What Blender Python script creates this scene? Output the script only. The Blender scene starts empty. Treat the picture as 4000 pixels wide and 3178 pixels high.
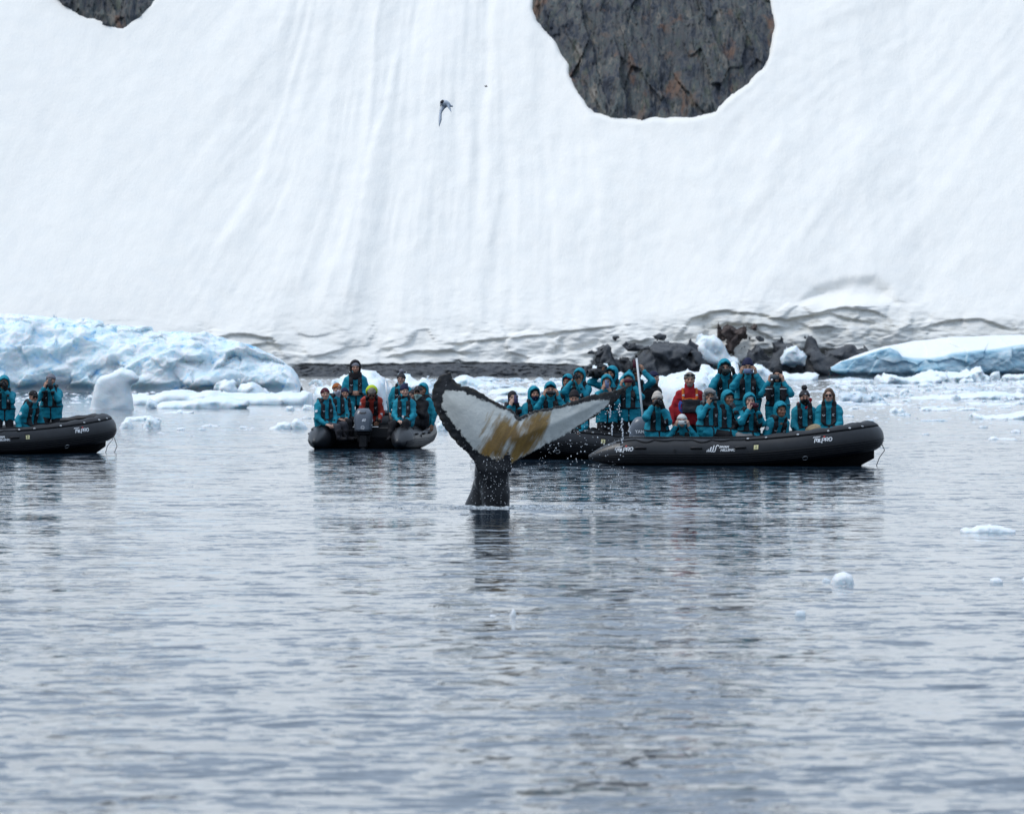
import bpy, math, random
import numpy as np
from mathutils import Matrix

SC = bpy.context.scene
COL = SC.collection

# ------------------------------------------------------------------ camera
FPX = 24000.0            # focal length in pixels of a 4000 px wide frame
CAMZ = 2.0               # eye height of someone standing in a small boat
HOR = 1410.0             # horizon row in the 4000 x 3178 frame
cam_d = bpy.data.cameras.new('camera')
cam = bpy.data.objects.new('camera', cam_d)
COL.objects.link(cam)
SC.camera = cam
cam.location = (0, 0, CAMZ)
cam.rotation_euler = (math.radians(90), 0, 0)
cam_d.sensor_width = 36.0
cam_d.lens = 36.0 * FPX / 4000.0
cam_d.shift_y = (HOR - 3178 / 2) / 4000.0
cam_d.clip_start = 0.5
cam_d.clip_end = 6000
cam_d.dof.use_dof = True
cam_d.dof.focus_distance = 108.0
cam_d.dof.aperture_fstop = 7.5

# ------------------------------------------------------------------ sky, sun, exposure
world = bpy.data.worlds.new('World')
SC.world = world
world.use_nodes = True
wn, wl = world.node_tree.nodes, world.node_tree.links
wn.clear()
w_out = wn.new('ShaderNodeOutputWorld')
w_bg = wn.new('ShaderNodeBackground')
w_sky = wn.new('ShaderNodeTexSky')
w_sky.sky_type = 'NISHITA'
w_sky.sun_disc = False
w_sky.sun_elevation = math.radians(58)
w_sky.sun_rotation = math.radians(-70)
w_sky.air_density = 1.0
w_sky.dust_density = 3.0
w_sky.ozone_density = 1.5
w_hsv = wn.new('ShaderNodeHueSaturation')      # cloud veil: the blue is mostly gone
w_hsv.inputs['Saturation'].default_value = 0.38
w_mix = wn.new('ShaderNodeMix')
w_mix.data_type = 'RGBA'
w_mix.inputs['Factor'].default_value = 0.72
w_mix.inputs['B'].default_value = (5.55, 7.1, 9.3, 1)   # even cloud deck
wl.new(w_sky.outputs['Color'], w_hsv.inputs['Color'])
wl.new(w_hsv.outputs['Color'], w_mix.inputs['A'])
# overcast sky: brighter overhead than near the horizon
w_tc = wn.new('ShaderNodeTexCoord')
w_sep = wn.new('ShaderNodeSeparateXYZ')
w_mr = wn.new('ShaderNodeMapRange')
w_mr.inputs['From Min'].default_value = 0.0
w_mr.inputs['From Max'].default_value = 1.0
w_mr.inputs['To Min'].default_value = 0.74
w_mr.inputs['To Max'].default_value = 1.20
w_mul = wn.new('ShaderNodeVectorMath')
w_mul.operation = 'SCALE'
wl.new(w_tc.outputs['Generated'], w_sep.inputs[0])
wl.new(w_sep.outputs['Z'], w_mr.inputs['Value'])
wl.new(w_mix.outputs['Result'], w_mul.inputs[0])
wl.new(w_mr.outputs['Result'], w_mul.inputs['Scale'])
wl.new(w_mul.outputs[0], w_bg.inputs['Color'])
w_bg.inputs['Strength'].default_value = 0.1
wl.new(w_bg.outputs['Background'], w_out.inputs['Surface'])

sun_d = bpy.data.lights.new('sun', 'SUN')
sun = bpy.data.objects.new('sun', sun_d)
COL.objects.link(sun)
sun_d.energy = 1.05
sun_d.angle = math.radians(22)
sun_d.color = (1.0, 0.97, 0.93)
# light comes from the upper left, a little from behind the mountain
sun.rotation_euler = (math.radians(8), math.radians(-31), 0)

SC.view_settings.view_transform = 'Standard'
SC.view_settings.look = 'None'
SC.view_settings.exposure = 0.30
SC.view_settings.gamma = 1.0
SC.cycles.max_bounces = 6
SC.cycles.diffuse_bounces = 3
SC.cycles.glossy_bounces = 4
SC.cycles.transmission_bounces = 3
SC.cycles.caustics_reflective = False
SC.cycles.caustics_refractive = False

RNG = np.random.default_rng(7)
random.seed(7)


def at(px, py, Y):
    """World point at depth Y on the sight line of a pixel of the 4000 px frame."""
    return np.array([(px - 2000.0) * Y / FPX, Y, CAMZ - (py - HOR) * Y / FPX])


def depth_of(py):
    """Distance of the water surface seen at row py."""
    return CAMZ * FPX / (py - HOR)


# ------------------------------------------------------------------ numpy noise
def _hash(ix, iy, iz, seed):
    h = (ix.astype(np.uint32) * np.uint32(374761393) + iy.astype(np.uint32) * np.uint32(668265263)
         + iz.astype(np.uint32) * np.uint32(2147483647) + np.uint32(seed * 974711 % 4294967291))
    h = (h ^ (h >> np.uint32(13))) * np.uint32(1274126177)
    h = h ^ (h >> np.uint32(16))
    return h


def noise3(x, y, z, seed=0):
    x, y, z = np.broadcast_arrays(np.asarray(x, np.float32), np.asarray(y, np.float32), np.asarray(z, np.float32))
    fx, fy, fz = np.floor(x), np.floor(y), np.floor(z)
    ix, iy, iz = fx.astype(np.int64), fy.astype(np.int64), fz.astype(np.int64)
    dx, dy, dz = x - fx, y - fy, z - fz
    u, v, w = [t * t * t * (t * (t * 6 - 15) + 10) for t in (dx, dy, dz)]
    out = 0
    for a in (0, 1):
        wa = u if a else 1 - u
        for b in (0, 1):
            wb = v if b else 1 - v
            for c in (0, 1):
                wc = w if c else 1 - w
                h = _hash(ix + a, iy + b, iz + c, seed)
                gx = (h & np.uint32(1023)).astype(np.float32) / 511.5 - 1
                gy = ((h >> np.uint32(10)) & np.uint32(1023)).astype(np.float32) / 511.5 - 1
                gz = ((h >> np.uint32(20)) & np.uint32(1023)).astype(np.float32) / 511.5 - 1
                out = out + wa * wb * wc * (gx * (dx - a) + gy * (dy - b) + gz * (dz - c))
    return out * 1.25


def noise2(x, y, seed=0):
    x, y = np.broadcast_arrays(np.asarray(x, np.float32), np.asarray(y, np.float32))
    fx, fy = np.floor(x), np.floor(y)
    ix, iy = fx.astype(np.int64), fy.astype(np.int64)
    iz = np.zeros_like(ix)
    dx, dy = x - fx, y - fy
    u, v = [t * t * t * (t * (t * 6 - 15) + 10) for t in (dx, dy)]
    out = 0
    for a in (0, 1):
        wa = u if a else 1 - u
        for b in (0, 1):
            wb = v if b else 1 - v
            h = _hash(ix + a, iy + b, iz, seed)
            gx = (h & np.uint32(1023)).astype(np.float32) / 511.5 - 1
            gy = ((h >> np.uint32(10)) & np.uint32(1023)).astype(np.float32) / 511.5 - 1
            out = out + wa * wb * (gx * (dx - a) + gy * (dy - b))
    return out * 1.35


def fbm2(x, y, octv=4, gain=0.5, lac=2.03, seed=0):
    s, a, n = 0, 1.0, 0
    for i in range(octv):
        s = s + a * noise2(x, y, seed + i * 17)
        x, y, a = x * lac + 3.1, y * lac + 1.7, a * gain
    return s


def fbm3(x, y, z, octv=4, gain=0.5, lac=2.03, seed=0):
    s, a = 0, 1.0
    for i in range(octv):
        s = s + a * noise3(x, y, z, seed + i * 17)
        x, y, z, a = x * lac + 3.1, y * lac + 1.7, z * lac + 5.3, a * gain
    return s


def ridged3(x, y, z, octv=4, gain=0.5, lac=2.1, seed=0):
    s, a = 0, 1.0
    for i in range(octv):
        s = s + a * (1 - 2.2 * np.abs(noise3(x, y, z, seed + i * 13)))
        x, y, z, a = x * lac + 3.1, y * lac + 1.7, z * lac + 5.3, a * gain
    return s


def sstep(a, b, x):
    t = np.clip((x - a) / (b - a), 0, 1)
    return t * t * (3 - 2 * t)


def facet3(x, y, z, seed=0):
    """Flat-faceted cell noise: height of a random plane in each Voronoi cell (broken ice, broken rock)."""
    x, y, z = [np.asarray(t, np.float32) for t in np.broadcast_arrays(x, y, z)]
    fx, fy, fz = np.floor(x), np.floor(y), np.floor(z)
    best = np.full(x.shape, 9.0, np.float32)
    val = np.zeros(x.shape, np.float32)
    for a in (-1, 0, 1):
        for b in (-1, 0, 1):
            for c in (-1, 0, 1):
                ix, iy, iz = [(t + o).astype(np.int64) for t, o in ((fx, a), (fy, b), (fz, c))]
                h = _hash(ix, iy, iz, seed)
                h2 = _hash(ix, iy, iz, seed + 99)
                jx = (h & np.uint32(1023)).astype(np.float32) / 1023
                jy = ((h >> np.uint32(10)) & np.uint32(1023)).astype(np.float32) / 1023
                jz = ((h >> np.uint32(20)) & np.uint32(1023)).astype(np.float32) / 1023
                ox, oy, oz = x - ix - jx, y - iy - jy, z - iz - jz
                d = ox * ox + oy * oy + oz * oz
                gx = (h2 & np.uint32(1023)).astype(np.float32) / 511.5 - 1
                gy = ((h2 >> np.uint32(10)) & np.uint32(1023)).astype(np.float32) / 511.5 - 1
                gz = ((h2 >> np.uint32(20)) & np.uint32(1023)).astype(np.float32) / 511.5 - 1
                pv = ox * gx + oy * gy + oz * gz + 0.5 * (jx - 0.5)
                m = d < best
                best = np.where(m, d, best)
                val = np.where(m, pv, val)
    return val


# ------------------------------------------------------------------ mesh helpers
def mk_mesh(name, V, faces, smooth=True):
    """faces: list of index arrays, each (n, k)."""
    me = bpy.data.meshes.new(name)
    V = np.asarray(V, np.float32)
    me.vertices.add(len(V))
    me.vertices.foreach_set('co', V.ravel())
    loops, starts, p = [], [], 0
    for f in faces:
        f = np.asarray(f, np.int32)
        if f.size == 0:
            continue
        n, k = f.shape
        loops.append(f.ravel())
        starts.append(p + np.arange(n, dtype=np.int32) * k)
        p += n * k
    loops = np.concatenate(loops)
    starts = np.concatenate(starts).astype(np.int32)
    me.loops.add(len(loops))
    me.loops.foreach_set('vertex_index', loops)
    me.polygons.add(len(starts))
    me.polygons.foreach_set('loop_start', starts)
    me.update(calc_edges=True)
    me.polygons.foreach_set('use_smooth', np.full(len(starts), bool(smooth)))
    me.validate()
    return me


def set_attr(me, name, arr):
    a = me.attributes.new(name, 'FLOAT', 'POINT')
    a.data.foreach_set('value', np.asarray(arr, np.float32).ravel())


def set_col(me, name, arr):
    a = me.attributes.new(name, 'FLOAT_COLOR', 'POINT')
    c = np.ones((len(arr), 4), np.float32)
    c[:, :3] = arr
    a.data.foreach_set('color', c.ravel())


def add(name, me, mat=None, parent=None, loc=None, rot=None, scale=None):
    o = bpy.data.objects.new(name, me)
    COL.objects.link(o)
    if mat is not None and me is not None and len(me.materials) == 0:
        me.materials.append(mat)
    if parent is not None:
        o.parent = parent
    if loc is not None:
        o.location = [float(t) for t in loc]
    if rot is not None:
        o.rotation_euler = rot
    if scale is not None:
        o.scale = scale if hasattr(scale, '__len__') else (scale,) * 3
    return o


def tag(o, label, cat, group=None):
    o['label'] = label
    o['category'] = cat
    if group:
        o['group'] = group
    return o


def grid_faces(nr, nc, wrap=False):
    i = np.arange(nr - 1)[:, None]
    j = np.arange(nc if wrap else nc - 1)[None, :]
    j2 = (j + 1) % nc
    a = i * nc + j
    b = i * nc + j2
    return np.stack([a, b, b + nc, a + nc], -1).reshape(-1, 4)


def loft(sections, closed_ring=True, caps=True):
    """sections: (m, n, 3) rings; returns V, faces."""
    S = np.asarray(sections, float)
    m, n, _ = S.shape
    V = S.reshape(-1, 3)
    F = [grid_faces(m, n, wrap=closed_ring)]
    if caps:
        V = np.vstack([V, S[0].mean(0), S[-1].mean(0)])
        a = np.arange(n)
        b = (a + 1) % n
        F.append(np.stack([b, a, np.full(n, m * n)], -1))
        F.append(np.stack([(m - 1) * n + a, (m - 1) * n + b, np.full(n, m * n + 1)], -1))
    return V, F


def tube_path(P, r, n=8, caps=True):
    """Round tube along the points P."""
    P = np.asarray(P, float)
    r = np.broadcast_to(np.asarray(r, float), (len(P),))
    T = np.gradient(P, axis=0)
    T /= np.linalg.norm(T, axis=1, keepdims=True) + 1e-9
    up = np.array([0, 0, 1.0]) if abs(T[0, 2]) < 0.9 else np.array([1.0, 0, 0])
    rings = []
    for k in range(len(P)):
        a = up - T[k] * np.dot(up, T[k])
        a /= np.linalg.norm(a) + 1e-9
        up = a
        b = np.cross(T[k], a)
        th = np.arange(n) * 2 * np.pi / n
        rings.append(P[k] + r[k] * (np.cos(th)[:, None] * a + np.sin(th)[:, None] * b))
    return loft(rings, True, caps)


def rbox(hx, hy, hz, bev=0.1, c=(0, 0, 0)):
    """Box with chamfered edges (24 corners), half sizes hx hy hz; bev in metres."""
    b = min(bev, hx * .9, hy * .9, hz * .9)
    rings = []
    for z, ins in ((-hz, b), (-hz + b, 0), (hz - b, 0), (hz, b)):
        x, y = hx - ins, hy - ins
        q = b * 0.7
        ring = [(-x + q, -y), (x - q, -y), (x, -y + q), (x, y - q), (x - q, y), (-x + q, y), (-x, y - q), (-x, -y + q)]
        rings.append([(px + c[0], py + c[1], z + c[2]) for px, py in ring])
    return loft(rings, True, True)


def merge(parts):
    """Join (V, faces) shapes of ONE part into one mesh's data."""
    Vs, Fs, n = [], {}, 0
    for V, F in parts:
        V = np.asarray(V, float)
        Vs.append(V)
        for f in F:
            f = np.asarray(f)
            if f.size:
                Fs.setdefault(f.shape[1], []).append(f + n)
        n += len(V)
    return np.vstack(Vs), [np.vstack(v) for v in Fs.values()]


# ------------------------------------------------------------------ signed distance fields -> one continuous surface
class Field:
    def __init__(s, lo, hi, h):
        s.lo = np.asarray(lo, float)
        s.h = h
        s.n = np.maximum(4, np.ceil((np.asarray(hi, float) - s.lo) / h).astype(int) + 1)
        s.F = np.ones(s.n, np.float32)

    def like(s):
        f = Field.__new__(Field)
        f.lo, f.h, f.n = s.lo, s.h, s.n
        f.F = np.ones(s.n, np.float32)
        return f

    def axes(s, sl=None):
        out = []
        for k in range(3):
            a = s.lo[k] + s.h * np.arange(s.n[k])
            if sl is not None:
                a = a[sl[k]]
            sh = [1, 1, 1]
            sh[k] = -1
            out.append(a.astype(np.float32).reshape(sh))
        return out

    def win(s, lo, hi):
        a = np.clip(np.floor((np.asarray(lo) - s.lo) / s.h).astype(int), 0, s.n)
        b = np.clip(np.ceil((np.asarray(hi) - s.lo) / s.h).astype(int) + 1, 0, s.n)
        sl = tuple(slice(int(i), int(j)) for i, j in zip(a, b))
        return sl, s.axes(sl)

    def put(s, sl, d, k, op):
        W = s.F[sl]
        if W.size == 0:
            return
        if op == 'u':
            if k > 0:
                h = np.clip(k - np.abs(W - d), 0, None) / k
                s.F[sl] = np.minimum(W, d) - h * h * k * 0.25
            else:
                s.F[sl] = np.minimum(W, d)
        else:
            d = -d
            if k > 0:
                h = np.clip(k - np.abs(W - d), 0, None) / k
                s.F[sl] = np.maximum(W, d) + h * h * k * 0.25
            else:
                s.F[sl] = np.maximum(W, d)

    def cap(s, a, b, ra, rb=None, k=0.03, op='u'):
        rb = ra if rb is None else rb
        a, b = np.asarray(a, float), np.asarray(b, float)
        m = max(ra, rb) + k + 0.06
        sl, (X, Y, Z) = s.win(np.minimum(a, b) - m, np.maximum(a, b) + m)
        ba = b - a
        L2 = float(ba @ ba) + 1e-9
        t = np.clip(((X - a[0]) * ba[0] + (Y - a[1]) * ba[1] + (Z - a[2]) * ba[2]) / L2, 0, 1)
        d = np.sqrt((X - a[0] - t * ba[0]) ** 2 + (Y - a[1] - t * ba[1]) ** 2 + (Z - a[2] - t * ba[2]) ** 2) - (ra + (rb - ra) * t)
        s.put(sl, d, k, op)

    def ell(s, c, r, R=None, k=0.03, op='u'):
        c, r = np.asarray(c, float), np.asarray(r, float)
        m = r.max() + k + 0.06
        sl, (X, Y, Z) = s.win(c - m, c + m)
        X, Y, Z = X - c[0], Y - c[1], Z - c[2]
        if R is not None:
            X, Y, Z = [R[0, j] * X + R[1, j] * Y + R[2, j] * Z for j in range(3)]
        k0 = np.sqrt((X / r[0]) ** 2 + (Y / r[1]) ** 2 + (Z / r[2]) ** 2)
        k1 = np.sqrt((X / r[0] ** 2) ** 2 + (Y / r[1] ** 2) ** 2 + (Z / r[2] ** 2) ** 2) + 1e-6
        s.put(sl, k0 * (k0 - 1) / k1, k, op)

    def local(s, c, R):
        """Coordinates of every grid point in the frame (c, R)."""
        X, Y, Z = s.axes()
        X, Y, Z = X - c[0], Y - c[1], Z - c[2]
        return [R[0, j] * X + R[1, j] * Y + R[2, j] * Z for j in range(3)]

    def sample(s, p):
        g = (np.asarray(p) - s.lo) / s.h
        i = np.clip(np.floor(g).astype(int), 0, s.n - 2)
        f = np.clip(g - i, 0, 1)
        v = 0
        for a in (0, 1):
            for b in (0, 1):
                for c in (0, 1):
                    v += ((f[0] if a else 1 - f[0]) * (f[1] if b else 1 - f[1]) * (f[2] if c else 1 - f[2])
                          * s.F[i[0] + a, i[1] + b, i[2] + c])
        return v

    def hit(s, p, d, n=80, step=0.006):
        """First surface point from p along the direction d, or None."""
        p, d = np.asarray(p, float), np.asarray(d, float)
        d = d / np.linalg.norm(d)
        for k in range(n):
            if s.sample(p) < 0:
                return p
            p = p + d * step
        return None

    def mesh(s):
        F = s.F
        F[0], F[-1], F[:, 0], F[:, -1], F[:, :, 0], F[:, :, -1] = [np.maximum(t, 1e-3) for t in
            (F[0], F[-1], F[:, 0], F[:, -1], F[:, :, 0], F[:, :, -1])]
        ins = F < 0
        cnt = np.zeros(np.array(F.shape) - 1, np.int8)
        for a in (0, 1):
            for b in (0, 1):
                for c in (0, 1):
                    cnt += ins[a:a + cnt.shape[0], b:b + cnt.shape[1], c:c + cnt.shape[2]]
        act = np.argwhere((cnt > 0) & (cnt < 8))
        if len(act) == 0:
            return np.zeros((0, 3)), []
        idx = np.full(cnt.shape, -1, np.int32)
        idx[act[:, 0], act[:, 1], act[:, 2]] = np.arange(len(act))
        cor = {}
        for a in (0, 1):
            for b in (0, 1):
                for c in (0, 1):
                    cor[a, b, c] = F[act[:, 0] + a, act[:, 1] + b, act[:, 2] + c]
        S = np.zeros((len(act), 3))
        N = np.zeros(len(act))
        for ax in range(3):
            o1, o2 = [k for k in range(3) if k != ax]
            for u in (0, 1):
                for v in (0, 1):
                    p0, p1 = [0, 0, 0], [0, 0, 0]
                    p0[o1] = p1[o1] = u
                    p0[o2] = p1[o2] = v
                    p1[ax] = 1
                    f0, f1 = cor[tuple(p0)], cor[tuple(p1)]
                    m = (f0 < 0) != (f1 < 0)
                    t = np.where(m, f0 / np.where(m, f0 - f1, 1), 0)
                    S[:, ax] += np.where(m, t, 0)
                    S[:, o1] += np.where(m, u, 0)
                    S[:, o2] += np.where(m, v, 0)
                    N += m
        V = s.lo + s.h * (act + S / np.maximum(N, 1)[:, None])
        quads = []
        for ax in range(3):
            o1, o2 = [k for k in range(3) if k != ax]
            sl0 = [slice(1, -1)] * 3
            sl1 = [slice(1, -1)] * 3
            sl0[ax] = slice(0, -1)
            sl1[ax] = slice(1, None)
            A, B = ins[tuple(sl0)], ins[tuple(sl1)]
            e = np.argwhere(A != B)
            if len(e) == 0:
                continue
            fl = A[e[:, 0], e[:, 1], e[:, 2]]
            e = e.copy()
            e[:, o1] += 1
            e[:, o2] += 1
            q = []
            for u, v in ((0, 0), (1, 0), (1, 1), (0, 1)):
                c = e.copy()
                c[:, o1] -= u
                c[:, o2] -= v
                q.append(idx[c[:, 0], c[:, 1], c[:, 2]])
            q = np.stack(q, -1)
            flip = fl if ax != 1 else ~fl
            q = np.where(flip[:, None], q, q[:, ::-1])
            quads.append(q)
        return V, [np.vstack(quads)]


def poly_sd(P, X, Z):
    """Signed distance to a closed polygon, positive inside."""
    P = np.asarray(P, float)
    d = np.full(X.shape, 1e9)
    ins = np.zeros(X.shape, bool)
    for i in range(len(P)):
        a, b = P[i], P[(i + 1) % len(P)]
        ex, ez = b - a
        t = np.clip(((X - a[0]) * ex + (Z - a[1]) * ez) / (ex * ex + ez * ez + 1e-12), 0, 1)
        d = np.minimum(d, (X - a[0] - t * ex) ** 2 + (Z - a[1] - t * ez) ** 2)
        c = ((a[1] > Z) != (b[1] > Z))
        if a[1] != b[1]:
            ins ^= c & (X < (b[0] - a[0]) * (Z - a[1]) / (b[1] - a[1]) + a[0])
    d = np.sqrt(d)
    return np.where(ins, d, -d)


def rotx(a):
    a = math.radians(a)
    c, s = math.cos(a), math.sin(a)
    return np.array([[1, 0, 0], [0, c, -s], [0, s, c]])


def roty(a):
    a = math.radians(a)
    c, s = math.cos(a), math.sin(a)
    return np.array([[c, 0, s], [0, 1, 0], [-s, 0, c]])


def rotz(a):
    a = math.radians(a)
    c, s = math.cos(a), math.sin(a)
    return np.array([[c, -s, 0], [s, c, 0], [0, 0, 1]])


# ------------------------------------------------------------------ materials
MATS = {}


class NT:
    def __init__(s, name):
        s.m = bpy.data.materials.new(name)
        s.m.use_nodes = True
        s.t = s.m.node_tree
        s.n, s.l = s.t.nodes, s.t.links
        s.b = s.n['Principled BSDF']

    def node(s, typ, **kw):
        nd = s.n.new(typ)
        for k, v in kw.items():
            if k.startswith('i_'):
                key = k[2:]
                nd.inputs[int(key) if key.isdigit() else key.replace('_', ' ')].default_value = v
            else:
                setattr(nd, k, v)
        return nd

    def link(s, a, b):
        s.l.new(a, b)

    def coords(s, scale=(1, 1, 1), kind='Object'):
        tc = s.node('ShaderNodeTexCoord')
        mp = s.node('ShaderNodeMapping')
        mp.inputs['Scale'].default_value = scale
        s.link(tc.outputs[kind], mp.inputs['Vector'])
        return mp.outputs['Vector']

    def noise(s, vec, scale, detail=4, rough=0.55, dist=0):
        nd = s.node('ShaderNodeTexNoise')
        nd.inputs['Scale'].default_value = scale
        nd.inputs['Detail'].default_value = detail
        nd.inputs['Roughness'].default_value = rough
        nd.inputs['Distortion'].default_value = dist
        s.link(vec, nd.inputs['Vector'])
        return nd.outputs['Fac']

    def ramp(s, fac, stops, interp='LINEAR'):
        r = s.node('ShaderNodeValToRGB')
        r.color_ramp.interpolation = interp
        e = r.color_ramp.elements
        while len(e) < len(stops):
            e.new(0.5)
        for el, (p, c) in zip(e, stops):
            el.position = p
            el.color = (*c, 1) if len(c) == 3 else c
        s.link(fac, r.inputs['Fac'])
        return r.outputs['Color']

    def math(s, op, a, b=None, clamp=False):
        nd = s.node('ShaderNodeMath', operation=op, use_clamp=clamp)
        for k, v in ((0, a), (1, b)):
            if v is None:
                continue
            if isinstance(v, (int, float)):
                nd.inputs[k].default_value = v
            else:
                s.link(v, nd.inputs[k])
        return nd.outputs[0]

    def mix(s, fac, a, b):
        nd = s.node('ShaderNodeMix', data_type='RGBA')
        for key, v in (('Factor', fac), ('A', a), ('B', b)):
            if isinstance(v, (int, float)):
                nd.inputs[key].default_value = v
            elif isinstance(v, tuple):
                nd.inputs[key].default_value = (*v, 1)
            else:
                s.link(v, nd.inputs[key])
        return nd.outputs['Result']

    def attr(s, name, out='Fac'):
        nd = s.node('ShaderNodeAttribute', attribute_name=name)
        return nd.outputs[out]

    def bump(s, h, strength, dist, prev=None):
        nd = s.node('ShaderNodeBump')
        nd.inputs['Strength'].default_value = strength
        nd.inputs['Distance'].default_value = dist
        s.link(h, nd.inputs['Height'])
        if prev is not None:
            s.link(prev, nd.inputs['Normal'])
        return nd.outputs['Normal']

    def done(s, color=None, rough=0.6, normal=None, spec=None, ior=None, **kw):
        if isinstance(color, tuple):
            s.b.inputs['Base Color'].default_value = (*color, 1)
        elif color is not None:
            s.link(color, s.b.inputs['Base Color'])
        if isinstance(rough, (int, float)):
            s.b.inputs['Roughness'].default_value = rough
        else:
            s.link(rough, s.b.inputs['Roughness'])
        if normal is not None:
            s.link(normal, s.b.inputs['Normal'])
        if spec is not None:
            s.b.inputs['Specular IOR Level'].default_value = spec
        if ior is not None:
            s.b.inputs['IOR'].default_value = ior
        for k, v in kw.items():
            s.b.inputs[k.replace('_', ' ')].default_value = v
        return s.m


def plain(name, rgb, rough=0.6, var=0.12, nscale=40, bump=0.0, spec=0.5, metallic=0.0):
    """Single-coloured material with a little grain."""
    if name in MATS:
        return MATS[name]
    t = NT(name)
    v = t.coords()
    n = t.noise(v, nscale, 4)
    dark = tuple(c * (1 - var) for c in rgb)
    light = tuple(min(1, c * (1 + var)) for c in rgb)
    c = t.ramp(n, [(0.3, dark), (0.7, light)])
    nor = t.bump(n, bump, 0.01) if bump else None
    t.b.inputs['Metallic'].default_value = metallic
    MATS[name] = t.done(c, rough, nor, spec)
    return MATS[name]

# ================================================================== THE SETTING
# ------------------------------------------------------------------ water
def build_water():
    ys = [-400, -150, -60, -20, 0, 8, 14, 18]
    y = 20.0
    while y < 150:
        ys.append(y)
        y *= 1.0036
    while y < 870:
        ys.append(y)
        y *= 1.0062
    ys += [900, 1000, 1400, 2500]
    ys = np.array(ys)
    u = np.linspace(-1, 1, 277)
    half = np.clip(ys, 25, None) / 9.6
    X = half[:, None] * u[None, :]
    side = np.array([6.0, 25.0, 90.0, 300.0, 1200.0])
    X = np.hstack([-(half[:, None] + side[::-1][None, :]), X, half[:, None] + side[None, :]])
    Y = np.repeat(ys[:, None], X.shape[1], 1)
    dy = np.gradient(ys)[:, None]
    dx = np.gradient(X, axis=1)
    Z = np.zeros_like(X)
    waves = [  # wavelength across, wavelength in depth, height, seed
        (8.0, 4.6, 0.022, 1), (3.0, 2.0, 0.015, 2), (1.4, 0.95, 0.0130, 3), (0.7, 0.46, 0.0110, 4), (0.36, 0.25, 0.0055, 5)]
    patch = 0.75 + 0.55 * fbm2(X / 26, Y / 22, 3, seed=40)
    # calm footprint round the diving whale
    calm = 1 - 0.62 * np.exp(-(((X - 0.9) / 5.5) ** 2 + ((Y - 78.5) / 4.6) ** 2) ** 2)
    for lx, ly, a, sd in waves:
        f = (1 - sstep(0.28, 0.62, dy / ly)) * (1 - sstep(0.3, 0.7, dx / lx))
        c, s = math.cos(0.22 * (sd - 3)), math.sin(0.22 * (sd - 3))
        Xr, Yr = c * X + s * Y, -s * X + c * Y
        n = noise2(Xr / lx * 1.6, Yr / ly * 1.6, sd)
        n = n + 0.35 * (1 - 2.4 * np.abs(noise2(Xr / lx * 1.3 + 9, Yr / ly * 1.3, sd + 30)))
        Z += a * f * n * np.clip(patch, 0.25, 1.5) * calm
    # the ring the tail pushes outwards
    r = np.sqrt(((X - 0.0) / 1.9) ** 2 + (Y - 83.0) ** 2)
    Z += 0.03 * np.exp(-((r - 1.5) / 0.35) ** 2) + 0.022 * np.exp(-((r - 3.2) / 0.5) ** 2)
    V = np.stack([X, Y, Z], -1).reshape(-1, 3)
    t = NT('sea_water')
    v = t.coords((1, 1, 1))

    def scaled(sx, sy):
        mp = t.node('ShaderNodeMapping')
        mp.inputs['Scale'].default_value = (sx, sy, 1)
        t.link(v, mp.inputs['Vector'])
        return mp.outputs['Vector']

    def slopes(vec, scale, detail):
        nd = t.node('ShaderNodeTexNoise')
        nd.inputs['Scale'].default_value = scale
        nd.inputs['Detail'].default_value = detail
        t.link(vec, nd.inputs['Vector'])
        sub = t.node('ShaderNodeVectorMath', operation='SUBTRACT')
        t.link(nd.outputs['Color'], sub.inputs[0])
        sub.inputs[1].default_value = (0.5, 0.5, 0.5)
        return sub.outputs[0]
    # breath of wind: ruffled patches of every size between calm ones
    wind = t.noise(scaled(0.45, 0.70), 1.25, 7, 0.68, 0.3)
    amp = t.ramp(wind, [(0.40, (0.26, 0.26, 0.26)), (0.50, (0.50, 0.50, 0.50)), (0.62, (1, 1, 1))])
    a = slopes(scaled(0.8, 1.0), 2.4, 2)
    b = slopes(scaled(0.9, 1.0), 8.0, 2)
    sm = t.node('ShaderNodeVectorMath', operation='ADD')
    t.link(a, sm.inputs[0])
    t.link(b, sm.inputs[1])
    # brash ice damps the ripples farther out
    sep = t.node('ShaderNodeSeparateXYZ')
    t.link(v, sep.inputs[0])
    mr = t.node('ShaderNodeMapRange')
    mr.inputs['From Min'].default_value = 170
    mr.inputs['From Max'].default_value = 330
    mr.inputs['To Min'].default_value = 1.0
    mr.inputs['To Max'].default_value = 0.22
    t.link(sep.outputs['Y'], mr.inputs['Value'])
    ml0 = t.node('ShaderNodeVectorMath', operation='SCALE')
    t.link(sm.outputs[0], ml0.inputs[0])
    t.link(mr.outputs['Result'], ml0.inputs['Scale'])
    ml = t.node('ShaderNodeVectorMath', operation='MULTIPLY')
    t.link(ml0.outputs[0], ml.inputs[0])
    t.link(amp, ml.inputs[1])
    m2 = t.node('ShaderNodeVectorMath', operation='MULTIPLY')
    t.link(ml.outputs[0], m2.inputs[0])
    m2.inputs[1].default_value = (0.27, 0.53, 0.0)
    geo = t.node('ShaderNodeNewGeometry')
    ad = t.node('ShaderNodeVectorMath', operation='ADD')
    t.link(m2.outputs[0], ad.inputs[0])
    t.link(geo.outputs['Normal'], ad.inputs[1])
    nm = t.node('ShaderNodeVectorMath', operation='NORMALIZE')
    t.link(ad.outputs[0], nm.inputs[0])
    m = t.done((0.012, 0.027, 0.045), 0.05, nm.outputs[0], ior=1.333)
    o = add('water', mk_mesh('water', V, [grid_faces(*X.shape)]), m)
    o['kind'] = 'structure'


build_water()

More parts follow.
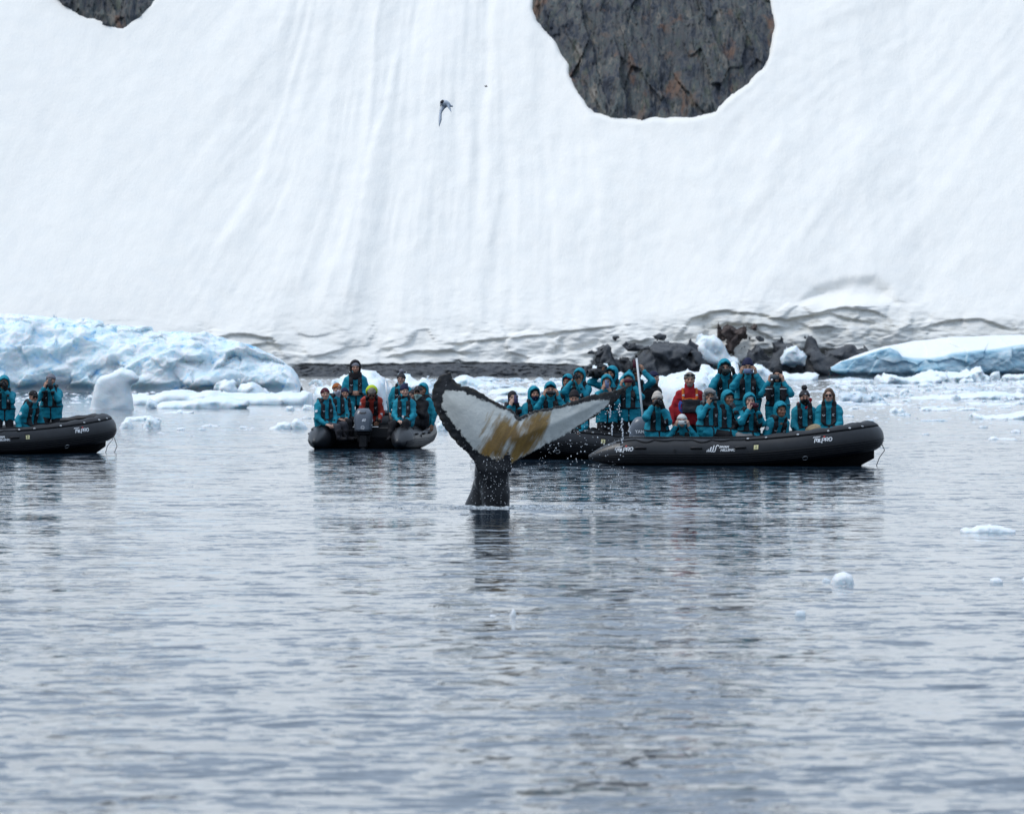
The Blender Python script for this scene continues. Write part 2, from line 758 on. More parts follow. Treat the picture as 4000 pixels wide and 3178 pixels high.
# ------------------------------------------------------------------ snow slope above the shore
YS = 842.0


def px_of(x, Y=860.0):
    return 2000.0 + x * FPX / Y


def slope_base(x, z):
    """Depth of the smooth snow slope at height z."""
    p = px_of(x)
    zc = np.interp(p, [-500, 1000, 1300, 1900, 2200, 2600, 2800, 3400, 3600, 4400], [3.5, 3.5, 4.6, 5.6, 6.0, 7.5, 9.0, 8.6, 6.5, 5.5])
    k = 1.1
    over = np.logaddexp(0, (z - zc) / k) * k
    D = 3.0 + 0.30 * z + 0.72 * over
    # a shallow bowl: the face comes forward on the far left, back under the big rock
    D = D + 2.5 * np.sin((p - 900) / 900.0)
    return YS + D


def solve_slope(px, py):
    """Point of the smooth slope seen at a pixel."""
    Y = np.full(np.shape(px), 870.0)
    for _ in range(30):
        x = (px - 2000.0) * Y / FPX
        z = CAMZ - (py - HOR) * Y / FPX
        Y = 0.5 * Y + 0.5 * slope_base(x, z)
    return (px - 2000.0) * Y / FPX, CAMZ - (py - HOR) * Y / FPX, Y


def px_line(pts):
    a = np.array(pts, float)
    x, z, Y = solve_slope(a[:, 0], a[:, 1])
    return np.stack([x, z], -1)


ROCK_BIG = [(2300, -190), (2190, -150), (2100, -90), (2076, 0), (2071, 36), (2089, 87), (2117, 122), (2163, 168), (2184, 214), (2217, 250), (2212, 286), (2230, 327),
            (2260, 378), (2286, 423), (2316, 452), (2398, 467), (2490, 480), (2551, 468), (2612, 472), (2714, 469), (2796, 444),
            (2837, 403), (2878, 372), (2934, 332), (2954, 301), (2995, 265), (3015, 214), (3026, 153), (3038, 102), (3023, 51), (3013, 0),
            (2990, -60), (2900, -130), (2760, -170), (2600, -230), (2450, -215)]
ROCK_LEFT = [(180, -130), (170, -60), (215, -4), (269, 37), (325, 65), (399, 83), (408, 102), (482, 111), (547, 65), (612, 0), (650, -70), (600, -150), (400, -180)]


def build_slope():
    xs = np.concatenate([[-420, -300, -220, -160, -125, -105], np.arange(-88, 88.01, 0.29), [105, 125, 160, 220, 300, 420]])
    zs = np.concatenate([np.arange(-0.6, 12, 0.095), np.arange(12, 60, 0.34), np.arange(60.4, 82, 1.2)])
    X, Z = np.meshgrid(xs, zs)
    P = px_of(X)
    Y = slope_base(X, Z)
    # fall lines: the streaks lean by place
    k = np.interp(P, [0, 700, 1050, 1450, 1900, 2350, 2800, 3600, 4200], [0.35, 0.5, 0.6, 0.18, 0.0, -0.05, 0.42, 0.8, 0.8])
    U = X - k * np.clip(Z, 0, 60)
    hi = sstep(3.5, 9, Z)
    amp = np.interp(P, [0, 600, 950, 1300, 1900, 2300, 2700, 3300, 3900], [0.25, 0.35, 0.9, 1.2, 1.3, 1.0, 0.9, 1.0, 0.6])
    wob = 0.6 * noise2(X / 6, Z / 9, 3)
    wob = wob + 1.5 * noise2(X / 15, Z / 22, 4)
    fl = 0.9 * noise2((U + wob) / 8.5, Z / 50, 11) + 0.34 * noise2((U + wob) / 2.3, Z / 22, 12) * (0.5 + noise2(X / 9, Z / 16, 15)) + 0.17 * noise2((U + wob * .5) / 0.8, Z / 14, 13) * (0.6 + noise2(X / 6, Z / 9, 18)) + 0.05 * fbm2(X / 0.5, Z / 0.7, 3, seed=19)
    fl = fl + 0.30 * np.maximum(0, 1 - np.abs(noise2((U + wob) / 7.0 + 4, Z / 30, 14)) * 6) * np.clip(noise2(X / 11, Z / 11, 16) * 2, 0, 1)   # a few runnels
    d = fl * amp * hi * 0.9
    d += 0.20 * fbm2(X / 2.4, Z / 3.2, 5, seed=21) * (0.35 + 0.65 * hi * np.clip(amp, 0, 1))
    d += 0.9 * fbm2(X / 26, Z / 30, 2, seed=22) * hi

    def step(pts, h, w, soft=1.0):
        """A shoulder in the snow along a line: the ground on its right stands h metres prouder."""
        L = px_line(pts)
        o = np.argsort(L[:, 1])
        lx = np.interp(Z, L[o, 1], L[o, 0])
        zlo, zhi = L[:, 1].min(), L[:, 1].max()
        fade = sstep(zlo - 2, zlo + 2.5, Z) * (1 - sstep(zhi - 5, zhi + 4, Z))
        s = X - lx + 0.35 * noise2(Z / 2.2, X * 0 + h, 31) + 0.06 * noise2(Z / 0.9, X * 0 + h, 32)
        return 0.6 * h * sstep(-1.5 * w, 1.5 * w, s) * np.exp(-np.clip(s, 0, None) / (6 * soft)) * fade

    d += step([(1560, 150), (1500, 420), (1440, 600), (1415, 760), (1390, 900), (1372, 1010), (1330, 1190)], 0.85, 0.35)
    d += step([(1090, 430), (1030, 640), (980, 770), (900, 880), (850, 960)], 0.8, 0.5)
    d += step([(1180, 560), (1140, 700), (1050, 900)], 0.5, 0.5)
    d += step([(1925, -50), (1915, 250), (1895, 480), (1890, 800), (1900, 1000)], 0.6, 0.5, 0.5)
    d += step([(1960, -50), (1950, 350), (1965, 620), (1985, 1250)], -0.45, 0.6, 0.5)
    d += step([(2120, 400), (2150, 700), (2170, 1000)], 0.7, 0.5)
    d += step([(2330, 560), (2345, 800), (2290, 1100)], 0.5, 0.5)
    d += step([(3560, 300), (3300, 620), (3080, 950), (2960, 1120)], 0.5, 1.1)
    d += step([(3800, 250), (3620, 500), (3400, 850), (3250, 1050)], 0.4, 1.0)
    d += step([(3050, 470), (3000, 640), (2900, 830)], 0.6, 0.7)
    # bank of snow that laps round the rocks
    for poly in (ROCK_BIG, ROCK_LEFT):
        sd = poly_sd(px_line(poly), X, Z)
        d += 0.25 * np.exp(-np.clip(-sd, 0, None) / 1.5) * sstep(0.6, -0.2, sd) - 3.0 * sstep(0.0, 1.4, sd)

    # ---- crumbling ice foot at the bottom
    lo = 1 - sstep(4.0, 9.5, Z - np.interp(P, [2500, 2800, 3500, 3800], [0, 2.5, 2.5, 0.5]))
    fx, fz = X + 1.3 * noise2(X / 5, Z / 4, 51), Z + 0.9 * noise2(X / 6, Z / 3, 52)
    blocks = facet3(fx / 4.2, X * 0 + 3, fz / 2.4, 5) * 0.8 + facet3(fx / 1.5, X * 0 + 1, fz / 0.9, 6) * 0.22 * np.clip(0.5 + 2 * noise2(X / 7, Z / 4, 56), 0, 1.4) + 0.9 * noise2(X / 3.5, Z / 2.5, 57)
    lay = noise2(X / 14, (fz + 0.35 * noise2(X / 5, X * 0, 53)) / 0.9, 54)
    rag = np.interp(P, [900, 1200, 1500, 1900, 2300, 2700, 3500, 3900], [0.5, 0.65, 0.8, 1.15, 1.3, 1.3, 1.2, 0.9])
    d += lo * rag * (0.85 * blocks + 0.10 * lay + 0.17 * fbm2(X / 1.1, Z / 0.7, 5, 0.55, seed=55) + 0.13 * facet3(fx / 0.8 + 0.6 * noise2(X / .6, Z / .5, 58), X * 0 + 2, fz / 0.5, 59))

    seam = np.zeros_like(X)

    def lip(pts, h, under):
        """A ledge: snow overhangs h metres above the line and is hollowed out below it."""
        L = px_line(pts)
        o = np.argsort(L[:, 0])
        lz = np.interp(X, L[o, 0], L[o, 1]) + 0.25 * noise2(X / 1.6, X * 0, 61) + 0.15 * noise2(X / 0.6, X * 0, 62)
        fade = sstep(L[:, 0].min() - 1, L[:, 0].min() + 2, X) * (1 - sstep(L[:, 0].max() - 2, L[:, 0].max() + 1, X))
        s = Z - lz
        up = h * np.exp(-np.clip(s, 0, None) / 1.2) * sstep(-0.08, 0.10, s)
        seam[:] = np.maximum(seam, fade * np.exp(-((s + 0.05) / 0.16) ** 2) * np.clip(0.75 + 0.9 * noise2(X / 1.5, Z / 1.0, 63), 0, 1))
        dn = -0.6 * under * np.exp(-np.clip(-s, 0, None) / 1.0) * (1 - sstep(-0.25, 0.0, s))
        return (up + dn) * fade

    d += lip([(1150, 1422), (1400, 1425), (1600, 1420), (1900, 1416), (2250, 1428)], 0.9, 0.5)
    d += lip([(1500, 1395), (1620, 1372), (1760, 1368), (1850, 1380)], 0.45, 0.7)
    d += lip([(1720, 1345), (1880, 1330), (2080, 1310), (2250, 1290), (2420, 1272)], 0.4, 0.5)
    d += lip([(2640, 1330), (2700, 1245), (2800, 1212), (2950, 1225), (3080, 1250), (3180, 1225), (3300, 1200), (3420, 1215), (3480, 1250)], 0.55, 0.5)
    d += lip([(2740, 1290), (2850, 1262), (2960, 1268), (3060, 1275)], 0.3, 0.6)
    d += lip([(3160, 1235), (3240, 1222), (3290, 1240), (3430, 1262)], 0.5, 0.5)
    d += lip([(3600, 1280), (3700, 1252), (3830, 1245), (3960, 1290)], 0.5, 0.5)
    d += lip([(820, 1325), (930, 1300), (1060, 1320), (1120, 1400)], 0.6, 0.7)
    d += lip([(960, 1355), (1040, 1335), (1110, 1352)], 0.4, 0.6)
    # slump hollow up on the right
    L = px_line([(3120, 1180), (3180, 1120), (3300, 1085), (3420, 1075), (3480, 1120), (3510, 1190)])
    sdl = poly_sd(L, X, Z)
    d -= 1.5 * sstep(-0.4, 1.6, sdl)
    # snow ends above the rocks: pushed back below its lower edge
    zl = np.interp(P, [1100, 1150, 1400, 1650, 1900, 2200, 2300, 2340, 2400, 2450, 2500, 2700, 2790, 2860, 2910, 2960, 3020, 3110, 3200, 3330, 3420, 4200],
                   [1.1, 1.2, 1.3, 1.45, 1.3, 1.0, 1.2, 4.2, 1.6, 1.3, 4.0, 3.6, 1.2, 1.4, 2.6, 3.6, 3.8, 3.8, 3.8, 3.4, 1.2, 0.6])
    zl = zl + 0.25 * noise2(X / 1.4, X * 0 + 7, 71) + 0.12 * noise2(X / 0.5, X * 0 + 7, 72)
    d -= 3.2 * (1 - sstep(-0.5, 0.05, Z - zl))
    # wind and melt have softened the breaks
    for _ in range(1):
        e = d.copy()
        e[1:-1, 1:-1] = 0.5 * d[1:-1, 1:-1] + 0.125 * (d[:-2, 1:-1] + d[2:, 1:-1] + d[1:-1, :-2] + d[1:-1, 2:])
        d = np.where(Z > zl + 0.35, e, d)
    Y = Y - d
    # the brow of the slope rounds off above
    Y = Y + 30 * sstep(66, 84, Z) ** 2 * (1 + 0.4 * noise2(X / 30, X * 0, 90))
    V = np.stack([X, Y, Z], -1).reshape(-1, 3)
    # dirt frozen into the foot of the slope
    dirt = lo * sstep(2550, 2720, P) * (0.55 + 0.6 * fbm2(X / 3, Z / 1.2, 3, seed=81)) * (1 - sstep(8.5, 9.6, Z + 0.5 * noise2(X / 2, Z / 2, 82)))
    dirt = dirt + 0.55 * lo * sstep(1850, 1600, P) * sstep(2.6, 1.4, Z) * (0.5 + fbm2(X / 4, Z / 0.8, 3, seed=83))
    dirt = dirt + 0.8 * np.exp(-(((P - 1030) / 70) ** 2 + ((Z - 4.0) / 1.6) ** 2))
    dirt = dirt + 0.25 * lo * (0.3 + fbm2(X / 6, Z / 0.7, 3, seed=84))
    me = mk_mesh('snow_slope', V, [grid_faces(*X.shape)])
    set_attr(me, 'dirt', np.clip(dirt, 0, 1))
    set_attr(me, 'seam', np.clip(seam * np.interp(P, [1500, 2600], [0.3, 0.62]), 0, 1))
    t = NT('snow')
    v = t.coords()
    n = t.noise(v, 0.35, 5, 0.6)
    base = t.ramp(n, [(0.35, (0.93, 0.905, 0.85)), (0.6, (0.96, 0.925, 0.86)), (0.8, (0.945, 0.915, 0.855))])
    vd = t.coords((0.5, 1, 2.6))
    n2 = t.noise(vd, 1.6, 6, 0.65)
    dcol = t.ramp(n2, [(0.30, (0.36, 0.33, 0.27)), (0.42, (0.62, 0.60, 0.54)), (0.6, (0.78, 0.78, 0.75))])
    c = t.mix(t.attr('dirt'), base, dcol)
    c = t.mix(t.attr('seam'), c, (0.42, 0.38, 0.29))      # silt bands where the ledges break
    vs = t.coords((1.6, 1.0, 0.5))
    nb = t.noise(vs, 2.2, 8, 0.62)
    nor = t.bump(nb, 0.32, 0.30)
    nor = t.bump(t.noise(t.coords(), 7.0, 5, 0.65), 0.12, 0.07, nor)
    m = t.done(c, 0.85, nor, spec=0.25)
    o = add('snow_slope', me, m)
    o['kind'] = 'structure'


build_slope()


def rock_mat(name, cols, stretch, scale, bump=0.8, bdist=0.25):
    t = NT(name)
    v = t.coords(stretch)
    n = t.noise(v, scale, 8, 0.68, 0.4)
    c = t.ramp(n, cols)
    v2 = t.coords(stretch)
    n2 = t.noise(v2, scale * 0.22, 3, 0.5)
    c = t.mix(t.ramp(n2, [(0.35, (0, 0, 0)), (0.7, (0.5, 0.5, 0.5))]), c, tuple(np.clip(np.array(cols[1][1]) * 0.55, 0, 1)))
    n3 = t.noise(v2, scale * 4.0, 6, 0.7)
    nor = t.bump(n3, bump, bdist)
    return t, c, nor


def build_rock_face(poly, name, label, seed):
    L = px_line(poly)
    x0, x1 = L[:, 0].min() - 1.5, L[:, 0].max() + 1.5
    z0, z1 = L[:, 1].min() - 1.5, L[:, 1].max() + 1
    xs = np.arange(x0, x1, 0.15)
    zs = np.concatenate([np.arange(z0, min(z1, 56), 0.2), np.arange(min(z1, 56), z1 + .6, 1.0)])
    X, Z = np.meshgrid(xs, zs)
    sd = poly_sd(L, X + 0.55 * fbm2(X / 1.6, Z / 1.6, 3, seed=7), Z + 0.5 * fbm2(X / 1.5, Z / 1.5, 3, seed=8))
    Xw = X + 0.8 * noise2(X / 4, Z / 6, seed) + 0.16 * (Z - z0) * 0.3
    d = np.clip(sd, -0.8, 7) * 0.30 + np.clip(sd, -0.8, 0.4) * 0.5
    st = facet3(Xw / 2.6, X * 0 + seed, Z / 7.0, seed) * 1.5 + facet3(Xw / 0.55, X * 0 + seed, Z / 2.4, seed + 1) * 0.42
    st += 0.35 * (1 - 2 * np.abs(noise2(Xw / 1.1, Z / 9, seed + 2))) + 0.16 * fbm2(Xw / 0.5, Z / 2.0, 3, seed=seed + 3)
    d = d + st * sstep(-0.2, 1.0, sd) * 0.85
    Y = slope_base(X, Z) - d + 0.25
    V = np.stack([X, Y, Z], -1).reshape(-1, 3)
    F = grid_faces(*X.shape)
    keep = (sd.ravel()[F] > -0.75).any(1)
    F = F[keep]
    used, inv = np.unique(F, return_inverse=True)
    me = mk_mesh(name, V[used], [inv.reshape(F.shape)], smooth=True)
    t, c, nor = rock_mat('slate_rock_' + str(seed), [(0.34, (0.020, 0.024, 0.034)), (0.44, (0.065, 0.075, 0.092)), (0.50, (0.135, 0.125, 0.115)),
                                     (0.55, (0.085, 0.108, 0.112)), (0.62, (0.21, 0.185, 0.155)), (0.72, (0.30, 0.28, 0.25))], (1.8, 1.0, 0.55), 0.34)
    # rust and lichen
    v = t.coords((1.2, 1, 0.35))
    n = t.noise(v, 0.25, 4, 0.6)
    c = t.mix(t.ramp(n, [(0.58, (0, 0, 0)), (0.68, (0.75, 0.75, 0.75))]), c, (0.20, 0.115, 0.075))
    ng = t.noise(t.coords((1.6, 1, 0.4)), 0.33, 5, 0.65)
    c = t.mix(t.ramp(ng, [(0.56, (0, 0, 0)), (0.66, (0.6, 0.6, 0.6))]), c, (0.085, 0.10, 0.07))
    nd = t.noise(t.coords((3.0, 1, 0.5)), 0.5, 6, 0.7, 1.0)
    c = t.mix(t.ramp(nd, [(0.36, (0.85, 0.85, 0.85)), (0.44, (0, 0, 0))]), c, (0.018, 0.02, 0.026))
    m = t.done(c, 0.8, nor, spec=0.3)
    o = add(name, me, m)
    o.location.y = 0.0
    return tag(o, label, 'rock')


build_rock_face(ROCK_BIG, 'cliff_rock', 'large dark slate rock face rising out of the snow slope at upper centre', 3)
build_rock_face(ROCK_LEFT, 'cliff_rock', 'dark rock point showing at the upper left corner of the snow slope', 9)


# ------------------------------------------------------------------ shore
T_, C_, N_ = rock_mat('shore_rock', [(0.25, (0.028, 0.031, 0.038)), (0.45, (0.075, 0.082, 0.094)), (0.62, (0.115, 0.120, 0.125)), (0.85, (0.18, 0.17, 0.16))],
                      (0.9, 1.0, 1.4), 1.1)
SHORE_MAT = T_.done(C_, 0.65, N_, spec=0.4)


def build_shore():
    xs = np.concatenate([[-420, -200, -120], np.arange(-80, 80.01, 0.2), [120, 200, 420]])
    v = np.linspace(0, 1, 34)
    X, T = np.meshgrid(xs, v)
    P = px_of(X)
    H = np.interp(P, [1100, 1300, 1500, 1700, 1850, 2000, 2200, 2400, 3300], [1.2, 1.5, 1.45, 1.7, 1.6, 1.75, 1.3, 1.4, 1.2])
    H = H * (1 + 0.22 * fbm2(X / 3.5, X * 0, 3, seed=5))
    Z = -0.4 + (H + 0.4) * np.sin(T * np.pi / 2)
    Y = YS - 1.2 + 7.0 * T ** 1.4
    n = facet3(X / 1.6, Y / 1.6, Z / 0.9, 4) * 0.6 + facet3(X / 0.6, Y / 0.6, Z / 0.4, 8) * 0.22
    Y = Y - n * 0.9
    Z = Z + n * 0.28 * sstep(0.05, 0.3, T)
    V = np.stack([X, Y, Z], -1).reshape(-1, 3)
    o = add('shore', mk_mesh('shore', V, [grid_faces(*X.shape)]), SHORE_MAT)
    o['kind'] = 'structure'


build_shore()


def outline_solid(name, pts, Y, depth, h=None, seed=0, rough=0.5, facet=0.5, base=None, round_=0.3, tilt=0.0, fine=1.0):
    """A solid whose front outline is known: given real depth, rounded towards its edges and broken up by noise."""
    P = np.array([at(x, y, Y)[[0, 2]] for x, y in pts])
    if base is None:
        base = -0.05 * (P[:, 1].max())
    low = P[:, 1] < 0.14 * P[:, 1].max()
    P[low, 1] = np.minimum(P[low, 1], base - 0.45 * P[:, 1].max())
    cx = 0.5 * (P[:, 0].min() + P[:, 0].max())
    P[:, 0] -= cx
    w, hh = np.ptp(P[:, 0]), np.ptp(P[:, 1])
    if h is None:
        h = max((w * hh) ** 0.5 / 23, max(w, hh) / 84) / fine
    real = depth
    depth = min(depth, 0.55 * hh + 0.08 * w)     # worked out squeezed, stretched to its real depth below
    mg = 3 * h + 0.05 * hh
    f = Field((P[:, 0].min() - mg, -depth - mg, P[:, 1].min() - mg), (P[:, 0].max() + mg, depth + mg, P[:, 1].max() + mg), h)
    X, Yy, Z = f.axes()
    X2, Z2 = X[:, 0, :], Z[:, 0, :]
    X2, Z2 = np.broadcast_arrays(X2, Z2)
    sd = poly_sd(P, X2, Z2)
    rr = max(sd.max(), 1e-3) * round_ * 2
    q = np.clip(sd / rr, 0, 1)
    hd = depth * np.sqrt(np.clip(1 - (1 - q) ** 2, 0, 1))
    Zc = Z2 - base
    y0 = tilt * Zc
    F = np.maximum(np.abs(Yy - y0[:, None, :]) - hd[:, None, :], -sd[:, None, :] * 0.8)
    near = np.abs(F) < max(4 * h, 0.25 * hh)
    xi, yi, zi = np.nonzero(near)
    xx, yy, zz = X[xi, 0, 0], Yy[0, yi, 0], Z[0, 0, zi]
    s = 0.5 * hh
    nn = facet * 0.42 * s * facet3(xx / s, yy / s, zz / s, seed) + facet * 0.16 * s * facet3(xx / (s * .4), yy / (s * .4), zz / (s * .4), seed + 3)
    nn += rough * 0.10 * s * fbm3(xx / (s * .5), yy / (s * .5), zz / (s * .5), 3, seed=seed + 7)
    F[xi, yi, zi] += nn
    f.F = F.astype(np.float32)
    V, Q = f.mesh()
    V[:, 1] *= real / depth
    me = mk_mesh(name, V, Q)
    return me, (cx, Y, 0.0)


def rock_outcrop(pts, Y, depth, label, seed, mat=None):
    me, loc = outline_solid('rock_outcrop', pts, Y, depth, seed=seed, rough=1.6, facet=1.15, fine=1.5)
    o = add('rock_outcrop', me, mat or SHORE_MAT, loc=loc)
    return tag(o, label, 'rock')


rock_outcrop([(2305, 1470), (2318, 1400), (2345, 1357), (2373, 1338), (2392, 1355), (2402, 1400), (2432, 1425), (2440, 1470)], 841, 3.0,
             'pointed dark rock at the shore beside the tall spire of ice', 1)
rock_outcrop([(2455, 1470), (2470, 1400), (2490, 1370), (2530, 1345), (2600, 1342), (2660, 1334), (2690, 1350), (2740, 1380), (2765, 1420), (2750, 1470)], 840, 4.0,
             'broad dark shore rock behind the man in the red jacket with orange straps', 2)
rock_outcrop([(2905, 1470), (2915, 1380), (2950, 1343), (2990, 1362), (3005, 1395), (3025, 1352), (3060, 1340), (3110, 1350), (3140, 1400), (3150, 1470)], 841, 3.5,
             'jagged dark shore rock behind the man in the tall navy beanie', 3)
rock_outcrop([(3120, 1470), (3140, 1380), (3170, 1334), (3195, 1362), (3215, 1385), (3250, 1368), (3310, 1341), (3337, 1345), (3350, 1368), (3395, 1372),
              (3390, 1470)], 842, 3.5, 'long dark shore rock next to the pale blue tabular iceberg', 4)
T_, C_, N_ = rock_mat('brown_rock', [(0.25, (0.05, 0.035, 0.032)), (0.5, (0.10, 0.075, 0.068)), (0.8, (0.19, 0.15, 0.13))], (1, 1, 1.2), 1.0)
BROWN = T_.done(C_, 0.75, N_, spec=0.3)
rock_outcrop([(2815, 1300), (2825, 1275), (2850, 1268), (2870, 1290), (2900, 1285), (2905, 1305), (2880, 1340), (2862, 1375), (2845, 1372), (2840, 1330)], 845.5, 2.6,
             'reddish brown rock patch bared in the dirty ice foot', 5, BROWN)
rock_outcrop([(2935, 1285), (2942, 1270), (2955, 1268), (2958, 1280), (2950, 1291)], 843.5, 2.6, 'tiny brown rock bared under the dirty snow ledge', 6, BROWN)


# ------------------------------------------------------------------ ice
def ice_mat(name, white, blue, vein, amount, rough=0.45, scale=1.0, sss=0.25):
    t = NT(name)
    v = t.coords()
    n = t.noise(v, 0.9 * scale, 4, 0.6, 0.6)
    n2 = t.noise(t.coords((1, 1, 1.8)), 0.8 * scale, 6, 0.65, 1.2)
    c = t.mix(t.ramp(n, [(0.40, (0, 0, 0)), (0.68, (amount, amount, amount))]), white, blue)
    c = t.mix(t.ramp(n2, [(0.56, (0, 0, 0)), (0.68, (amount * 0.9,) * 3)]), c, vein)
    nb = t.noise(v, 5 * scale, 6, 0.6)
    nor = t.bump(nb, 0.45, 0.08 / scale)
    t.b.inputs['Subsurface Weight'].default_value = 0.8
    t.b.inputs['Subsurface Radius'].default_value = (0.7, 0.9, 1.0)
    t.b.inputs['Subsurface Scale'].default_value = sss
    return t.done(c, rough, nor, spec=0.4)


ICE = ice_mat('white_ice', (0.88, 0.92, 0.94), (0.66, 0.82, 0.90), (0.55, 0.78, 0.90), 0.55, 0.55, 1.2)
ICE_CLEAR = ice_mat('grey_ice', (0.70, 0.76, 0.80), (0.52, 0.64, 0.70), (0.45, 0.60, 0.68), 0.7, 0.25, 1.5)
ICE_BLUE = ice_mat('blue_glacier_ice', (0.90, 0.935, 0.955), (0.66, 0.84, 0.95), (0.27, 0.62, 0.92), 1.0, 0.55, 0.75, 0.6)


def glacier_tongue():
    Y0 = 393.0
    px = np.linspace(-300, 1166, 400)
    base = np.interp(px, [-420, 0, 300, 520, 800, 1166], [1538, 1536, 1534, 1531, 1528, 1516])
    crest = np.interp(px, [-420, 0, 200, 300, 380, 480, 560, 700, 800, 900, 960, 1020, 1080, 1130, 1150, 1166],
                      [1250, 1238, 1240, 1248, 1268, 1278, 1292, 1302, 1316, 1335, 1352, 1380, 1410, 1440, 1465, 1512])
    v = np.linspace(0, 1, 160)
    PX, T = np.meshgrid(px, v)
    s = FPX / Y0
    X = (PX - 2000) / s
    zc = np.interp(PX, px, 2 + (HOR - crest) / s)
    f = np.clip(T / 0.72, 0, 1)
    b = np.clip((T - 0.72) / 0.28, 0, 1)
    Z = -0.4 + (zc + 0.4) * (np.sin(f * np.pi / 2) ** 0.85) * np.cos(b * np.pi / 2) - 0.4 * b
    D = 6.0 * f ** 1.5 + 5.0 * b
    D = D - 1.2 * np.sin(X * 0.5) * (1 - f)
    Y = Y0 + D
    rag = 0.9
    q = [X * 0.9 + 0.25 * Z, Y * 0.7, Z * 1.15 - 0.35 * X]
    mod = np.clip(0.55 + 1.3 * noise2(X / 4, Z / 2.5, 17), 0.1, 1.3)
    wq = [q[0] + 0.4 * noise3(q[0], q[1], q[2], 21), q[1], q[2] + 0.35 * noise3(q[0], q[1], q[2], 22)]
    d = 0.7 * facet3(wq[0] / 2.6, wq[1] / 2.6, wq[2] / 1.8, 11) + 0.30 * mod * facet3(wq[0] / 0.9, wq[1] / 0.9, wq[2] / 0.6, 12) + 0.10 * mod * facet3(wq[0] / 0.4, wq[1] / 0.4, wq[2] / 0.3, 19)
    d += 0.34 * ridged3(q[0] / 2.4, q[1] / 2.4, q[2] / 2.0, 3, seed=13) - 0.2 + 0.5 * noise3(q[0] / 1.8, q[1] / 1.8, q[2] / 1.4, 18) + 0.08 * fbm3(q[0] / .5, q[1] / .5, q[2] / .5, 4, 0.55, seed=14)
    side = np.clip((1166 - PX) / 150, 0.1, 1)
    k = rag * side * sstep(0.0, 0.08, T)
    Y = Y - 1.0 * d * k
    Z = Z + 0.42 * d * k * sstep(0.05, 0.5, f)
    # waterline notch
    Y = Y + 0.8 * np.exp(-((Z - 0.15) / 0.35) ** 2)
    V = np.stack([X, Y, Z], -1).reshape(-1, 3)
    o = add('iceberg', mk_mesh('iceberg', V, [grid_faces(*X.shape)]), ICE_BLUE)
    tag(o, 'long jagged blue and white iceberg lying at the far left', 'iceberg')


glacier_tongue()


def tabular_berg():
    Y0 = 765.0
    s = FPX / Y0
    px = np.linspace(3246, 4500, 420)
    base = np.full(len(px), 1474.0)
    cliff = np.interp(px, [3246, 3262, 3290, 3330, 3380, 3440, 3480, 3510, 3530, 3580, 3640, 3690, 3720, 3800, 3900, 4000, 4500],
                      [1434, 1428, 1412, 1402, 1388, 1366, 1358, 1372, 1396, 1404, 1404, 1396, 1384, 1376, 1366, 1348, 1340])
    top = np.interp(px, [3246, 3262, 3330, 3400, 3480, 3520, 3600, 3670, 3770, 3870, 4000, 4500],
                    [1434, 1427, 1400, 1377, 1352, 1345, 1330, 1322, 1312, 1309, 1305, 1300])
    under = np.interp(px, [3246, 3280, 3320, 3400, 4500], [1436, 1452, 1472, 1474, 1474])
    rows = np.linspace(0, 1, 110)
    PX, T = np.meshgrid(px, rows)
    X = (PX - 2000) / s
    zb = np.interp(PX, px, 2 + (HOR - under) / s) - 0.3
    zcl = np.interp(PX, px, 2 + (HOR - cliff) / s)
    zt = np.maximum(np.interp(PX, px, 2 + (HOR - top) / s), zcl + 0.02)
    a = np.clip(T / 0.5, 0, 1)
    b = np.clip((T - 0.5) / 0.3, 0, 1)
    c = np.clip((T - 0.8) / 0.2, 0, 1)
    taper = sstep(3246, 3420, PX)
    Z = zb + (zcl - zb) * a + (zt - zcl) * b - c * (zt + 0.4)
    Y = Y0 + 1.4 * np.sin((PX - 3246) / 95.0) * 0.8 + 0.9 * a ** 3 + (2 + 10 * taper) * b + 3 * c
    Y += 1.8 * sstep(3480, 3560, PX) * (1 - b)
    wall = a * (1 - b)
    n = fbm3(X / 3.2, Y / 3.2, Z / 2.0, 4, seed=31)
    fa = facet3(X / 3.0, Y / 3.0 * 0, Z / 2.2, 33)
    Y = Y - (0.9 * fa + 0.5 * n) * sstep(0, .1, T) * (1 - c) * (0.25 + 0.75 * (1 - b))
    Z = Z + 0.10 * n * b
    Y += 1.0 * np.exp(-((Z - 0.1) / 0.35) ** 2) * (1 - b)
    V = np.stack([X, Y, Z], -1).reshape(-1, 3)
    me = mk_mesh('iceberg', V, [grid_faces(*X.shape)])
    set_attr(me, 'snowcap', sstep(0.02, 0.14, b).ravel())
    t = NT('pale_berg_ice')
    v = t.coords((0.6, 1, 1.3))
    n = t.noise(v, 0.45, 5, 0.6, 0.8)
    c = t.ramp(n, [(0.32, (0.25, 0.47, 0.60)), (0.48, (0.44, 0.62, 0.71)), (0.66, (0.66, 0.77, 0.82)), (0.8, (0.50, 0.66, 0.74))])
    c = t.mix(t.attr('snowcap'), c, (0.90, 0.93, 0.95))
    nor = t.bump(t.noise(t.coords(), 2.0, 6), 0.35, 0.15)
    t.b.inputs['Subsurface Weight'].default_value = 0.7
    t.b.inputs['Subsurface Radius'].default_value = (0.6, 0.9, 1.0)
    t.b.inputs['Subsurface Scale'].default_value = 0.8
    m = t.done(c, 0.45, nor, spec=0.35)
    o = add('iceberg', me, m)
    tag(o, 'pale blue tabular iceberg with snowy top at the right edge', 'iceberg')


tabular_berg()


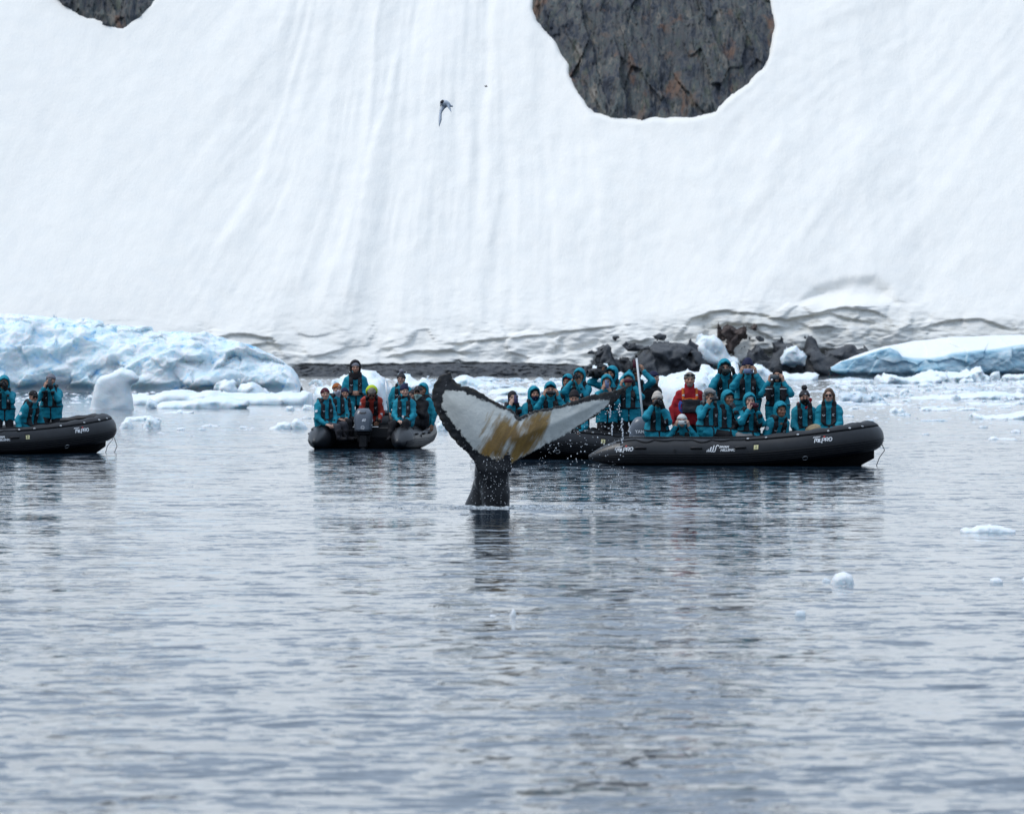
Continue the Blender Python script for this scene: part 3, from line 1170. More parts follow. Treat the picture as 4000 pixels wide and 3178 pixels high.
def ice_piece(pts, label, depth=None, Y=None, seed=1, mat=None, name='ice_floe', cat='ice', group=None, fine=1.0, rough=0.5, facet=0.5, tilt=0.0, round_=0.3):
    pts = np.array(pts, float)
    base = pts[:, 1].max()
    Y = Y or depth_of(base)
    if depth is None:
        depth = 0.45 * np.ptp(pts[:, 0]) * Y / FPX
        depth = max(min(depth, 6.0), 0.5 * np.ptp(pts[:, 1]) * Y / FPX)
    me, loc = outline_solid(name, pts, Y + depth * 0.6, depth, seed=seed, rough=rough, facet=facet, tilt=tilt, round_=round_, fine=fine)
    o = add(name, me, mat or ICE, loc=loc)
    return tag(o, label, cat, group)


def c1(pts):       # points read off enlarged views of the photograph -> frame pixels
    return [(x / 1.658, 1200 + y / 1.658) for x, y in pts]


def c3(pts):
    return [(400 + x / 2.396, 1440 + y / 2.396) for x, y in pts]


def cr(pts):
    return [(3200 + x / 2.695, 1380 + y / 2.695) for x, y in pts]


def cf(pts):
    return [(3000 + x / 2.156, 1900 + y / 2.156) for x, y in pts]


ice_piece(c1([(545, 662), (590, 590), (605, 520), (620, 470), (650, 440), (700, 425), (760, 405), (790, 388), (815, 402), (850, 405), (885, 430), (912, 465), (880, 492),
              (852, 510), (848, 545), (862, 590), (885, 625), (930, 645), (955, 662)]),
          'mushroom shaped white ice block standing behind the left boat', depth=0.6, seed=3, rough=0.25, facet=0.10, round_=0.14, fine=1.4, name='ice_block')
ice_piece(c3([(395, 372), (408, 325), (440, 285), (470, 290), (505, 305), (540, 350), (562, 372)]), 'small grey ice lump at the foot of the mushroom shaped block', seed=5, mat=ICE_CLEAR)
ice_piece(c3([(505, 372), (525, 318), (600, 302), (800, 296), (950, 268), (1180, 266), (1370, 296), (1382, 345), (1250, 368), (900, 372)]),
          'smooth low ice floe in front of the long snowy floe', depth=2.6, seed=6, facet=0.25)
ice_piece(c3([(280, 338), (285, 228), (400, 236), (500, 236), (600, 196), (750, 192), (900, 212), (1000, 196), (1080, 192), (1100, 218), (1300, 226), (1500, 226), (1700, 216),
              (1850, 216), (1970, 212), (1985, 335)]), 'long snowy ice floe stretching towards the middle boat', depth=4.5, seed=8, facet=0.35)
ice_piece(c3([(1085, 330), (1088, 190), (1095, 150), (1150, 112), (1205, 106), (1235, 130), (1245, 165), (1270, 200), (1270, 330)]),
          'squarish bluish ice lump riding on the long snowy floe', depth=1.6, Y=292, seed=9, facet=0.6)
ice_piece(c3([(1262, 330), (1268, 190), (1280, 150), (1330, 118), (1350, 128), (1380, 112), (1415, 112), (1450, 128), (1500, 178), (1545, 230), (1540, 330)]),
          'ridged bluish ice lump with a ramp on its right on the long floe', depth=1.8, Y=294, seed=10, facet=0.6)
ice_piece(c3([(1975, 345), (1985, 260), (1995, 195), (2040, 185), (2100, 190), (2140, 230), (2150, 345)]), 'upright ice block just left of the person in the maroon beanie', depth=1.0, seed=71, facet=0.5)
ice_piece(c3([(140, 558), (180, 505), (215, 478), (250, 472), (275, 505), (290, 535), (310, 555)]), 'round white ice lump beside the bow of the left boat', seed=11)
ice_piece(c3([(345, 562), (395, 518), (415, 455), (450, 446), (490, 462), (540, 500), (545, 535), (565, 562)]), 'craggy white ice lump floating right of the left boat', seed=12, facet=0.8)
ice_piece(c3([(175, 480), (230, 452), (330, 446), (420, 438), (500, 450), (550, 470), (500, 482), (300, 485)]), 'thin flat ice floe behind the craggy lump off the left bow', seed=13)
ice_piece(c3([(1530, 566), (1570, 548), (1612, 538), (1640, 506), (1700, 496), (1765, 506), (1775, 566)]), 'low rounded ice lump left of the stern boat', seed=14, facet=0.3)
ice_piece(c3([(1762, 566), (1770, 500), (1798, 466), (1830, 464), (1870, 492), (1905, 525), (1942, 566)]), 'wedge shaped ice lump left of the stern boat', seed=15, facet=0.45)
ice_piece(c3([(680, 574), (700, 553), (760, 550), (792, 574)]), 'small flat ice piece in open water between the two left boats', seed=16)
ice_piece(c3([(1268, 560), (1290, 537), (1320, 537), (1338, 548), (1375, 560)]), 'tiny ice knob in open water left of the wedge shaped lump', seed=17)
ice_piece(c3([(505, 417), (600, 402), (700, 400), (722, 380), (750, 386), (760, 400), (862, 395), (845, 417)]), 'thin ice sliver with a small peak below the smooth floe', seed=18)
ice_piece(c3([(1690, 392), (1720, 355), (1780, 345), (1820, 392)]), 'small ice lump off the end of the long snowy floe', seed=19)
ice_piece(c3([(1850, 385), (1890, 335), (1960, 340), (2010, 385)]), 'bluish ice hump below the upright block by the maroon beanie', seed=20)
ice_piece(c3([(900, 537), (940, 528), (1000, 522), (1012, 512), (1030, 525), (1100, 530), (1090, 538)]), 'spiky ice sliver floating in the open water between the left boats', seed=21)
# behind the boat seen from astern
ice_piece([(1222, 1604), (1226, 1540), (1232, 1520), (1250, 1512), (1300, 1512), (1330, 1500), (1342, 1472), (1362, 1464), (1400, 1462), (1450, 1470), (1480, 1478), (1505, 1492),
           (1516, 1540), (1530, 1604)], 'big blue white ice pile behind the standing man in the stern boat', depth=3.0, seed=22, facet=0.8)
ice_piece([(1556, 1556), (1568, 1490), (1578, 1468), (1596, 1462), (1615, 1474), (1632, 1480), (1650, 1470), (1668, 1482), (1690, 1492), (1722, 1540), (1726, 1556)],
          'blocky ice pile behind the woman with the grey bobble hat', depth=3.0, seed=23, facet=0.8)
ice_piece([(1690, 1682), (1706, 1655), (1722, 1640), (1745, 1648), (1760, 1682)], 'white ice hump between the stern boat and the left fluke', seed=24)
ice_piece([(1740, 1518), (1762, 1484), (1795, 1466), (1822, 1462), (1850, 1474), (1900, 1494), (1958, 1506), (1955, 1518)], 'snowy ice hill above the left tail fluke', depth=4, seed=25, facet=0.5)
ice_piece([(1880, 1540), (1920, 1524), (2000, 1512), (2080, 1516), (2170, 1510), (2240, 1520), (2300, 1540)], 'broad low floe behind the row of people past the tail', depth=6, seed=26, facet=0.5)
ice_piece([(1905, 1572), (1940, 1550), (1980, 1546), (2010, 1556), (2060, 1572)], 'small white ice hump left of the person with the purple phone', seed=27)
ice_piece([(2285, 1504), (2300, 1466), (2316, 1432), (2330, 1421), (2338, 1436), (2346, 1462), (2352, 1430), (2360, 1420), (2370, 1440), (2392, 1462), (2430, 1466), (2450, 1504)],
          'tall white ice spire behind the person with the video camera', depth=2.0, seed=28, facet=0.6)
ice_piece([(2440, 1506), (2470, 1470), (2500, 1462), (2530, 1468), (2560, 1506)], 'white ice hump behind the white pole', depth=3.0, seed=73)
ice_piece([(2545, 1604), (2562, 1510), (2590, 1476), (2650, 1464), (2700, 1444), (2742, 1438), (2766, 1441), (2776, 1468), (2800, 1452), (2840, 1430), (2870, 1420), (2886, 1440),
           (2905, 1480), (2925, 1604)], 'large ice pile behind the man in red with orange straps', depth=4.5, seed=29, facet=0.7)
ice_piece([(2900, 1486), (2925, 1436), (2950, 1422), (2975, 1424), (3000, 1440), (3014, 1454), (3060, 1452), (3100, 1460), (3130, 1460), (3155, 1454), (3195, 1456), (3200, 1464),
           (3180, 1480), (3150, 1486)], 'sloping pale ice floe behind the person in the black balaclava', depth=5, seed=30, facet=0.35)
ice_piece([(3048, 1428), (3046, 1398), (3062, 1366), (3090, 1352), (3108, 1350), (3128, 1372), (3147, 1390), (3138, 1428)], 'snow block lodged against the dark shore rocks', depth=2.0, Y=836,
          seed=31, facet=0.5, name='snow_block', cat='snow')
ice_piece([(2690, 1410), (2712, 1345), (2745, 1312), (2790, 1305), (2825, 1335), (2850, 1385), (2885, 1398), (2900, 1430), (2860, 1440), (2720, 1430)],
          'dome of fallen snow between the dark shore rocks', depth=2.5, Y=840, seed=32, facet=0.6, rough=1.0, name='snow_block', cat='snow')
# right hand side
ice_piece(cr([(575, 318), (585, 260), (602, 232), (635, 226), (655, 250), (690, 212), (760, 214), (850, 240), (950, 256), (1100, 246), (1250, 236), (1290, 280), (1260, 318)]),
          'long white ice floe with a knobbed left end before the tabular berg', depth=4.5, seed=33, facet=0.45)
ice_piece(cr([(960, 300), (965, 250), (1010, 222), (1080, 196), (1160, 190), (1240, 176), (1300, 190), (1400, 202), (1520, 196), (1595, 182), (1618, 155), (1660, 150), (1702, 158),
              (1715, 200), (1760, 222), (1795, 240), (1790, 300)]), 'lumpy white ice row with a square block before the tabular berg', depth=5, seed=34, facet=0.6)
ice_piece(cr([(1780, 290), (1800, 220), (1835, 192), (1885, 192), (1905, 240), (1915, 290)]), 'cone shaped ice lump in front of the tabular berg', seed=35, facet=0.5)
ice_piece(cr([(1910, 290), (1930, 235), (2000, 212), (2080, 222), (2160, 212), (2260, 225), (2300, 290)]), 'lumpy ice floe at the right edge before the tabular berg', seed=36, facet=0.5)
ice_piece(cr([(185, 514), (200, 430), (280, 402), (330, 412), (370, 432), (420, 402), (480, 425), (520, 432), (560, 412), (640, 432), (695, 492), (640, 514)]),
          'clear grey ice floe beside the woman in sunglasses', seed=37, mat=ICE_CLEAR, facet=0.6)
ice_piece(cr([(640, 452), (665, 425), (705, 412), (775, 434), (810, 452)]), 'grey ice lump left of the tilted ice ramp', seed=38, mat=ICE_CLEAR)
ice_piece(cr([(815, 448), (850, 405), (885, 368), (938, 370), (945, 448)]), 'tilted ice ramp floating below the knobbed floe', seed=39, facet=0.4)
ice_piece(cr([(890, 482), (1000, 452), (1200, 446), (1400, 432), (1600, 412), (1830, 396), (1990, 408), (2020, 425), (2110, 404), (2122, 470), (1900, 478), (1500, 480)]),
          'wide flat snowy floe with an upturned right end', depth=5, seed=40, facet=0.3)
ice_piece(cr([(715, 624), (755, 584), (798, 560), (828, 592), (862, 570), (905, 600), (915, 624)]), 'small twin peaked ice hump in open water at the right', seed=41)
ice_piece(cr([(1035, 602), (1070, 572), (1138, 558), (1180, 582), (1360, 576), (1390, 602)]), 'thin ice floe right of the twin peaked hump', seed=42)
ice_piece(cr([(1395, 598), (1500, 576), (1620, 568), (1755, 598)]), 'flat ice sliver in line with the thin floe at the right', seed=43)
ice_piece(cr([(1598, 690), (1604, 642), (1640, 628), (1690, 650), (1850, 646), (2000, 640), (2070, 620), (2160, 600), (2260, 610), (2280, 690)]),
          'long white floe reaching out of frame at the right edge', seed=44, depth=2.5)
ice_piece(cr([(1066, 716), (1075, 700), (1300, 692), (1404, 716)]), 'thin flat ice plate below the twin peaked hump', seed=45, mat=ICE_CLEAR)
ice_piece(cr([(1765, 908), (1800, 880), (1840, 872), (1885, 892), (2050, 890), (2115, 908)]), 'low white floe nearest the front boat on the right', seed=46)
ice_piece(cr([(295, 586), (340, 566), (390, 560), (435, 586)]), 'small ice hump just right of the woman in sunglasses', seed=47)
ice_piece(cr([(465, 716), (500, 699), (560, 696), (605, 716)]), 'small grey ice hump above the bow of the front boat', seed=48, mat=ICE_CLEAR)
ice_piece(cr([(1845, 578), (1900, 561), (2000, 556), (2065, 578)]), 'small white floe near the right edge above the long white floe', seed=49)
ice_piece(cr([(1690, 516), (1720, 492), (1745, 482), (1785, 516)]), 'dark wet ice knob under the wide flat floe', seed=50, mat=ICE_CLEAR)
# foreground
ice_piece(cf([(1612, 388), (1622, 358), (1662, 344), (1720, 352), (1760, 326), (1870, 318), (1950, 330), (2040, 350), (2082, 366), (2075, 388)]),
          'flat white ice floe in the near water at the right', seed=51, facet=0.25)
ice_piece(cf([(538, 828), (545, 775), (562, 744), (600, 722), (650, 719), (700, 740), (726, 782), (728, 828)]), 'round white ice ball in the near water at the right', seed=52, facet=0.4, rough=0.6)
ice_piece(cf([(450, 800), (465, 772), (490, 768), (520, 785), (540, 800)]), 'little wet ice bit touching the round ice ball', seed=53, mat=ICE_CLEAR)
ice_piece(cf([(1858, 822), (1870, 780), (1900, 764), (1940, 764), (1975, 785), (1995, 822)]), 'round white ice lump in the near water by the right edge', seed=54, facet=0.2)
ice_piece(cf([(2125, 815), (2140, 775), (2180, 755), (2220, 780), (2230, 815)]), 'ice lump cut off by the right edge in the near water', seed=55, facet=0.2)
ice_piece(cf([(222, 1082), (230, 1048), (262, 1040), (312, 1046), (322, 1082)]), 'small grey ice cube low in the near water', seed=56, mat=ICE_CLEAR, facet=0.3)
ice_piece([(1985, 2411), (1992, 2396), (2003, 2376), (2012, 2388), (2022, 2411)], 'tiny pointed ice tip in the near water below the tail', seed=57, facet=0.3)
ice_piece([(1898, 2411), (1918, 2400), (1935, 2402), (1948, 2411)], 'tiny flat ice bit left of the pointed ice tip', seed=58, facet=0.3)


# loose brash: one of each kind, then copies
def brash_shapes(n):
    out = []
    for k in range(n):
        r = np.random.default_rng(100 + k)
        w = 1.0
        m = 9
        xs = np.linspace(-0.5, 0.5, m)
        top = np.array([0.0] + list(0.35 + 0.65 * r.random(m - 2)) + [0.0]) * (0.28 + 0.2 * r.random())
        pts = [(2000 + x * FPX / 100, HOR + (CAMZ - z) * FPX / 100) for x, z in zip(xs, top)]
        me, _ = outline_solid('brash_ice', pts, 100.0, 0.42, h=0.034, seed=200 + k, facet=0.7, rough=0.8)
        out.append(me)
    return out


BR = brash_shapes(9)
for k, b in enumerate(BR):
    b.materials.append(ICE_CLEAR if k % 4 == 3 else ICE)


def brash():
    r = np.random.default_rng(5)
    zones = [  # px range, row range, count, size px, how flat, where
        (1180, 1780, 1490, 1650, 30, (18, 70), 1.0, 'adrift behind the stern boat'), (1690, 2600, 1484, 1560, 62, (18, 75), 1.0, 'adrift between the whale tail and the shore'),
        (2540, 3260, 1482, 1600, 22, (20, 70), 1.0, 'adrift behind the front boat'), (3250, 4060, 1488, 1585, 66, (16, 75), 1.0, 'adrift before the tabular iceberg'),
        (3250, 4040, 1585, 1740, 20, (14, 55), 1.0, 'in the open water right of the front boat'), (520, 1250, 1600, 1740, 14, (12, 40), 1.0, 'in the open water between the left boats'),
        (-40, 560, 1545, 1600, 12, (16, 60), 1.0, 'beside the people in the left boat'),
        (1640, 2560, 1482, 1575, 70, (70, 210), 0.22, 'lying flat between the whale tail and the shore'), (3230, 4060, 1486, 1600, 76, (70, 230), 0.22, 'lying flat before the tabular iceberg'),
        (1150, 1700, 1500, 1600, 24, (60, 150), 0.25, 'lying flat behind the stern boat')]
    k = 0
    for x0, x1, y0, y1, n, (s0, s1), flat, where in zones:
        for _ in range(n):
            px = r.uniform(x0, x1)
            py = y0 + (y1 - y0) * r.random() ** 1.25
            Y = depth_of(py)
            w = (s0 + (s1 - s0) * r.random() ** 2.2) * Y / FPX
            me = BR[k % len(BR)]
            p = at(px, py, Y)
            a = r.uniform(-0.5, 0.5) if flat < 1 else r.uniform(0, 6.28)
            o = add('brash_ice', me, None, loc=(p[0], Y, -0.01 * w), rot=(0, 0, a), scale=(w, w * r.uniform(.6, 1.1), w * flat * r.uniform(0.35, 0.95)))
            kind = 'wet grey' if (k % len(BR)) % 4 == 3 else 'loose white'
            what = ('plate of thin brash ice ' if flat < 1 else 'brash ice fragment ') + where
            tag(o, kind + ' ' + what, 'ice', 'brash ice ' + where)
            k += 1


brash()


def ice_crumbs():
    """Slush and crumbs too small to count."""
    r = np.random.default_rng(6)
    parts = []
    base = np.array([(1, 0, 0), (0, 1, 0), (-1, 0, 0), (0, -1, 0), (0, 0, 1), (0, 0, -1)], float)
    F = np.array([(0, 1, 4), (1, 2, 4), (2, 3, 4), (3, 0, 4), (1, 0, 5), (2, 1, 5), (3, 2, 5), (0, 3, 5)])
    for x0, x1, y0, y1, n in ((-50, 4050, 1480, 1575, 4600), (1150, 1800, 1560, 1650, 200), (3250, 4050, 1560, 1660, 420), (500, 1250, 1610, 1700, 60)):
        for _ in range(n):
            px, py = r.uniform(x0, x1), y0 + (y1 - y0) * r.random() ** 1.2
            Y = depth_of(py)
            w = (3 + 13 * r.random() ** 2.5) * Y / FPX
            p = at(px, py, Y)
            V = base * (1 + 0.5 * r.random((6, 3))) * np.array([w, w * 0.8, w * r.uniform(.08, .35)])
            a = r.uniform(0, 6.28)
            c, s = math.cos(a), math.sin(a)
            V = np.stack([c * V[:, 0] - s * V[:, 1], s * V[:, 0] + c * V[:, 1], V[:, 2]], -1) + np.array([p[0], Y, 0.0])
            parts.append((V, [F]))
    V, F = merge(parts)
    o = add('ice_crumbs', mk_mesh('ice_crumbs', V, F, smooth=False), ICE)
    o['kind'] = 'stuff'
    o['label'] = 'fine slush and crumbs of ice between the floes'


ice_crumbs()

# ================================================================== INFLATABLE BOATS
RUBBER = plain('boat_rubber', (0.010, 0.011, 0.014), 0.40, 0.35, 7, 0.2, 0.42)
RUBBER_GREY = plain('cone_rubber', (0.017, 0.018, 0.021), 0.36, 0.2, 14, 0.1, 0.5)
HULL = plain('hull_fabric', (0.006, 0.0065, 0.008), 0.85, 0.3, 9, 0.1, 0.1)
BLACK_TRIM = plain('black_trim', (0.008, 0.008, 0.010), 0.55, 0.3, 30, 0.2, 0.4)
DECK = plain('deck_alloy', (0.10, 0.105, 0.11), 0.5, 0.3, 10, 0.1)
WHITE_PRINT = plain('white_print', (0.80, 0.81, 0.82), 0.5, 0.05)
RED_PRINT = plain('red_print', (0.45, 0.04, 0.03), 0.5, 0.05)
YELLOW_PLATE = plain('pale_yellow_plate', (0.72, 0.66, 0.34), 0.5, 0.06)
DARK_PRINT = plain('dark_print', (0.02, 0.02, 0.022), 0.5, 0.05)
STEEL = plain('steel', (0.55, 0.56, 0.57), 0.3, 0.1, metallic=0.9)
COWL = plain('engine_grey', (0.105, 0.125, 0.155), 0.28, 0.1, 20, 0.0, 0.6)
WHITE_POLE = plain('white_pole_paint', (0.72, 0.74, 0.76), 0.4, 0.05)
RT = 0.275
LAT = 0.95


def half_path():
    a = np.linspace(0, np.pi / 2, 60)
    x = np.concatenate([np.linspace(-0.4, 3.34, 120), 3.38 + 1.55 * np.sin(a)])
    y = np.concatenate([np.full(120, LAT), LAT * np.cos(a) ** 0.86])
    s = np.concatenate([[0], np.cumsum(np.hypot(np.diff(x), np.diff(y)))])
    u = np.linspace(0, s[-1], 170)
    x, y = np.interp(u, s, x), np.interp(u, s, y)
    z = 0.262 + 0.29 * np.clip((x - 2.1) / 2.85, 0, 1) ** 1.7 - 0.10 * np.clip((0.45 - x) / 0.85, 0, 1) ** 1.4
    t = np.clip((x + 0.4) / 0.85, 0, 1)
    r = 0.045 + (RT - 0.045) * (1 - (1 - t) ** 1.9)
    C = np.stack([x, y, z], -1)
    T = np.gradient(C, axis=0)
    T /= np.linalg.norm(T, axis=1, keepdims=True)
    O = np.stack([T[:, 1], -T[:, 0], 0 * x], -1) * -1
    O[:, 2] = 0
    O /= np.linalg.norm(O, axis=1, keepdims=True)
    O[-1] = (1, 0, 0)
    U = np.cross(T, O)
    U *= np.sign(U[:, 2:3])
    return u, C, O, U, r


HS, HC, HO, HU, HR = half_path()
HL = HS[-1]


def tube_pt(side, s, th, off=0.0):
    """Point on the tube: side +1 port / -1 starboard, s metres from the stern tip, th degrees up from outboard."""
    s, th, off = np.broadcast_arrays(np.asarray(s, float), np.radians(np.asarray(th, float)), np.asarray(off, float))
    f = lambda A: np.stack([np.interp(s, HS, A[:, k]) for k in range(3)], -1)
    C, O, U = f(HC), f(HO), f(HU)
    r = np.interp(s, HS, HR) + off
    p = C + r[..., None] * (np.cos(th)[..., None] * O + np.sin(th)[..., None] * U)
    p[..., 1] *= side
    return p


def text_mesh(txt, size, shear=0.0, bold=0.0, spacing=1.0):
    c = bpy.data.curves.new('t', 'FONT')
    c.body = txt
    c.size = size
    c.shear = shear
    c.offset = bold
    c.space_character = spacing
    c.resolution_u = 3
    o = bpy.data.objects.new('t', c)
    COL.objects.link(o)
    dg = bpy.context.evaluated_depsgraph_get()
    me = o.evaluated_get(dg).to_mesh()
    V = np.array([v.co[:] for v in me.vertices])
    me.calc_loop_triangles()
    tri = [tuple(t.vertices) for t in me.loop_triangles]
    o.evaluated_get(dg).to_mesh_clear()
    bpy.data.objects.remove(o)
    bpy.data.curves.remove(c)
    V[:, 0] -= 0.5 * (V[:, 0].min() + V[:, 0].max())
    V[:, 1] -= 0.5 * (V[:, 1].min() + V[:, 1].max())
    return V, [np.array(tri)]


def stroke_word():
    """The maker's mark on the tubes, drawn letter by letter in slanted block strokes."""
    arc = lambda cx, cy, rx, ry, a0, a1, n=7: [(cx + rx * math.cos(t), cy + ry * math.sin(t)) for t in np.linspace(math.radians(a0), math.radians(a1), n)]
    L = {
        'M': ([[(0, 0), (0, 1), (0.08, 1.0), (0.75, 1.0), (0.85, 0.9), (0.85, 0)], [(0.42, 1), (0.42, 0.25)]], 1.05),
        'I': ([[(0, 0), (0, 1)]], 0.24),
        'L': ([[(0, 1), (0, 0), (0.5, 0)]], 0.62),
        'P': ([[(0, -0.35), (0, 1), (0.45, 1)] + arc(0.45, 0.72, 0.22, 0.28, 80, -80) + [(0.12, 0.44)]], 0.86),
        'R': ([[(0, 0), (0, 1), (0.45, 1)] + arc(0.45, 0.72, 0.22, 0.28, 80, -80) + [(0.12, 0.44)], [(0.34, 0.44), (0.68, 0)]], 0.88),
        'O': ([arc(0.38, 0.5, 0.38, 0.5, 0, 360, 20)], 0.9),
    }
    parts, x = [], 0.0
    h = 0.068
    for ch in 'MILPRO':
        st, adv = L[ch]
        for s in st:
            parts.append(strip2d([((x + px + 0.28 * py) * h, py * h) for px, py in s], 0.0155))
        x += adv
    V, F = merge(parts)
    V[:, 0] -= 0.5 * (V[:, 0].min() + V[:, 0].max())
    V[:, 1] -= 0.5 * h
    return V, F


TXT = {}


def text_cached(*a):
    if a not in TXT:
        TXT[a] = text_mesh(*a)
    return TXT[a]


def on_tube(parent, name, VF, mat, side, s0, th0, off=0.007, slope=0.0):
    """Lay a flat print on the tube so that it reads from outside."""
    V, F = VF
    u, v = V[:, 0], V[:, 1] + slope * V[:, 0]
    s = s0 + (u if side < 0 else -u)
    P = tube_pt(side, s, th0 + np.degrees(v / RT), off)
    return add(name, mk_mesh(name, P, F, smooth=False), mat, parent)


def strip2d(pts, w):
    """Flat stroke along points (for drawn marks)."""
    P = np.array(pts, float)
    T = np.gradient(P, axis=0)
    T /= np.linalg.norm(T, axis=1, keepdims=True) + 1e-9
    N = np.stack([-T[:, 1], T[:, 0]], -1)
    w = np.broadcast_to(np.asarray(w, float), (len(P),))[:, None] * 0.5
    V = np.vstack([P - N * w, P + N * w])
    n = len(P)
    i = np.arange(n - 1)
    F = np.stack([i, i + 1, i + 1 + n, i + n], -1)
    return np.hstack([V, np.zeros((2 * n, 1))]), [F]


def ring(r, rr, n=14, m=6):
    a = np.arange(n) * 2 * np.pi / n
    b = np.arange(m) * 2 * np.pi / m
    A, B = np.meshgrid(a, b, indexing='ij')
    V = np.stack([(r + rr * np.cos(B)) * np.cos(A), (r + rr * np.cos(B)) * np.sin(A), rr * np.sin(B)], -1).reshape(-1, 3)
    i = np.arange(n)[:, None]
    j = np.arange(m)[None, :]
    F = np.stack([i * m + j, ((i + 1) % n) * m + j, ((i + 1) % n) * m + (j + 1) % m, i * m + (j + 1) % m], -1).reshape(-1, 4)
    return V, [F]


def frame_at(side, s, th, off):
    p = tube_pt(side, s, th, off)
    n = tube_pt(side, s, th, off + 0.1) - p
    n /= np.linalg.norm(n)
    t = tube_pt(side, s + 0.02, th, off) - tube_pt(side, s - 0.02, th, off)
    t -= n * (t @ n)
    t /= np.linalg.norm(t)
    return p, np.stack([t, np.cross(n, t), n], -1)


def swan_logo():
    th = np.linspace(0, np.pi, 9)
    parts = []

    def hook(x, h0, h1, r):
        L = [(x - 0.0, h1)] + [(x + r - r * math.cos(t), h0 - r * math.sin(t)) for t in th] + [(x + 2 * r, h1 + 0.03)]
        L = [(px + 0.25 * py, py) for px, py in L]
        return strip2d(L, 0.017)
    parts.append(hook(-0.085, -0.035, -0.01, 0.018))
    parts.append(hook(-0.040, -0.035, 0.035, 0.022))
    L = [(0.0, 0.045)] + [(0.024 - 0.024 * math.cos(t), -0.035 - 0.024 * math.sin(t)) for t in th] + [(0.048, 0.04)]
    L += [(0.048 + 0.022 - 0.022 * math.cos(t), 0.045 + 0.022 * math.sin(t)) for t in th[1:]]
    parts.append(strip2d([(px + 0.25 * py, py) for px, py in L], 0.017))
    parts.append(strip2d([(-0.118, -0.062), (-0.112, -0.03)], 0.016))
    V, F = merge(parts)
    V[:, 0] -= 0.0
    return V, F


def cowl_section(z, n=28):
    """Half width, half length, centre x of the outboard cowling at height z (0..0.52)."""
    t = np.clip(z / 0.52, 0, 1)
    a = 0.215 * (1 - 0.10 * (1 - t) ** 2) * np.clip(1 - max(0, (t - 0.55) / 0.45) ** 2.6 * 0.45, 0.05, 1)
    b = 0.285 * np.clip(1 - max(0, (t - 0.5) / 0.5) ** 2.4 * 0.42, 0.05, 1)
    cx = 0.03 * t
    return a, b, cx


def engine(parent, x0, lettering=True, steer=0.0):
    rings = []
    zs = [0, 0.01, 0.05, 0.12, 0.2, 0.28, 0.35, 0.41, 0.46, 0.495, 0.515, 0.52]
    th = np.arange(32) * 2 * np.pi / 32
    for k, z in enumerate(zs):
        a, b, cx = cowl_section(z)
        ins = {0: 0.94, 10: 0.86, 11: 0.62}.get(k, 1.0)
        c, s = np.cos(th), np.sin(th)
        e = 0.62
        rings.append(np.stack([cx + ins * b * np.sign(c) * np.abs(c) ** e, ins * a * np.sign(s) * np.abs(s) ** e, np.full(32, z)], -1))
    V, F = loft(rings)
    E = add('outboard_engine', mk_mesh('outboard_engine', V, F), COWL, parent, loc=(x0, 0, 0.41), rot=(0, 0, math.radians(steer)))
    sh = [rbox(0.20, 0.155, 0.035, 0.03, (0.02, 0, -0.045)), rbox(0.13, 0.095, 0.16, 0.03, (0.02, 0, -0.22)), rbox(0.09, 0.05, 0.30, 0.02, (0.0, 0, -0.55)),
          rbox(0.22, 0.11, 0.012, 0.01, (-0.05, 0, -0.52)), rbox(0.06, 0.15, 0.14, 0.02, (0.22, 0, -0.12))]
    V, F = merge(sh)
    add('midsection', mk_mesh('midsection', V, F, False), BLACK_TRIM, E)
    V, F = rbox(0.30, 0.02, 0.02, 0.012, (0.42, 0.02, 0.06))
    add('tiller', mk_mesh('tiller', V, F, False), BLACK_TRIM, E)

    def rear(VF, mat, name, y0, z0):
        V, F = VF
        P = []
        for u, v, _ in V:
            y, z = -(u) + y0, v + z0
            a, b, cx = cowl_section(z)
            q = min(abs(y) / a, 0.98)
            x = cx - b * (1 - q ** (1 / 0.31)) ** 0.31 - 0.006
            P.append((x, y, z))
        add(name, mk_mesh(name, np.array(P), F, False), mat, E)
    rear(text_cached('60', 0.085, 0.2, 0.004, 1.0), WHITE_PRINT, 'lettering', -0.03, 0.255)
    an = np.arange(20) * 2 * np.pi / 20
    rear(strip2d([(0.038 * math.cos(t), 0.038 * math.sin(t)) for t in np.linspace(0, 2 * np.pi, 24)], 0.010), WHITE_PRINT, 'emblem', 0.0, 0.085)
    rear(strip2d([(-0.022, 0.0), (-0.008, 0.006), (0.0, -0.006), (0.022, 0.004)], 0.010), WHITE_PRINT, 'emblem', 0.0, 0.085)
    rear(strip2d([(-0.075, 0.012), (-0.045, -0.008), (0.045, -0.008), (0.075, 0.012)], 0.038), DARK_PRINT, 'vent', 0.0, 0.42)
    rear(strip2d([(x, 0) for x in np.linspace(-0.2, 0.2, 14)], 0.006), DARK_PRINT, 'seam', 0.0, 0.03)
    for sgn in (-1, 1):
        V, F = text_cached('YAMAHA', 0.085, 0.0, 0.003, 1.0)
        P = []
        for u, v, _ in V:
            x = 0.02 + (u if sgn < 0 else -u)
            z = 0.24 + v
            a, b, cx = cowl_section(z)
            q = min(abs(x - cx) / b, 0.98)
            P.append((x, sgn * (a * (1 - q ** (1 / 0.31)) ** 0.31 + 0.006), z))
        add('lettering', mk_mesh('lettering', np.array(P), F, False), WHITE_PRINT, E)
        V, F = strip2d([(x, 0) for x in np.linspace(-0.2, 0.2, 12)], 0.016)
        P = []
        for u, v, _ in V:
            z = 0.14 + v
            a, b, cx = cowl_section(z)
            q = min(abs(u - cx) / b, 0.98)
            P.append((u, sgn * (a * (1 - q ** (1 / 0.31)) ** 0.31 + 0.006), z))
        add('stripe', mk_mesh('stripe', np.array(P), F, False), WHITE_PRINT, E)
    return E


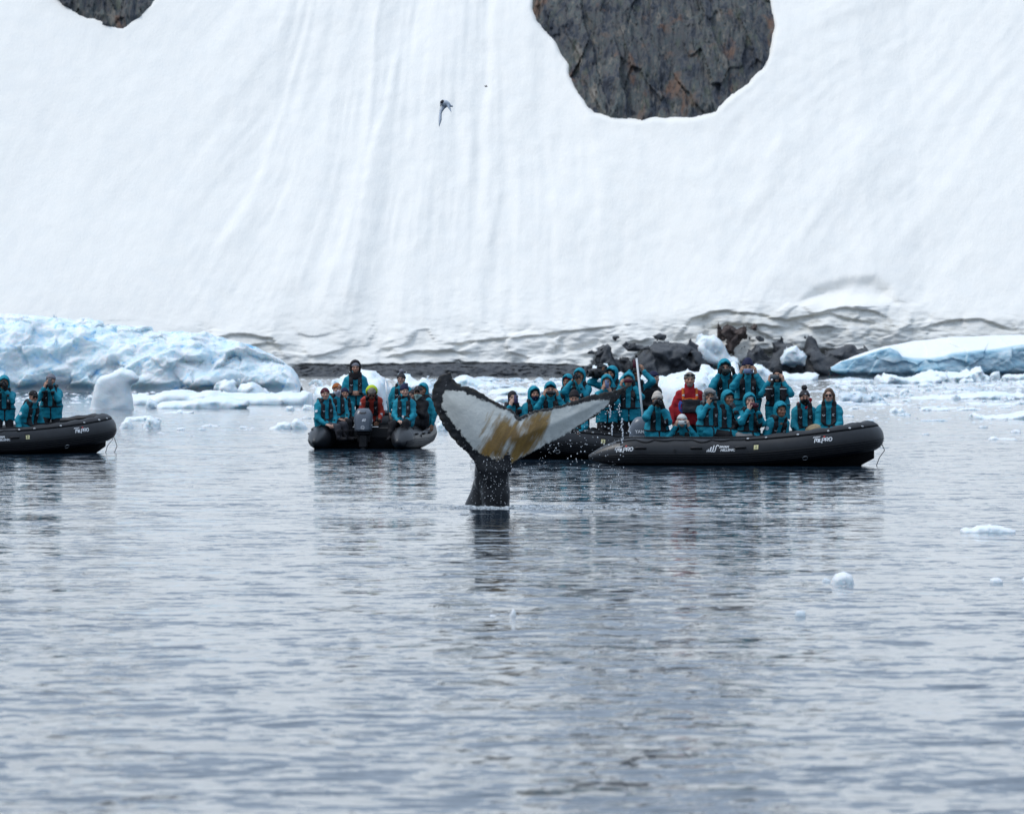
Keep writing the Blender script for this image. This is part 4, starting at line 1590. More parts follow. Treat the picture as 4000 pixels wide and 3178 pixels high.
def make_boat(anchor_local, anchor_world, yaw, label, number, sides=(-1,), pole=None, steer=0):
    root = bpy.data.objects.new('inflatable_boat', None)
    COL.objects.link(root)
    tag(root, label, 'boat', 'black inflatable expedition boats')
    R = rotz(yaw)
    a = np.asarray(anchor_local, float)
    loc = np.asarray(anchor_world, float) - R @ a
    root.location = (loc[0], loc[1], 0)
    root.rotation_euler = (0, 0, math.radians(yaw))
    # tube: one U from stern to bow and back
    i0 = int(np.searchsorted(HS, 0.62))
    th = np.arange(28) * 2 * np.pi / 28

    def rings(side, k):
        C, O, U, r = HC[k].copy(), HO[k], HU[k], HR[k]
        P = C + r * (np.cos(th)[:, None] * O + np.sin(th)[:, None] * U)
        P[:, 1] *= side
        return P
    idx = list(range(i0, len(HS), 3))
    if idx[-1] != len(HS) - 1:
        idx.append(len(HS) - 1)
    rs = [rings(-1, k) for k in idx] + [rings(1, k) for k in idx[::-1][1:]]
    V, F = loft(rs, True, False)
    add('inflatable_tube', mk_mesh('inflatable_tube', V, F), RUBBER, root)
    for side in (-1, 1):
        ks = list(range(0, i0, 2)) + [i0]
        V, F = loft([rings(side, k) for k in ks], True, True)
        add('tube_cone', mk_mesh('tube_cone', V, F), RUBBER_GREY, root)
        # rubbing strake: four ribs along the outside
        parts = []
        for t0 in (-6, -15, -24, -33, -42):
            s = np.linspace(0.25, HL, 70)
            parts.append(tube_path(tube_pt(side, s, t0, 0.002), 0.011, 5))
        V, F = merge(parts)
        add('rubbing_strake', mk_mesh('rubbing_strake', V, F), BLACK_TRIM, root)
        for s0 in (1.0, 2.06, 2.9):
            s = np.linspace(s0 - 0.10, s0 + 0.10, 9)
            off = 0.008 + 0.032 * np.sin(np.linspace(0, np.pi, 9)) ** 0.4
            V, F = tube_path(tube_pt(side, s, 17, off), 0.023, 8)
            h = add('grip_handle', mk_mesh('grip_handle', V, F), BLACK_TRIM, root)
        # safety line looped along the top
        pts, n = [], 7
        for k in range(n):
            t = np.linspace(0, 1, 8, endpoint=False)
            s = 0.55 + (k + t) * 0.36
            pts.append(tube_pt(side, s, 60 - 15 * np.sin(np.pi * t) * (0.6 + 0.5 * math.sin(k * 2.1 + side)), 0.012))
        V, F = tube_path(np.vstack(pts), 0.010, 6)
        add('safety_line', mk_mesh('safety_line', V, F), BLACK_TRIM, root)
        V, F = tube_path(np.vstack([tube_pt(side, np.linspace(0.6, 3.2, 30), 92, 0.012)]), 0.014, 6)
        add('top_seam', mk_mesh('top_seam', V, F), BLACK_TRIM, root)
        # spray cover over the bow
        s = np.linspace(3.0, HL - (0.0 if side < 0 else 0.02), 26)
        secs = []
        for q, ss in enumerate(s):
            rise = 0.028 * min(1, q / 6) * (1 + 0.35 * math.sin(q * 1.7 + side))
            tt = np.array([50, 60, 75, 95, 115, 135, 115, 95, 75, 60])
            oo = np.array([0.006, 0.020, rise, rise * 1.3, rise, 0.02, rise - 0.02, rise * 1.3 - 0.02, rise - 0.02, 0.004])
            secs.append(tube_pt(side, np.full(10, ss), tt, oo))
        V, F = loft(secs)
        add('bow_cover', mk_mesh('bow_cover', V, F), BLACK_TRIM, root)
        for k, ss in enumerate((3.05, 3.4, 4.0, 4.55, 4.95, 5.2)):
            p, fr = frame_at(side, ss, 56, 0.028)
            V, F = ring(0.017, 0.0065)
            add('grommet', mk_mesh('grommet', p + V @ fr.T, F), STEEL if k % 2 else WHITE_POLE, root)
        V, F = ring(0.05, 0.007, 16, 5)
        p, fr = frame_at(side, 4.08, -47, 0.012)
        add('tow_ring', mk_mesh('tow_ring', p + V @ fr.T, F), STEEL, root)
        V, F = ring(0.03, 0.008, 4, 5)
        p, fr = frame_at(side, 1.65, 8, 0.012)
        add('fitting', mk_mesh('fitting', p + V @ fr.T, F), BLACK_TRIM, root)
    # floor, transom, hull
    V, F = rbox(1.5, 0.68, 0.03, 0.02, (2.6, 0, 0.15))
    add('floor', mk_mesh('floor', V, F, False), DECK, root)
    V, F = rbox(0.03, 0.70, 0.21, 0.015, (0.95, 0, 0.28))
    add('transom', mk_mesh('transom', V, F, False), BLACK_TRIM, root)
    V, F = rbox(0.016, 0.30, 0.012, 0.008, (0.93, 0.0, 0.50))
    add('transom_plate', mk_mesh('transom_plate', V, F, False), STEEL, root)
    secs = []
    for q in np.linspace(0, 1, 14):
        x = 0.9 + q * 4.12
        f = max(0.0, (q - 0.5) / 0.5)
        sa = min(1.0, max(0.0, (x - 3.38) / 1.55))
        w = max(0.03, LAT * max(0.0, 1 - sa * sa) ** 0.43 - 0.04)
        zt = 0.262 + 0.29 * max(0.0, (x - 2.1) / 2.85) ** 1.7
        zk = -0.16 + 0.30 * f ** 5
        zm = max(zk + 0.02, zt - 0.26)
        secs.append([(x, -w, zt), (x, -w * .98, zm), (x, -w * .55, zk + 0.03), (x, 0, zk), (x, w * .55, zk + 0.03), (x, w * .98, zm), (x, w, zt), (x, 0, zt + .02)])
    V, F = loft(secs)
    add('hull', mk_mesh('hull', V, F), HULL, root)
    for dy in ((0.09,) if number == '1' else (-0.05, 0.09)):
        p0 = tube_pt(1, HL, -30, 0.0)
        L = [p0 + np.array([0, dy, 0]), p0 + np.array([0.05, dy, -0.12]), p0 + np.array([0.04 - dy, dy * 1.6, -0.26]), p0 + np.array([-0.02 - dy, dy * 1.2, -0.42])]
        V, F = tube_path(L, 0.008, 6)
        add('bow_line', mk_mesh('bow_line', V, F), BLACK_TRIM, root)
    engine(root, 0.60, steer=steer)
    for side in sides:
        on_tube(root, 'lettering', stroke_word(), WHITE_PRINT, side, 0.70, 14, slope=0.0)
        on_tube(root, 'lettering', stroke_word(), WHITE_PRINT, side, 4.42, 20, slope=-0.0)
        for s0, t0 in ((0.70, 29), (4.42, 35)):
            on_tube(root, 'lettering', text_cached('ZODIAC', 0.034, 0.25, 0.001, 1.0), WHITE_PRINT, side, s0 + (-0.10 if side < 0 else 0.10), t0)
            on_tube(root, 'print_accent', strip2d([(-0.012, -0.012), (0.012, 0.012)], 0.03), RED_PRINT, side, s0 + (0.035 if side < 0 else -0.035), t0 - 1)
        on_tube(root, 'logo', swan_logo(), WHITE_PRINT, side, 2.38 if side < 0 else 2.62, 16)
        sg = -side
        on_tube(root, 'lettering', text_cached('SWAN', 0.062, 0.25, 0.0025, 1.0), WHITE_PRINT, side, 2.59 if side < 0 else 2.41, 23)
        on_tube(root, 'lettering', text_cached('HELLENIC', 0.062, 0.25, 0.0025, 1.0), WHITE_PRINT, side, 2.66 if side < 0 else 2.34, 10)
        pl = strip2d([(x, 0) for x in np.linspace(-0.06, 0.06, 4)], 0.16)
        on_tube(root, 'number_patch', pl, BLACK_TRIM, side, 3.2, 17, 0.006)
        V = np.array([(x + 0.12 * y, y, 0) for y in (-0.042, -0.014, 0.014, 0.042) for x in (-0.042, -0.014, 0.014, 0.042)])
        on_tube(root, 'number_plate', (V, [grid_faces(4, 4)]), YELLOW_PLATE, side, 3.2, 16, 0.012)
        on_tube(root, 'number', text_cached(number, 0.075, 0.12, 0.0015, 1.0), DARK_PRINT, side, 3.2, 16, 0.017)
    if pole is not None:
        p0, p1, r, mat = pole
        V, F = tube_path(np.array([p0, p1]), r, 8)
        add('mast', mk_mesh('mast', V, F), mat, root)
    return root, R, loc


def boat_local(boat, p):
    return boat[1].T @ (np.asarray(p) - boat[2])


BOAT = {}
yb = 117.1
BOAT['front'] = make_boat((-0.40, -0.95, 0), at(2300, 1820, yb), -4, 'black inflatable boat numbered 1 in front at the right, bow to the right', '1')
BOAT['behind'] = make_boat((3.68, 1.2, 0), at(2190, 1795, 124.7), 194, 'black inflatable boat numbered 2 half hidden behind the whale tail', '2', sides=(1,))
BOAT['left'] = make_boat((2.8, -1.2, 0), at(108, 1774, 132.0), 24, 'black inflatable boat numbered 7 cut off by the left edge', '7')
BOAT['stern'] = make_boat((-0.40, 0.0, 0), at(1391, 1757, 138.5), 82, 'black inflatable boat seen from astern with a grey outboard engine', '4', sides=(), steer=6)
# the thin masts that stand at the sterns
for key, a, b, r, mat in (('front', at(2523, 1740, 117.9), at(2486, 1394, 117.9), 0.02, WHITE_POLE), ('stern', at(1523, 1665, 140.0), at(1507, 1489, 140.0), 0.014, STEEL)):
    V, F = tube_path(np.array([boat_local(BOAT[key], a), boat_local(BOAT[key], b)]), r, 8)
    add('mast', mk_mesh('mast', V, F), mat, BOAT[key][0])
V, F = tube_path(np.array([boat_local(BOAT['front'], at(2486.3, 1397, 117.9)), boat_local(BOAT['front'], at(2485, 1386, 117.9))]), 0.024, 8)
add('mast_tip', mk_mesh('mast_tip', V, F), BLACK_TRIM, BOAT['front'][0])

# ================================================================== PEOPLE
SKIN = NT('skin')
SKIN_M = SKIN.done(SKIN.attr('Col', 'Color'), 0.55, None, 0.35)


def cloth(name, rgb, rough=0.75, bump=0.5):
    if name in MATS:
        return MATS[name]
    t = NT(name)
    v = t.coords()
    n = t.noise(v, 9, 5, 0.6)
    c = t.ramp(n, [(0.3, tuple(k * 0.86 for k in rgb)), (0.7, tuple(min(1, k * 1.12) for k in rgb))])
    nb = t.noise(t.coords((1, 1, 1.8)), 16, 4, 0.6, 0.5)
    MATS[name] = t.done(c, rough, t.bump(nb, bump, 0.03), 0.3)
    return MATS[name]


CL = {
    'teal': cloth('teal_parka', (0.008, 0.245, 0.335)), 'red': cloth('red_shell', (0.36, 0.012, 0.020)), 'orange_red': cloth('orange_red_shell', (0.40, 0.045, 0.030)),
    'black': cloth('black_cloth', (0.007, 0.007, 0.010)), 'navy': cloth('navy_knit', (0.010, 0.013, 0.050)), 'grey': cloth('grey_knit', (0.20, 0.20, 0.23)),
    'maroon': cloth('maroon_knit', (0.085, 0.010, 0.022)), 'rust': cloth('rust_knit', (0.36, 0.115, 0.03)), 'charcoal': cloth('charcoal_knit', (0.035, 0.033, 0.038)),
    'white': cloth('white_fleece', (0.70, 0.69, 0.67)), 'lilac': cloth('pale_gaiter', (0.52, 0.50, 0.56)), 'mint': cloth('mint_gaiter', (0.42, 0.62, 0.58)),
    'yellow': cloth('yellow_hood', (0.55, 0.68, 0.03)), 'taupe': cloth('taupe_knit', (0.24, 0.205, 0.17)), 'brown_hat': cloth('dark_brown_knit', (0.018, 0.015, 0.018)),
    'fur': cloth('grey_fur', (0.27, 0.265, 0.26), 0.95, 1.0), 'hair': cloth('brown_hair', (0.10, 0.055, 0.032), 0.5), 'darkhair': cloth('dark_hair', (0.02, 0.015, 0.012), 0.5),
    'vest': cloth('vest_black', (0.010, 0.010, 0.014), 0.6), 'lens': plain('dark_lens', (0.006, 0.006, 0.008), 0.12, 0.1), 'orange': cloth('orange_webbing', (0.62, 0.14, 0.02)),
    'mark': plain('white_mark', (0.66, 0.70, 0.74), 0.6, 0.05), 'redtag': plain('red_tag', (0.60, 0.06, 0.03), 0.5, 0.05), 'reflect': plain('reflector', (0.62, 0.64, 0.66), 0.4, 0.05),
    'greyglove': cloth('grey_glove', (0.05, 0.052, 0.058)), 'jeans': cloth('dark_grey_trousers', (0.045, 0.045, 0.055)), 'pale': cloth('pale_trousers', (0.33, 0.32, 0.31)),
    'stripe': None,
}


def striped():
    t = NT('striped_knit')
    w = t.node('ShaderNodeTexWave')
    w.wave_type = 'BANDS'
    w.bands_direction = 'Z'
    w.inputs['Scale'].default_value = 13
    w.inputs['Distortion'].default_value = 1.2
    tc = t.node('ShaderNodeTexCoord')
    t.link(tc.outputs['Object'], w.inputs['Vector'])
    c = t.ramp(w.outputs['Fac'], [(0.72, (0.62, 0.56, 0.49)), (0.9, (0.30, 0.25, 0.22))])
    return t.done(c, 0.85, None, 0.2)


CL['stripe'] = striped()


# ---- heads and hands are worked out once at fine detail and then posed
def head_template():
    f = Field((-0.13, -0.16, -0.26), (0.13, 0.15, 0.16), 0.0096)
    f.ell((0, 0.018, 0.03), (0.077, 0.097, 0.098), k=0)
    f.ell((0, -0.018, -0.040), (0.061, 0.074, 0.078), k=0.05)
    f.ell((0, -0.052, -0.080), (0.036, 0.040, 0.032), k=0.04)
    f.cap((-0.028, -0.088, 0.034), (0.028, -0.088, 0.034), 0.013, k=0.03)
    for s in (-1, 1):
        f.ell((s * 0.045, -0.066, -0.020), (0.022, 0.022, 0.020), k=0.03)
        f.ell((s * 0.031, -0.106, 0.011), (0.019, 0.016, 0.012), k=0.018, op='s')
        f.ell((s * 0.031, -0.080, 0.010), (0.0135, 0.0135, 0.0115), k=0.006)
        f.ell((s * 0.079, 0.015, -0.006), (0.010, 0.019, 0.031), k=0.012)
    f.cap((0, -0.092, 0.022), (0, -0.113, -0.022), 0.008, 0.0135, k=0.018)
    f.cap((-0.012, -0.100, -0.026), (0.012, -0.100, -0.026), 0.009, k=0.014)
    f.cap((-0.018, -0.085, -0.053), (0.018, -0.085, -0.053), 0.0085, k=0.012)
    f.cap((-0.014, -0.082, -0.066), (0.014, -0.082, -0.066), 0.009, k=0.012)
    f.cap((0, 0.03, -0.06), (0, 0.035, -0.24), 0.056, 0.062, k=0.04)
    return f.mesh()


HEADV, HEADF = head_template()


def head_colors(skin, beard=None, brow=(0.05, 0.03, 0.02), lip=None):
    V = HEADV
    x, y, z = V[:, 0], V[:, 1], V[:, 2]
    n = noise3(x * 40, y * 40, z * 40, 5)
    c = np.array(skin)[None] * (1 + 0.10 * n[:, None])
    warm = np.exp(-(((np.abs(x) - 0.045) / 0.02) ** 2 + ((z + 0.022) / 0.022) ** 2)) * (y < -0.03) + np.exp(-((x / 0.016) ** 2 + ((z + 0.02) / 0.016) ** 2)) * (y < -0.09)
    c = c * (1 - 0.28 * warm[:, None] * np.array([0, 0.8, 0.8]))
    if beard is not None:
        m = sstep(-0.040, -0.055, z + 0.15 * np.abs(x)) * sstep(0.045, 0.02, y) * (z > -0.135)
        lips = (np.abs(x) < 0.02) & (np.abs(z + 0.0605) < 0.009) & (y < -0.07)
        m = np.where(lips, 0, m)
        c = c * (1 - 0.85 * m[:, None]) + np.array(beard)[None] * 0.85 * m[:, None]
    lp = np.exp(-(((x) / 0.020) ** 4 + ((z + 0.060) / 0.010) ** 2)) * (y < -0.07)
    c = c * (1 - 0.6 * lp[:, None]) + np.array((0.30, 0.10, 0.09)) * 0.6 * lp[:, None]
    br = np.exp(-(((np.abs(x) - 0.032) / 0.020) ** 4 + ((z - 0.032) / 0.006) ** 2)) * (y < -0.06)
    c = c * (1 - 0.8 * br[:, None]) + np.array(brow) * 0.8 * br[:, None]
    ey = (((np.abs(x) - 0.031) / 0.0150) ** 2 + ((z - 0.010) / 0.0068) ** 2) < 1
    ey &= y < -0.06
    ir = ey & ((np.abs(x) - 0.031) ** 2 + (z - 0.010) ** 2 < 0.0075 ** 2)
    c = np.where(ey[:, None], np.array((0.15, 0.11, 0.095)), c)
    c = np.where(ir[:, None], np.array((0.015, 0.012, 0.010)), c)
    return np.clip(c, 0.003, 1)


def hand_template(curl, thumb, grow=0.0, spread=1.0):
    """Right hand: wrist at the origin, fingers along +Z, palm towards -Y, thumb at +X."""
    f = Field((-0.09, -0.13, -0.07), (0.13, 0.07, 0.24), 0.0096)
    g = grow
    f.cap((0, 0.0, -0.06), (0, 0, 0.01), 0.026 + g, 0.027 + g, k=0)
    roots = [(0.031, 0, 0.092), (0.010, 0.004, 0.098), (-0.011, 0.003, 0.094), (-0.031, 0, 0.085)]
    for k, r in enumerate(roots):
        f.cap((r[0] * 0.55, 0, 0.015), r, 0.016 + g, 0.0125 + g, k=0.014)
    L = [(0.040, 0.025, 0.020), (0.044, 0.029, 0.021), (0.040, 0.027, 0.020), (0.032, 0.020, 0.018)]
    for k, r in enumerate(roots):
        p = np.array(r, float)
        a = 0.0
        for j, l in enumerate(L[k]):
            a += math.radians(curl[j] * (1 + 0.08 * (k - 1.5)))
            d = np.array([0.10 * spread * (1.5 - k) / 1.5 * (1 if j == 0 else 0.5), -math.sin(a), math.cos(a)])
            d /= np.linalg.norm(d)
            q = p + d * l
            f.cap(p, q, 0.0098 - 0.0008 * j + g, 0.0092 - 0.0010 * j + g, k=0.004)
            p = q
    p = np.array((0.024, -0.006, 0.022))
    for j, l in enumerate((0.042, 0.032, 0.026)):
        a = math.radians(thumb[j])
        d = np.array([math.cos(a) * 0.8, -0.45, math.sin(a)])
        d /= np.linalg.norm(d)
        q = p + d * l
        f.cap(p, q, 0.0145 - 0.002 * j + g, 0.0125 - 0.002 * j + g, k=0.010 if j == 0 else 0.004)
        p = q
    return f.mesh()


HANDS = {'hold': hand_template((38, 45, 30), (25, 55, 75)), 'relax': hand_template((18, 22, 15), (45, 65, 75)), 'grip': hand_template((62, 70, 45), (30, 75, 95)),
         'flat': hand_template((5, 8, 6), (40, 60, 70))}
GLOVES = {'hold': hand_template((38, 45, 30), (25, 55, 75), 0.005), 'relax': hand_template((18, 22, 15), (45, 65, 75), 0.005), 'grip': hand_template((62, 70, 45), (30, 75, 95), 0.005),
          'flat': hand_template((5, 8, 6), (40, 60, 70), 0.005)}


def unit(v):
    v = np.asarray(v, float)
    return v / (np.linalg.norm(v) + 1e-9)


def ik(a, b, l1, l2, pole):
    """Two-bone joint position between a and b (b is pulled in when out of reach)."""
    a, b = np.asarray(a, float), np.asarray(b, float)
    d = b - a
    L = np.linalg.norm(d)
    if L > (l1 + l2) * 0.995:
        b = a + d / L * (l1 + l2) * 0.995
        d = b - a
        L = np.linalg.norm(d)
    L = max(L, abs(l1 - l2) + 0.01)
    u = d / (np.linalg.norm(d) + 1e-9)
    x = (l1 * l1 - l2 * l2 + L * L) / (2 * L)
    h = math.sqrt(max(l1 * l1 - x * x, 1e-6))
    p = np.asarray(pole, float)
    p = p - u * (p @ u)
    p = unit(p)
    return a + u * x + p * h, b


ARM = {   # wrist places; 'h' is measured from the head, 't' from the pelvis in the torso's frame; then finger direction and back-of-hand direction
    'phone2': ((('h', -0.128, -0.225, -0.105), (0.22, -0.12, 0.95), (-0.80, -0.55, 0.1)), (('h', 0.128, -0.225, -0.105), (-0.22, -0.12, 0.95), (0.80, -0.55, 0.1)), 'hold'),
    'phone_up': ((('h', -0.085, -0.245, -0.145), (0.30, -0.1, 0.92), (-0.7, -0.7, 0.1)), (('h', 0.075, -0.235, -0.185), (-0.45, -0.1, 0.8), (0.6, -0.7, 0.1)), 'hold'),
    'camera': ((('h', -0.115, -0.15, -0.095), (0.5, -0.25, 0.8), (-0.8, -0.3, 0.5)), (('h', 0.045, -0.205, -0.145), (-0.25, -0.35, 0.85), (0.5, -0.8, -0.1)), 'hold'),
    'camera_low': ((('t', -0.12, -0.28, 0.30), (0.6, -0.6, 0.5), (-0.6, -0.5, 0.5)), (('t', 0.05, -0.30, 0.28), (-0.5, -0.6, 0.5), (0.5, -0.5, 0.5)), 'hold'),
    'lap': ((('t', -0.10, -0.31, 0.03), (0.55, -0.8, -0.15), (-0.2, -0.3, 0.95)), (('t', 0.10, -0.31, 0.04), (-0.55, -0.8, -0.15), (0.2, -0.3, 0.95)), 'relax'),
    'side': ((('t', -0.27, -0.06, -0.10), (0.1, -0.25, -0.95), (-0.9, -0.3, 0)), (('t', 0.27, -0.06, -0.10), (-0.1, -0.25, -0.95), (0.9, -0.3, 0)), 'relax'),
    'raised': ((('h', -0.11, -0.16, 0.085), (0.25, 0.0, 0.95), (-0.7, -0.6, 0.2)), (('h', 0.13, -0.14, 0.075), (-0.35, 0.0, 0.95), (0.7, -0.6, 0.2)), 'hold'),
    'mouth': ((('t', -0.24, -0.16, -0.08), (0.1, -0.5, -0.85), (-0.9, -0.3, 0.2)), (('h', 0.045, -0.165, -0.185), (-0.35, 0.1, 0.9), (0.3, -0.95, 0.0)), 'grip'),
    'chest': ((('t', -0.10, -0.20, 0.12), (0.8, -0.4, 0.1), (-0.2, -0.9, 0.3)), (('t', 0.10, -0.20, 0.12), (-0.8, -0.4, 0.1), (0.2, -0.9, 0.3)), 'relax'),
    'work': ((('t', -0.15, -0.34, 0.10), (0.3, -0.3, -0.9), (-0.7, -0.6, 0.2)), (('t', 0.15, -0.36, 0.10), (-0.3, -0.3, -0.9), (0.7, -0.6, 0.2)), 'grip'),
    'pocket': ((('t', -0.20, -0.16, 0.02), (0.6, -0.5, -0.5), (-0.6, -0.7, 0.3)), (('t', 0.20, -0.16, 0.02), (-0.6, -0.5, -0.5), (0.6, -0.7, 0.3)), 'relax'),
    'brace': ((('t', -0.30, -0.22, -0.02), (-0.2, -0.5, -0.8), (-0.6, -0.4, 0.6)), (('t', 0.30, -0.30, 0.02), (0.2, -0.6, -0.7), (0.5, -0.4, 0.7)), 'grip'),
    'shoulder_cam': ((('h', -0.18, -0.12, 0.00), (0.2, -0.3, 0.9), (-0.8, -0.5, 0.1)), (('h', 0.03, -0.22, -0.09), (-0.6, -0.2, 0.7), (0.5, -0.8, 0.1)), 'hold'),
}


def frame_zy(z, y):
    z = unit(z)
    y = np.asarray(y, float)
    y = unit(y - z * (y @ z))
    return np.stack([np.cross(y, z), y, z], -1)


NP = [0]


def person(head_px, Y, label, stance='sit', heading=0, twist=0, lean=4, roll=0, yaw=0, pitch=0, sc=1.0, floor=0.18, arms='lap', arm2=None, hood=None, hat=None,
           hatcol='black', mask=None, face='light', beard=None, jacket='teal', trousers='black', vest=True, gloves=None, glasses=None, extra=(), legs=None, hairc=None,
           patch=None, band=None, gl2=None, pomc='charcoal'):
    """One figure. head_px: where the head's centre is seen; heading: way the legs face (0 = camera, + = to the right of the picture)."""
    NP[0] += 1
    sc = sc * 1.085
    seed = NP[0]
    R0 = rotz(heading)
    Rt = rotz(twist) @ rotx(lean) @ roty(roll)
    Rh = rotz(twist + yaw) @ rotx(pitch)
    # head place relative to the pelvis
    Nk = Rt @ np.array([0, 0.0, 0.47])
    Hd = Nk + Rt @ np.array([0, -0.012, 0.035]) + Rh @ np.array([0, -0.025, 0.122])
    hw = at(head_px[0], head_px[1], Y)
    off = R0 @ Hd * sc
    pel = hw - off
    pz = max((pel[2] - floor) / sc, 0.25)
    if stance == 'stand' and pz < 0.955:      # legs stay straight, feet on the boat's bottom boards
        pz += min(0.955 - pz, 0.22)
    root_loc = np.array([pel[0], pel[1], pel[2] - pz * sc])
    P = np.array([0, 0, pz])
    N, H = P + Nk, P + Hd
    tor = lambda x, y, z: P + Rt @ np.array([x, y, z], float)
    hd = lambda x, y, z: H + Rh @ np.array([x, y, z], float)
    SH = {-1: tor(-0.168, 0.0, 0.385), 1: tor(0.168, 0.0, 0.385)}
    # ---- arms
    sets = (ARM[arms][0], ARM[arm2 or arms][1])
    poses = (ARM[arms][2], ARM[arm2 or arms][2])
    EL, WR, HF = {}, {}, {}
    yawm = rotz(twist + yaw * 0.6)
    for s, (wp, fd, bn) in zip((-1, 1), sets):
        if wp[0] == 'h':
            w = H + yawm @ np.array(wp[1:]) 
            fd, bn = yawm @ np.array(fd), yawm @ np.array(bn)
        else:
            w = tor(*wp[1:])
            fd, bn = Rt @ np.array(fd), Rt @ np.array(bn)
        pole = Rt @ np.array([0.55 * s, 0.15, -1.0])
        EL[s], WR[s] = ik(SH[s], w, 0.275, 0.245, pole)
        HF[s] = frame_zy(fd, bn)
    # ---- legs
    HP = {s: P + np.array([0.088 * s, 0, -0.02]) for s in (-1, 1)}
    KN, AN = {}, {}
    for s in (-1, 1):
        if stance == 'stand':
            KN[s], AN[s] = ik(HP[s], np.array([0.125 * s, 0.02 + 0.03 * s, 0.09]), 0.43, 0.42, (0.1 * s, -1, 0))
        elif stance == 'kneel':
            KN[s] = HP[s] + np.array([0.07 * s, -0.25, -0.12])
            AN[s] = KN[s] + np.array([0, 0.34, -0.02])
            AN[s][2] = max(AN[s][2], 0.08)
            KN[s][2] = max(KN[s][2], 0.08)
        else:
            KN[s] = HP[s] + np.array([0.06 * s, -0.41, -0.02 + 0.02 * s])
            AN[s] = KN[s] + np.array([0.01 * s, -0.06, -min(0.40, max(KN[s][2] - 0.10, 0.05))])
    pts = np.array([P, N, H, *SH.values(), *EL.values(), *WR.values()])
    # ================= body: one skin surface (torso, limbs, neck) with its head and hands
    allp = np.vstack([pts, *KN.values(), *AN.values()])
    b = Field(allp.min(0) - 0.2, allp.max(0) + 0.2, 0.044)
    b.cap(tor(-0.05, 0.02, 0.0), tor(-0.06, 0.02, 0.36), 0.07, k=0)
    b.cap(tor(0.05, 0.02, 0.0), tor(0.06, 0.02, 0.36), 0.07, k=0.03)
    b.cap(N, H + Rh @ np.array([0, 0.03, -0.1]), 0.055, 0.05, k=0.04)
    for s in (-1, 1):
        b.cap(SH[s], EL[s], 0.05, 0.042, k=0.04)
        b.cap(EL[s], WR[s], 0.042, 0.034, k=0.02)
        b.cap(HP[s], KN[s], 0.08, 0.055, k=0.04)
        b.cap(KN[s], AN[s], 0.055, 0.04, k=0.02)
    bv, bf = b.mesh()
    tone = {'light': (0.42, 0.235, 0.165), 'pale': (0.50, 0.31, 0.235), 'tan': (0.31, 0.165, 0.105), 'olive': (0.33, 0.19, 0.125), 'dark': (0.20, 0.105, 0.07)}[face]
    parts = [(bv, bf), (HEADV @ Rh.T + H, HEADF)]
    cols = [np.tile(tone, (len(bv), 1)), head_colors(tone, beard)]
    gv = []
    for s, pose in zip((-1, 1), poses):
        hv, hf = HANDS[pose]
        g2, gf = GLOVES[pose]
        m = np.array([1.0 if s < 0 else -1.0, 1, 1])
        fl = (lambda F: [q[:, ::-1] for q in F]) if s > 0 else (lambda F: F)
        parts.append(((hv * m) @ HF[s].T + WR[s], fl(hf)))
        cols.append(np.tile(np.array(tone) * 1.02, (len(hv), 1)))
        gc = gloves if s < 0 else (gl2 if gl2 is not None else gloves)
        if gc:
            gv.append((((g2 * m) @ HF[s].T + WR[s], fl(gf)), gc))
    V, F = merge(parts)
    me = mk_mesh('person', V, F)
    set_col(me, 'Col', np.vstack(cols))
    root = add('person', me, SKIN_M, loc=root_loc, rot=(0, 0, math.radians(heading)), scale=sc)
    tag(root, label, 'person')
    for (gm, gc) in gv:
        add('glove', mk_mesh('glove', *gm), CL[gc], root)

    # ================= jacket
    j = Field(pts.min(0) - 0.30, pts.max(0) + 0.26, 0.0195)
    rr = np.random.default_rng(seed)
    fat = 1 + 0.05 * rr.standard_normal()
    j.cap(tor(-0.07, 0, -0.02), tor(-0.088, -0.005, 0.33), 0.128 * fat, 0.116, k=0)
    j.cap(tor(0.07, 0, -0.02), tor(0.088, -0.005, 0.33), 0.128 * fat, 0.116, k=0.05)
    j.cap(tor(-0.10, -0.01, 0.10), tor(0.10, -0.01, 0.10), 0.130 * fat, k=0.05)
    j.cap(tor(-0.10, 0, 0.40), tor(0.10, 0, 0.40), 0.082, k=0.06)
    if stance == 'stand':
        for s in (-1, 1):
            j.cap(P + np.array([0.085 * s, 0, -0.22]), tor(0.07 * s, 0, 0.05), 0.150, 0.125, k=0.05)
    else:
        for s in (-1, 1):
            j.cap(P + np.array([0.08 * s, 0, 0.0]), HP[s] + (KN[s] - HP[s]) * 0.32 + np.array([0, 0, 0.01]), 0.128, 0.112, k=0.05)
        j.cap(tor(0, 0.04, -0.06), tor(0, 0.02, 0.1), 0.14, k=0.05)
    j.cap(N + Rt @ np.array([0, 0.01, -0.06]), N + Rt @ np.array([0, -0.018, 0.070]), 0.104, 0.092, k=0.05)
    for s in (-1, 1):
        fu, ff = WR[s] - EL[s], EL[s] - SH[s]
        j.cap(SH[s], EL[s], 0.076, 0.066, k=0.06)
        j.cap(EL[s], WR[s] - unit(fu) * 0.045, 0.067, 0.050, k=0.03)
        j.cap(WR[s] - unit(fu) * 0.05, WR[s] - unit(fu) * 0.012, 0.049, 0.047, k=0.012)
    if hood != 'up' and hood != 'none':
        for a0 in (-1, 1):
            j.cap(N + Rt @ np.array([0.0, 0.10, 0.015]), N + Rt @ np.array([0.095 * a0, 0.045, 0.02]), 0.062, 0.050, k=0.03)
    # creases
    near = np.abs(j.F) < 0.05
    xi, yi, zi = np.nonzero(near)
    ax = j.axes()
    xx, yy, zz = ax[0][xi, 0, 0], ax[1][0, yi, 0], ax[2][0, 0, zi]
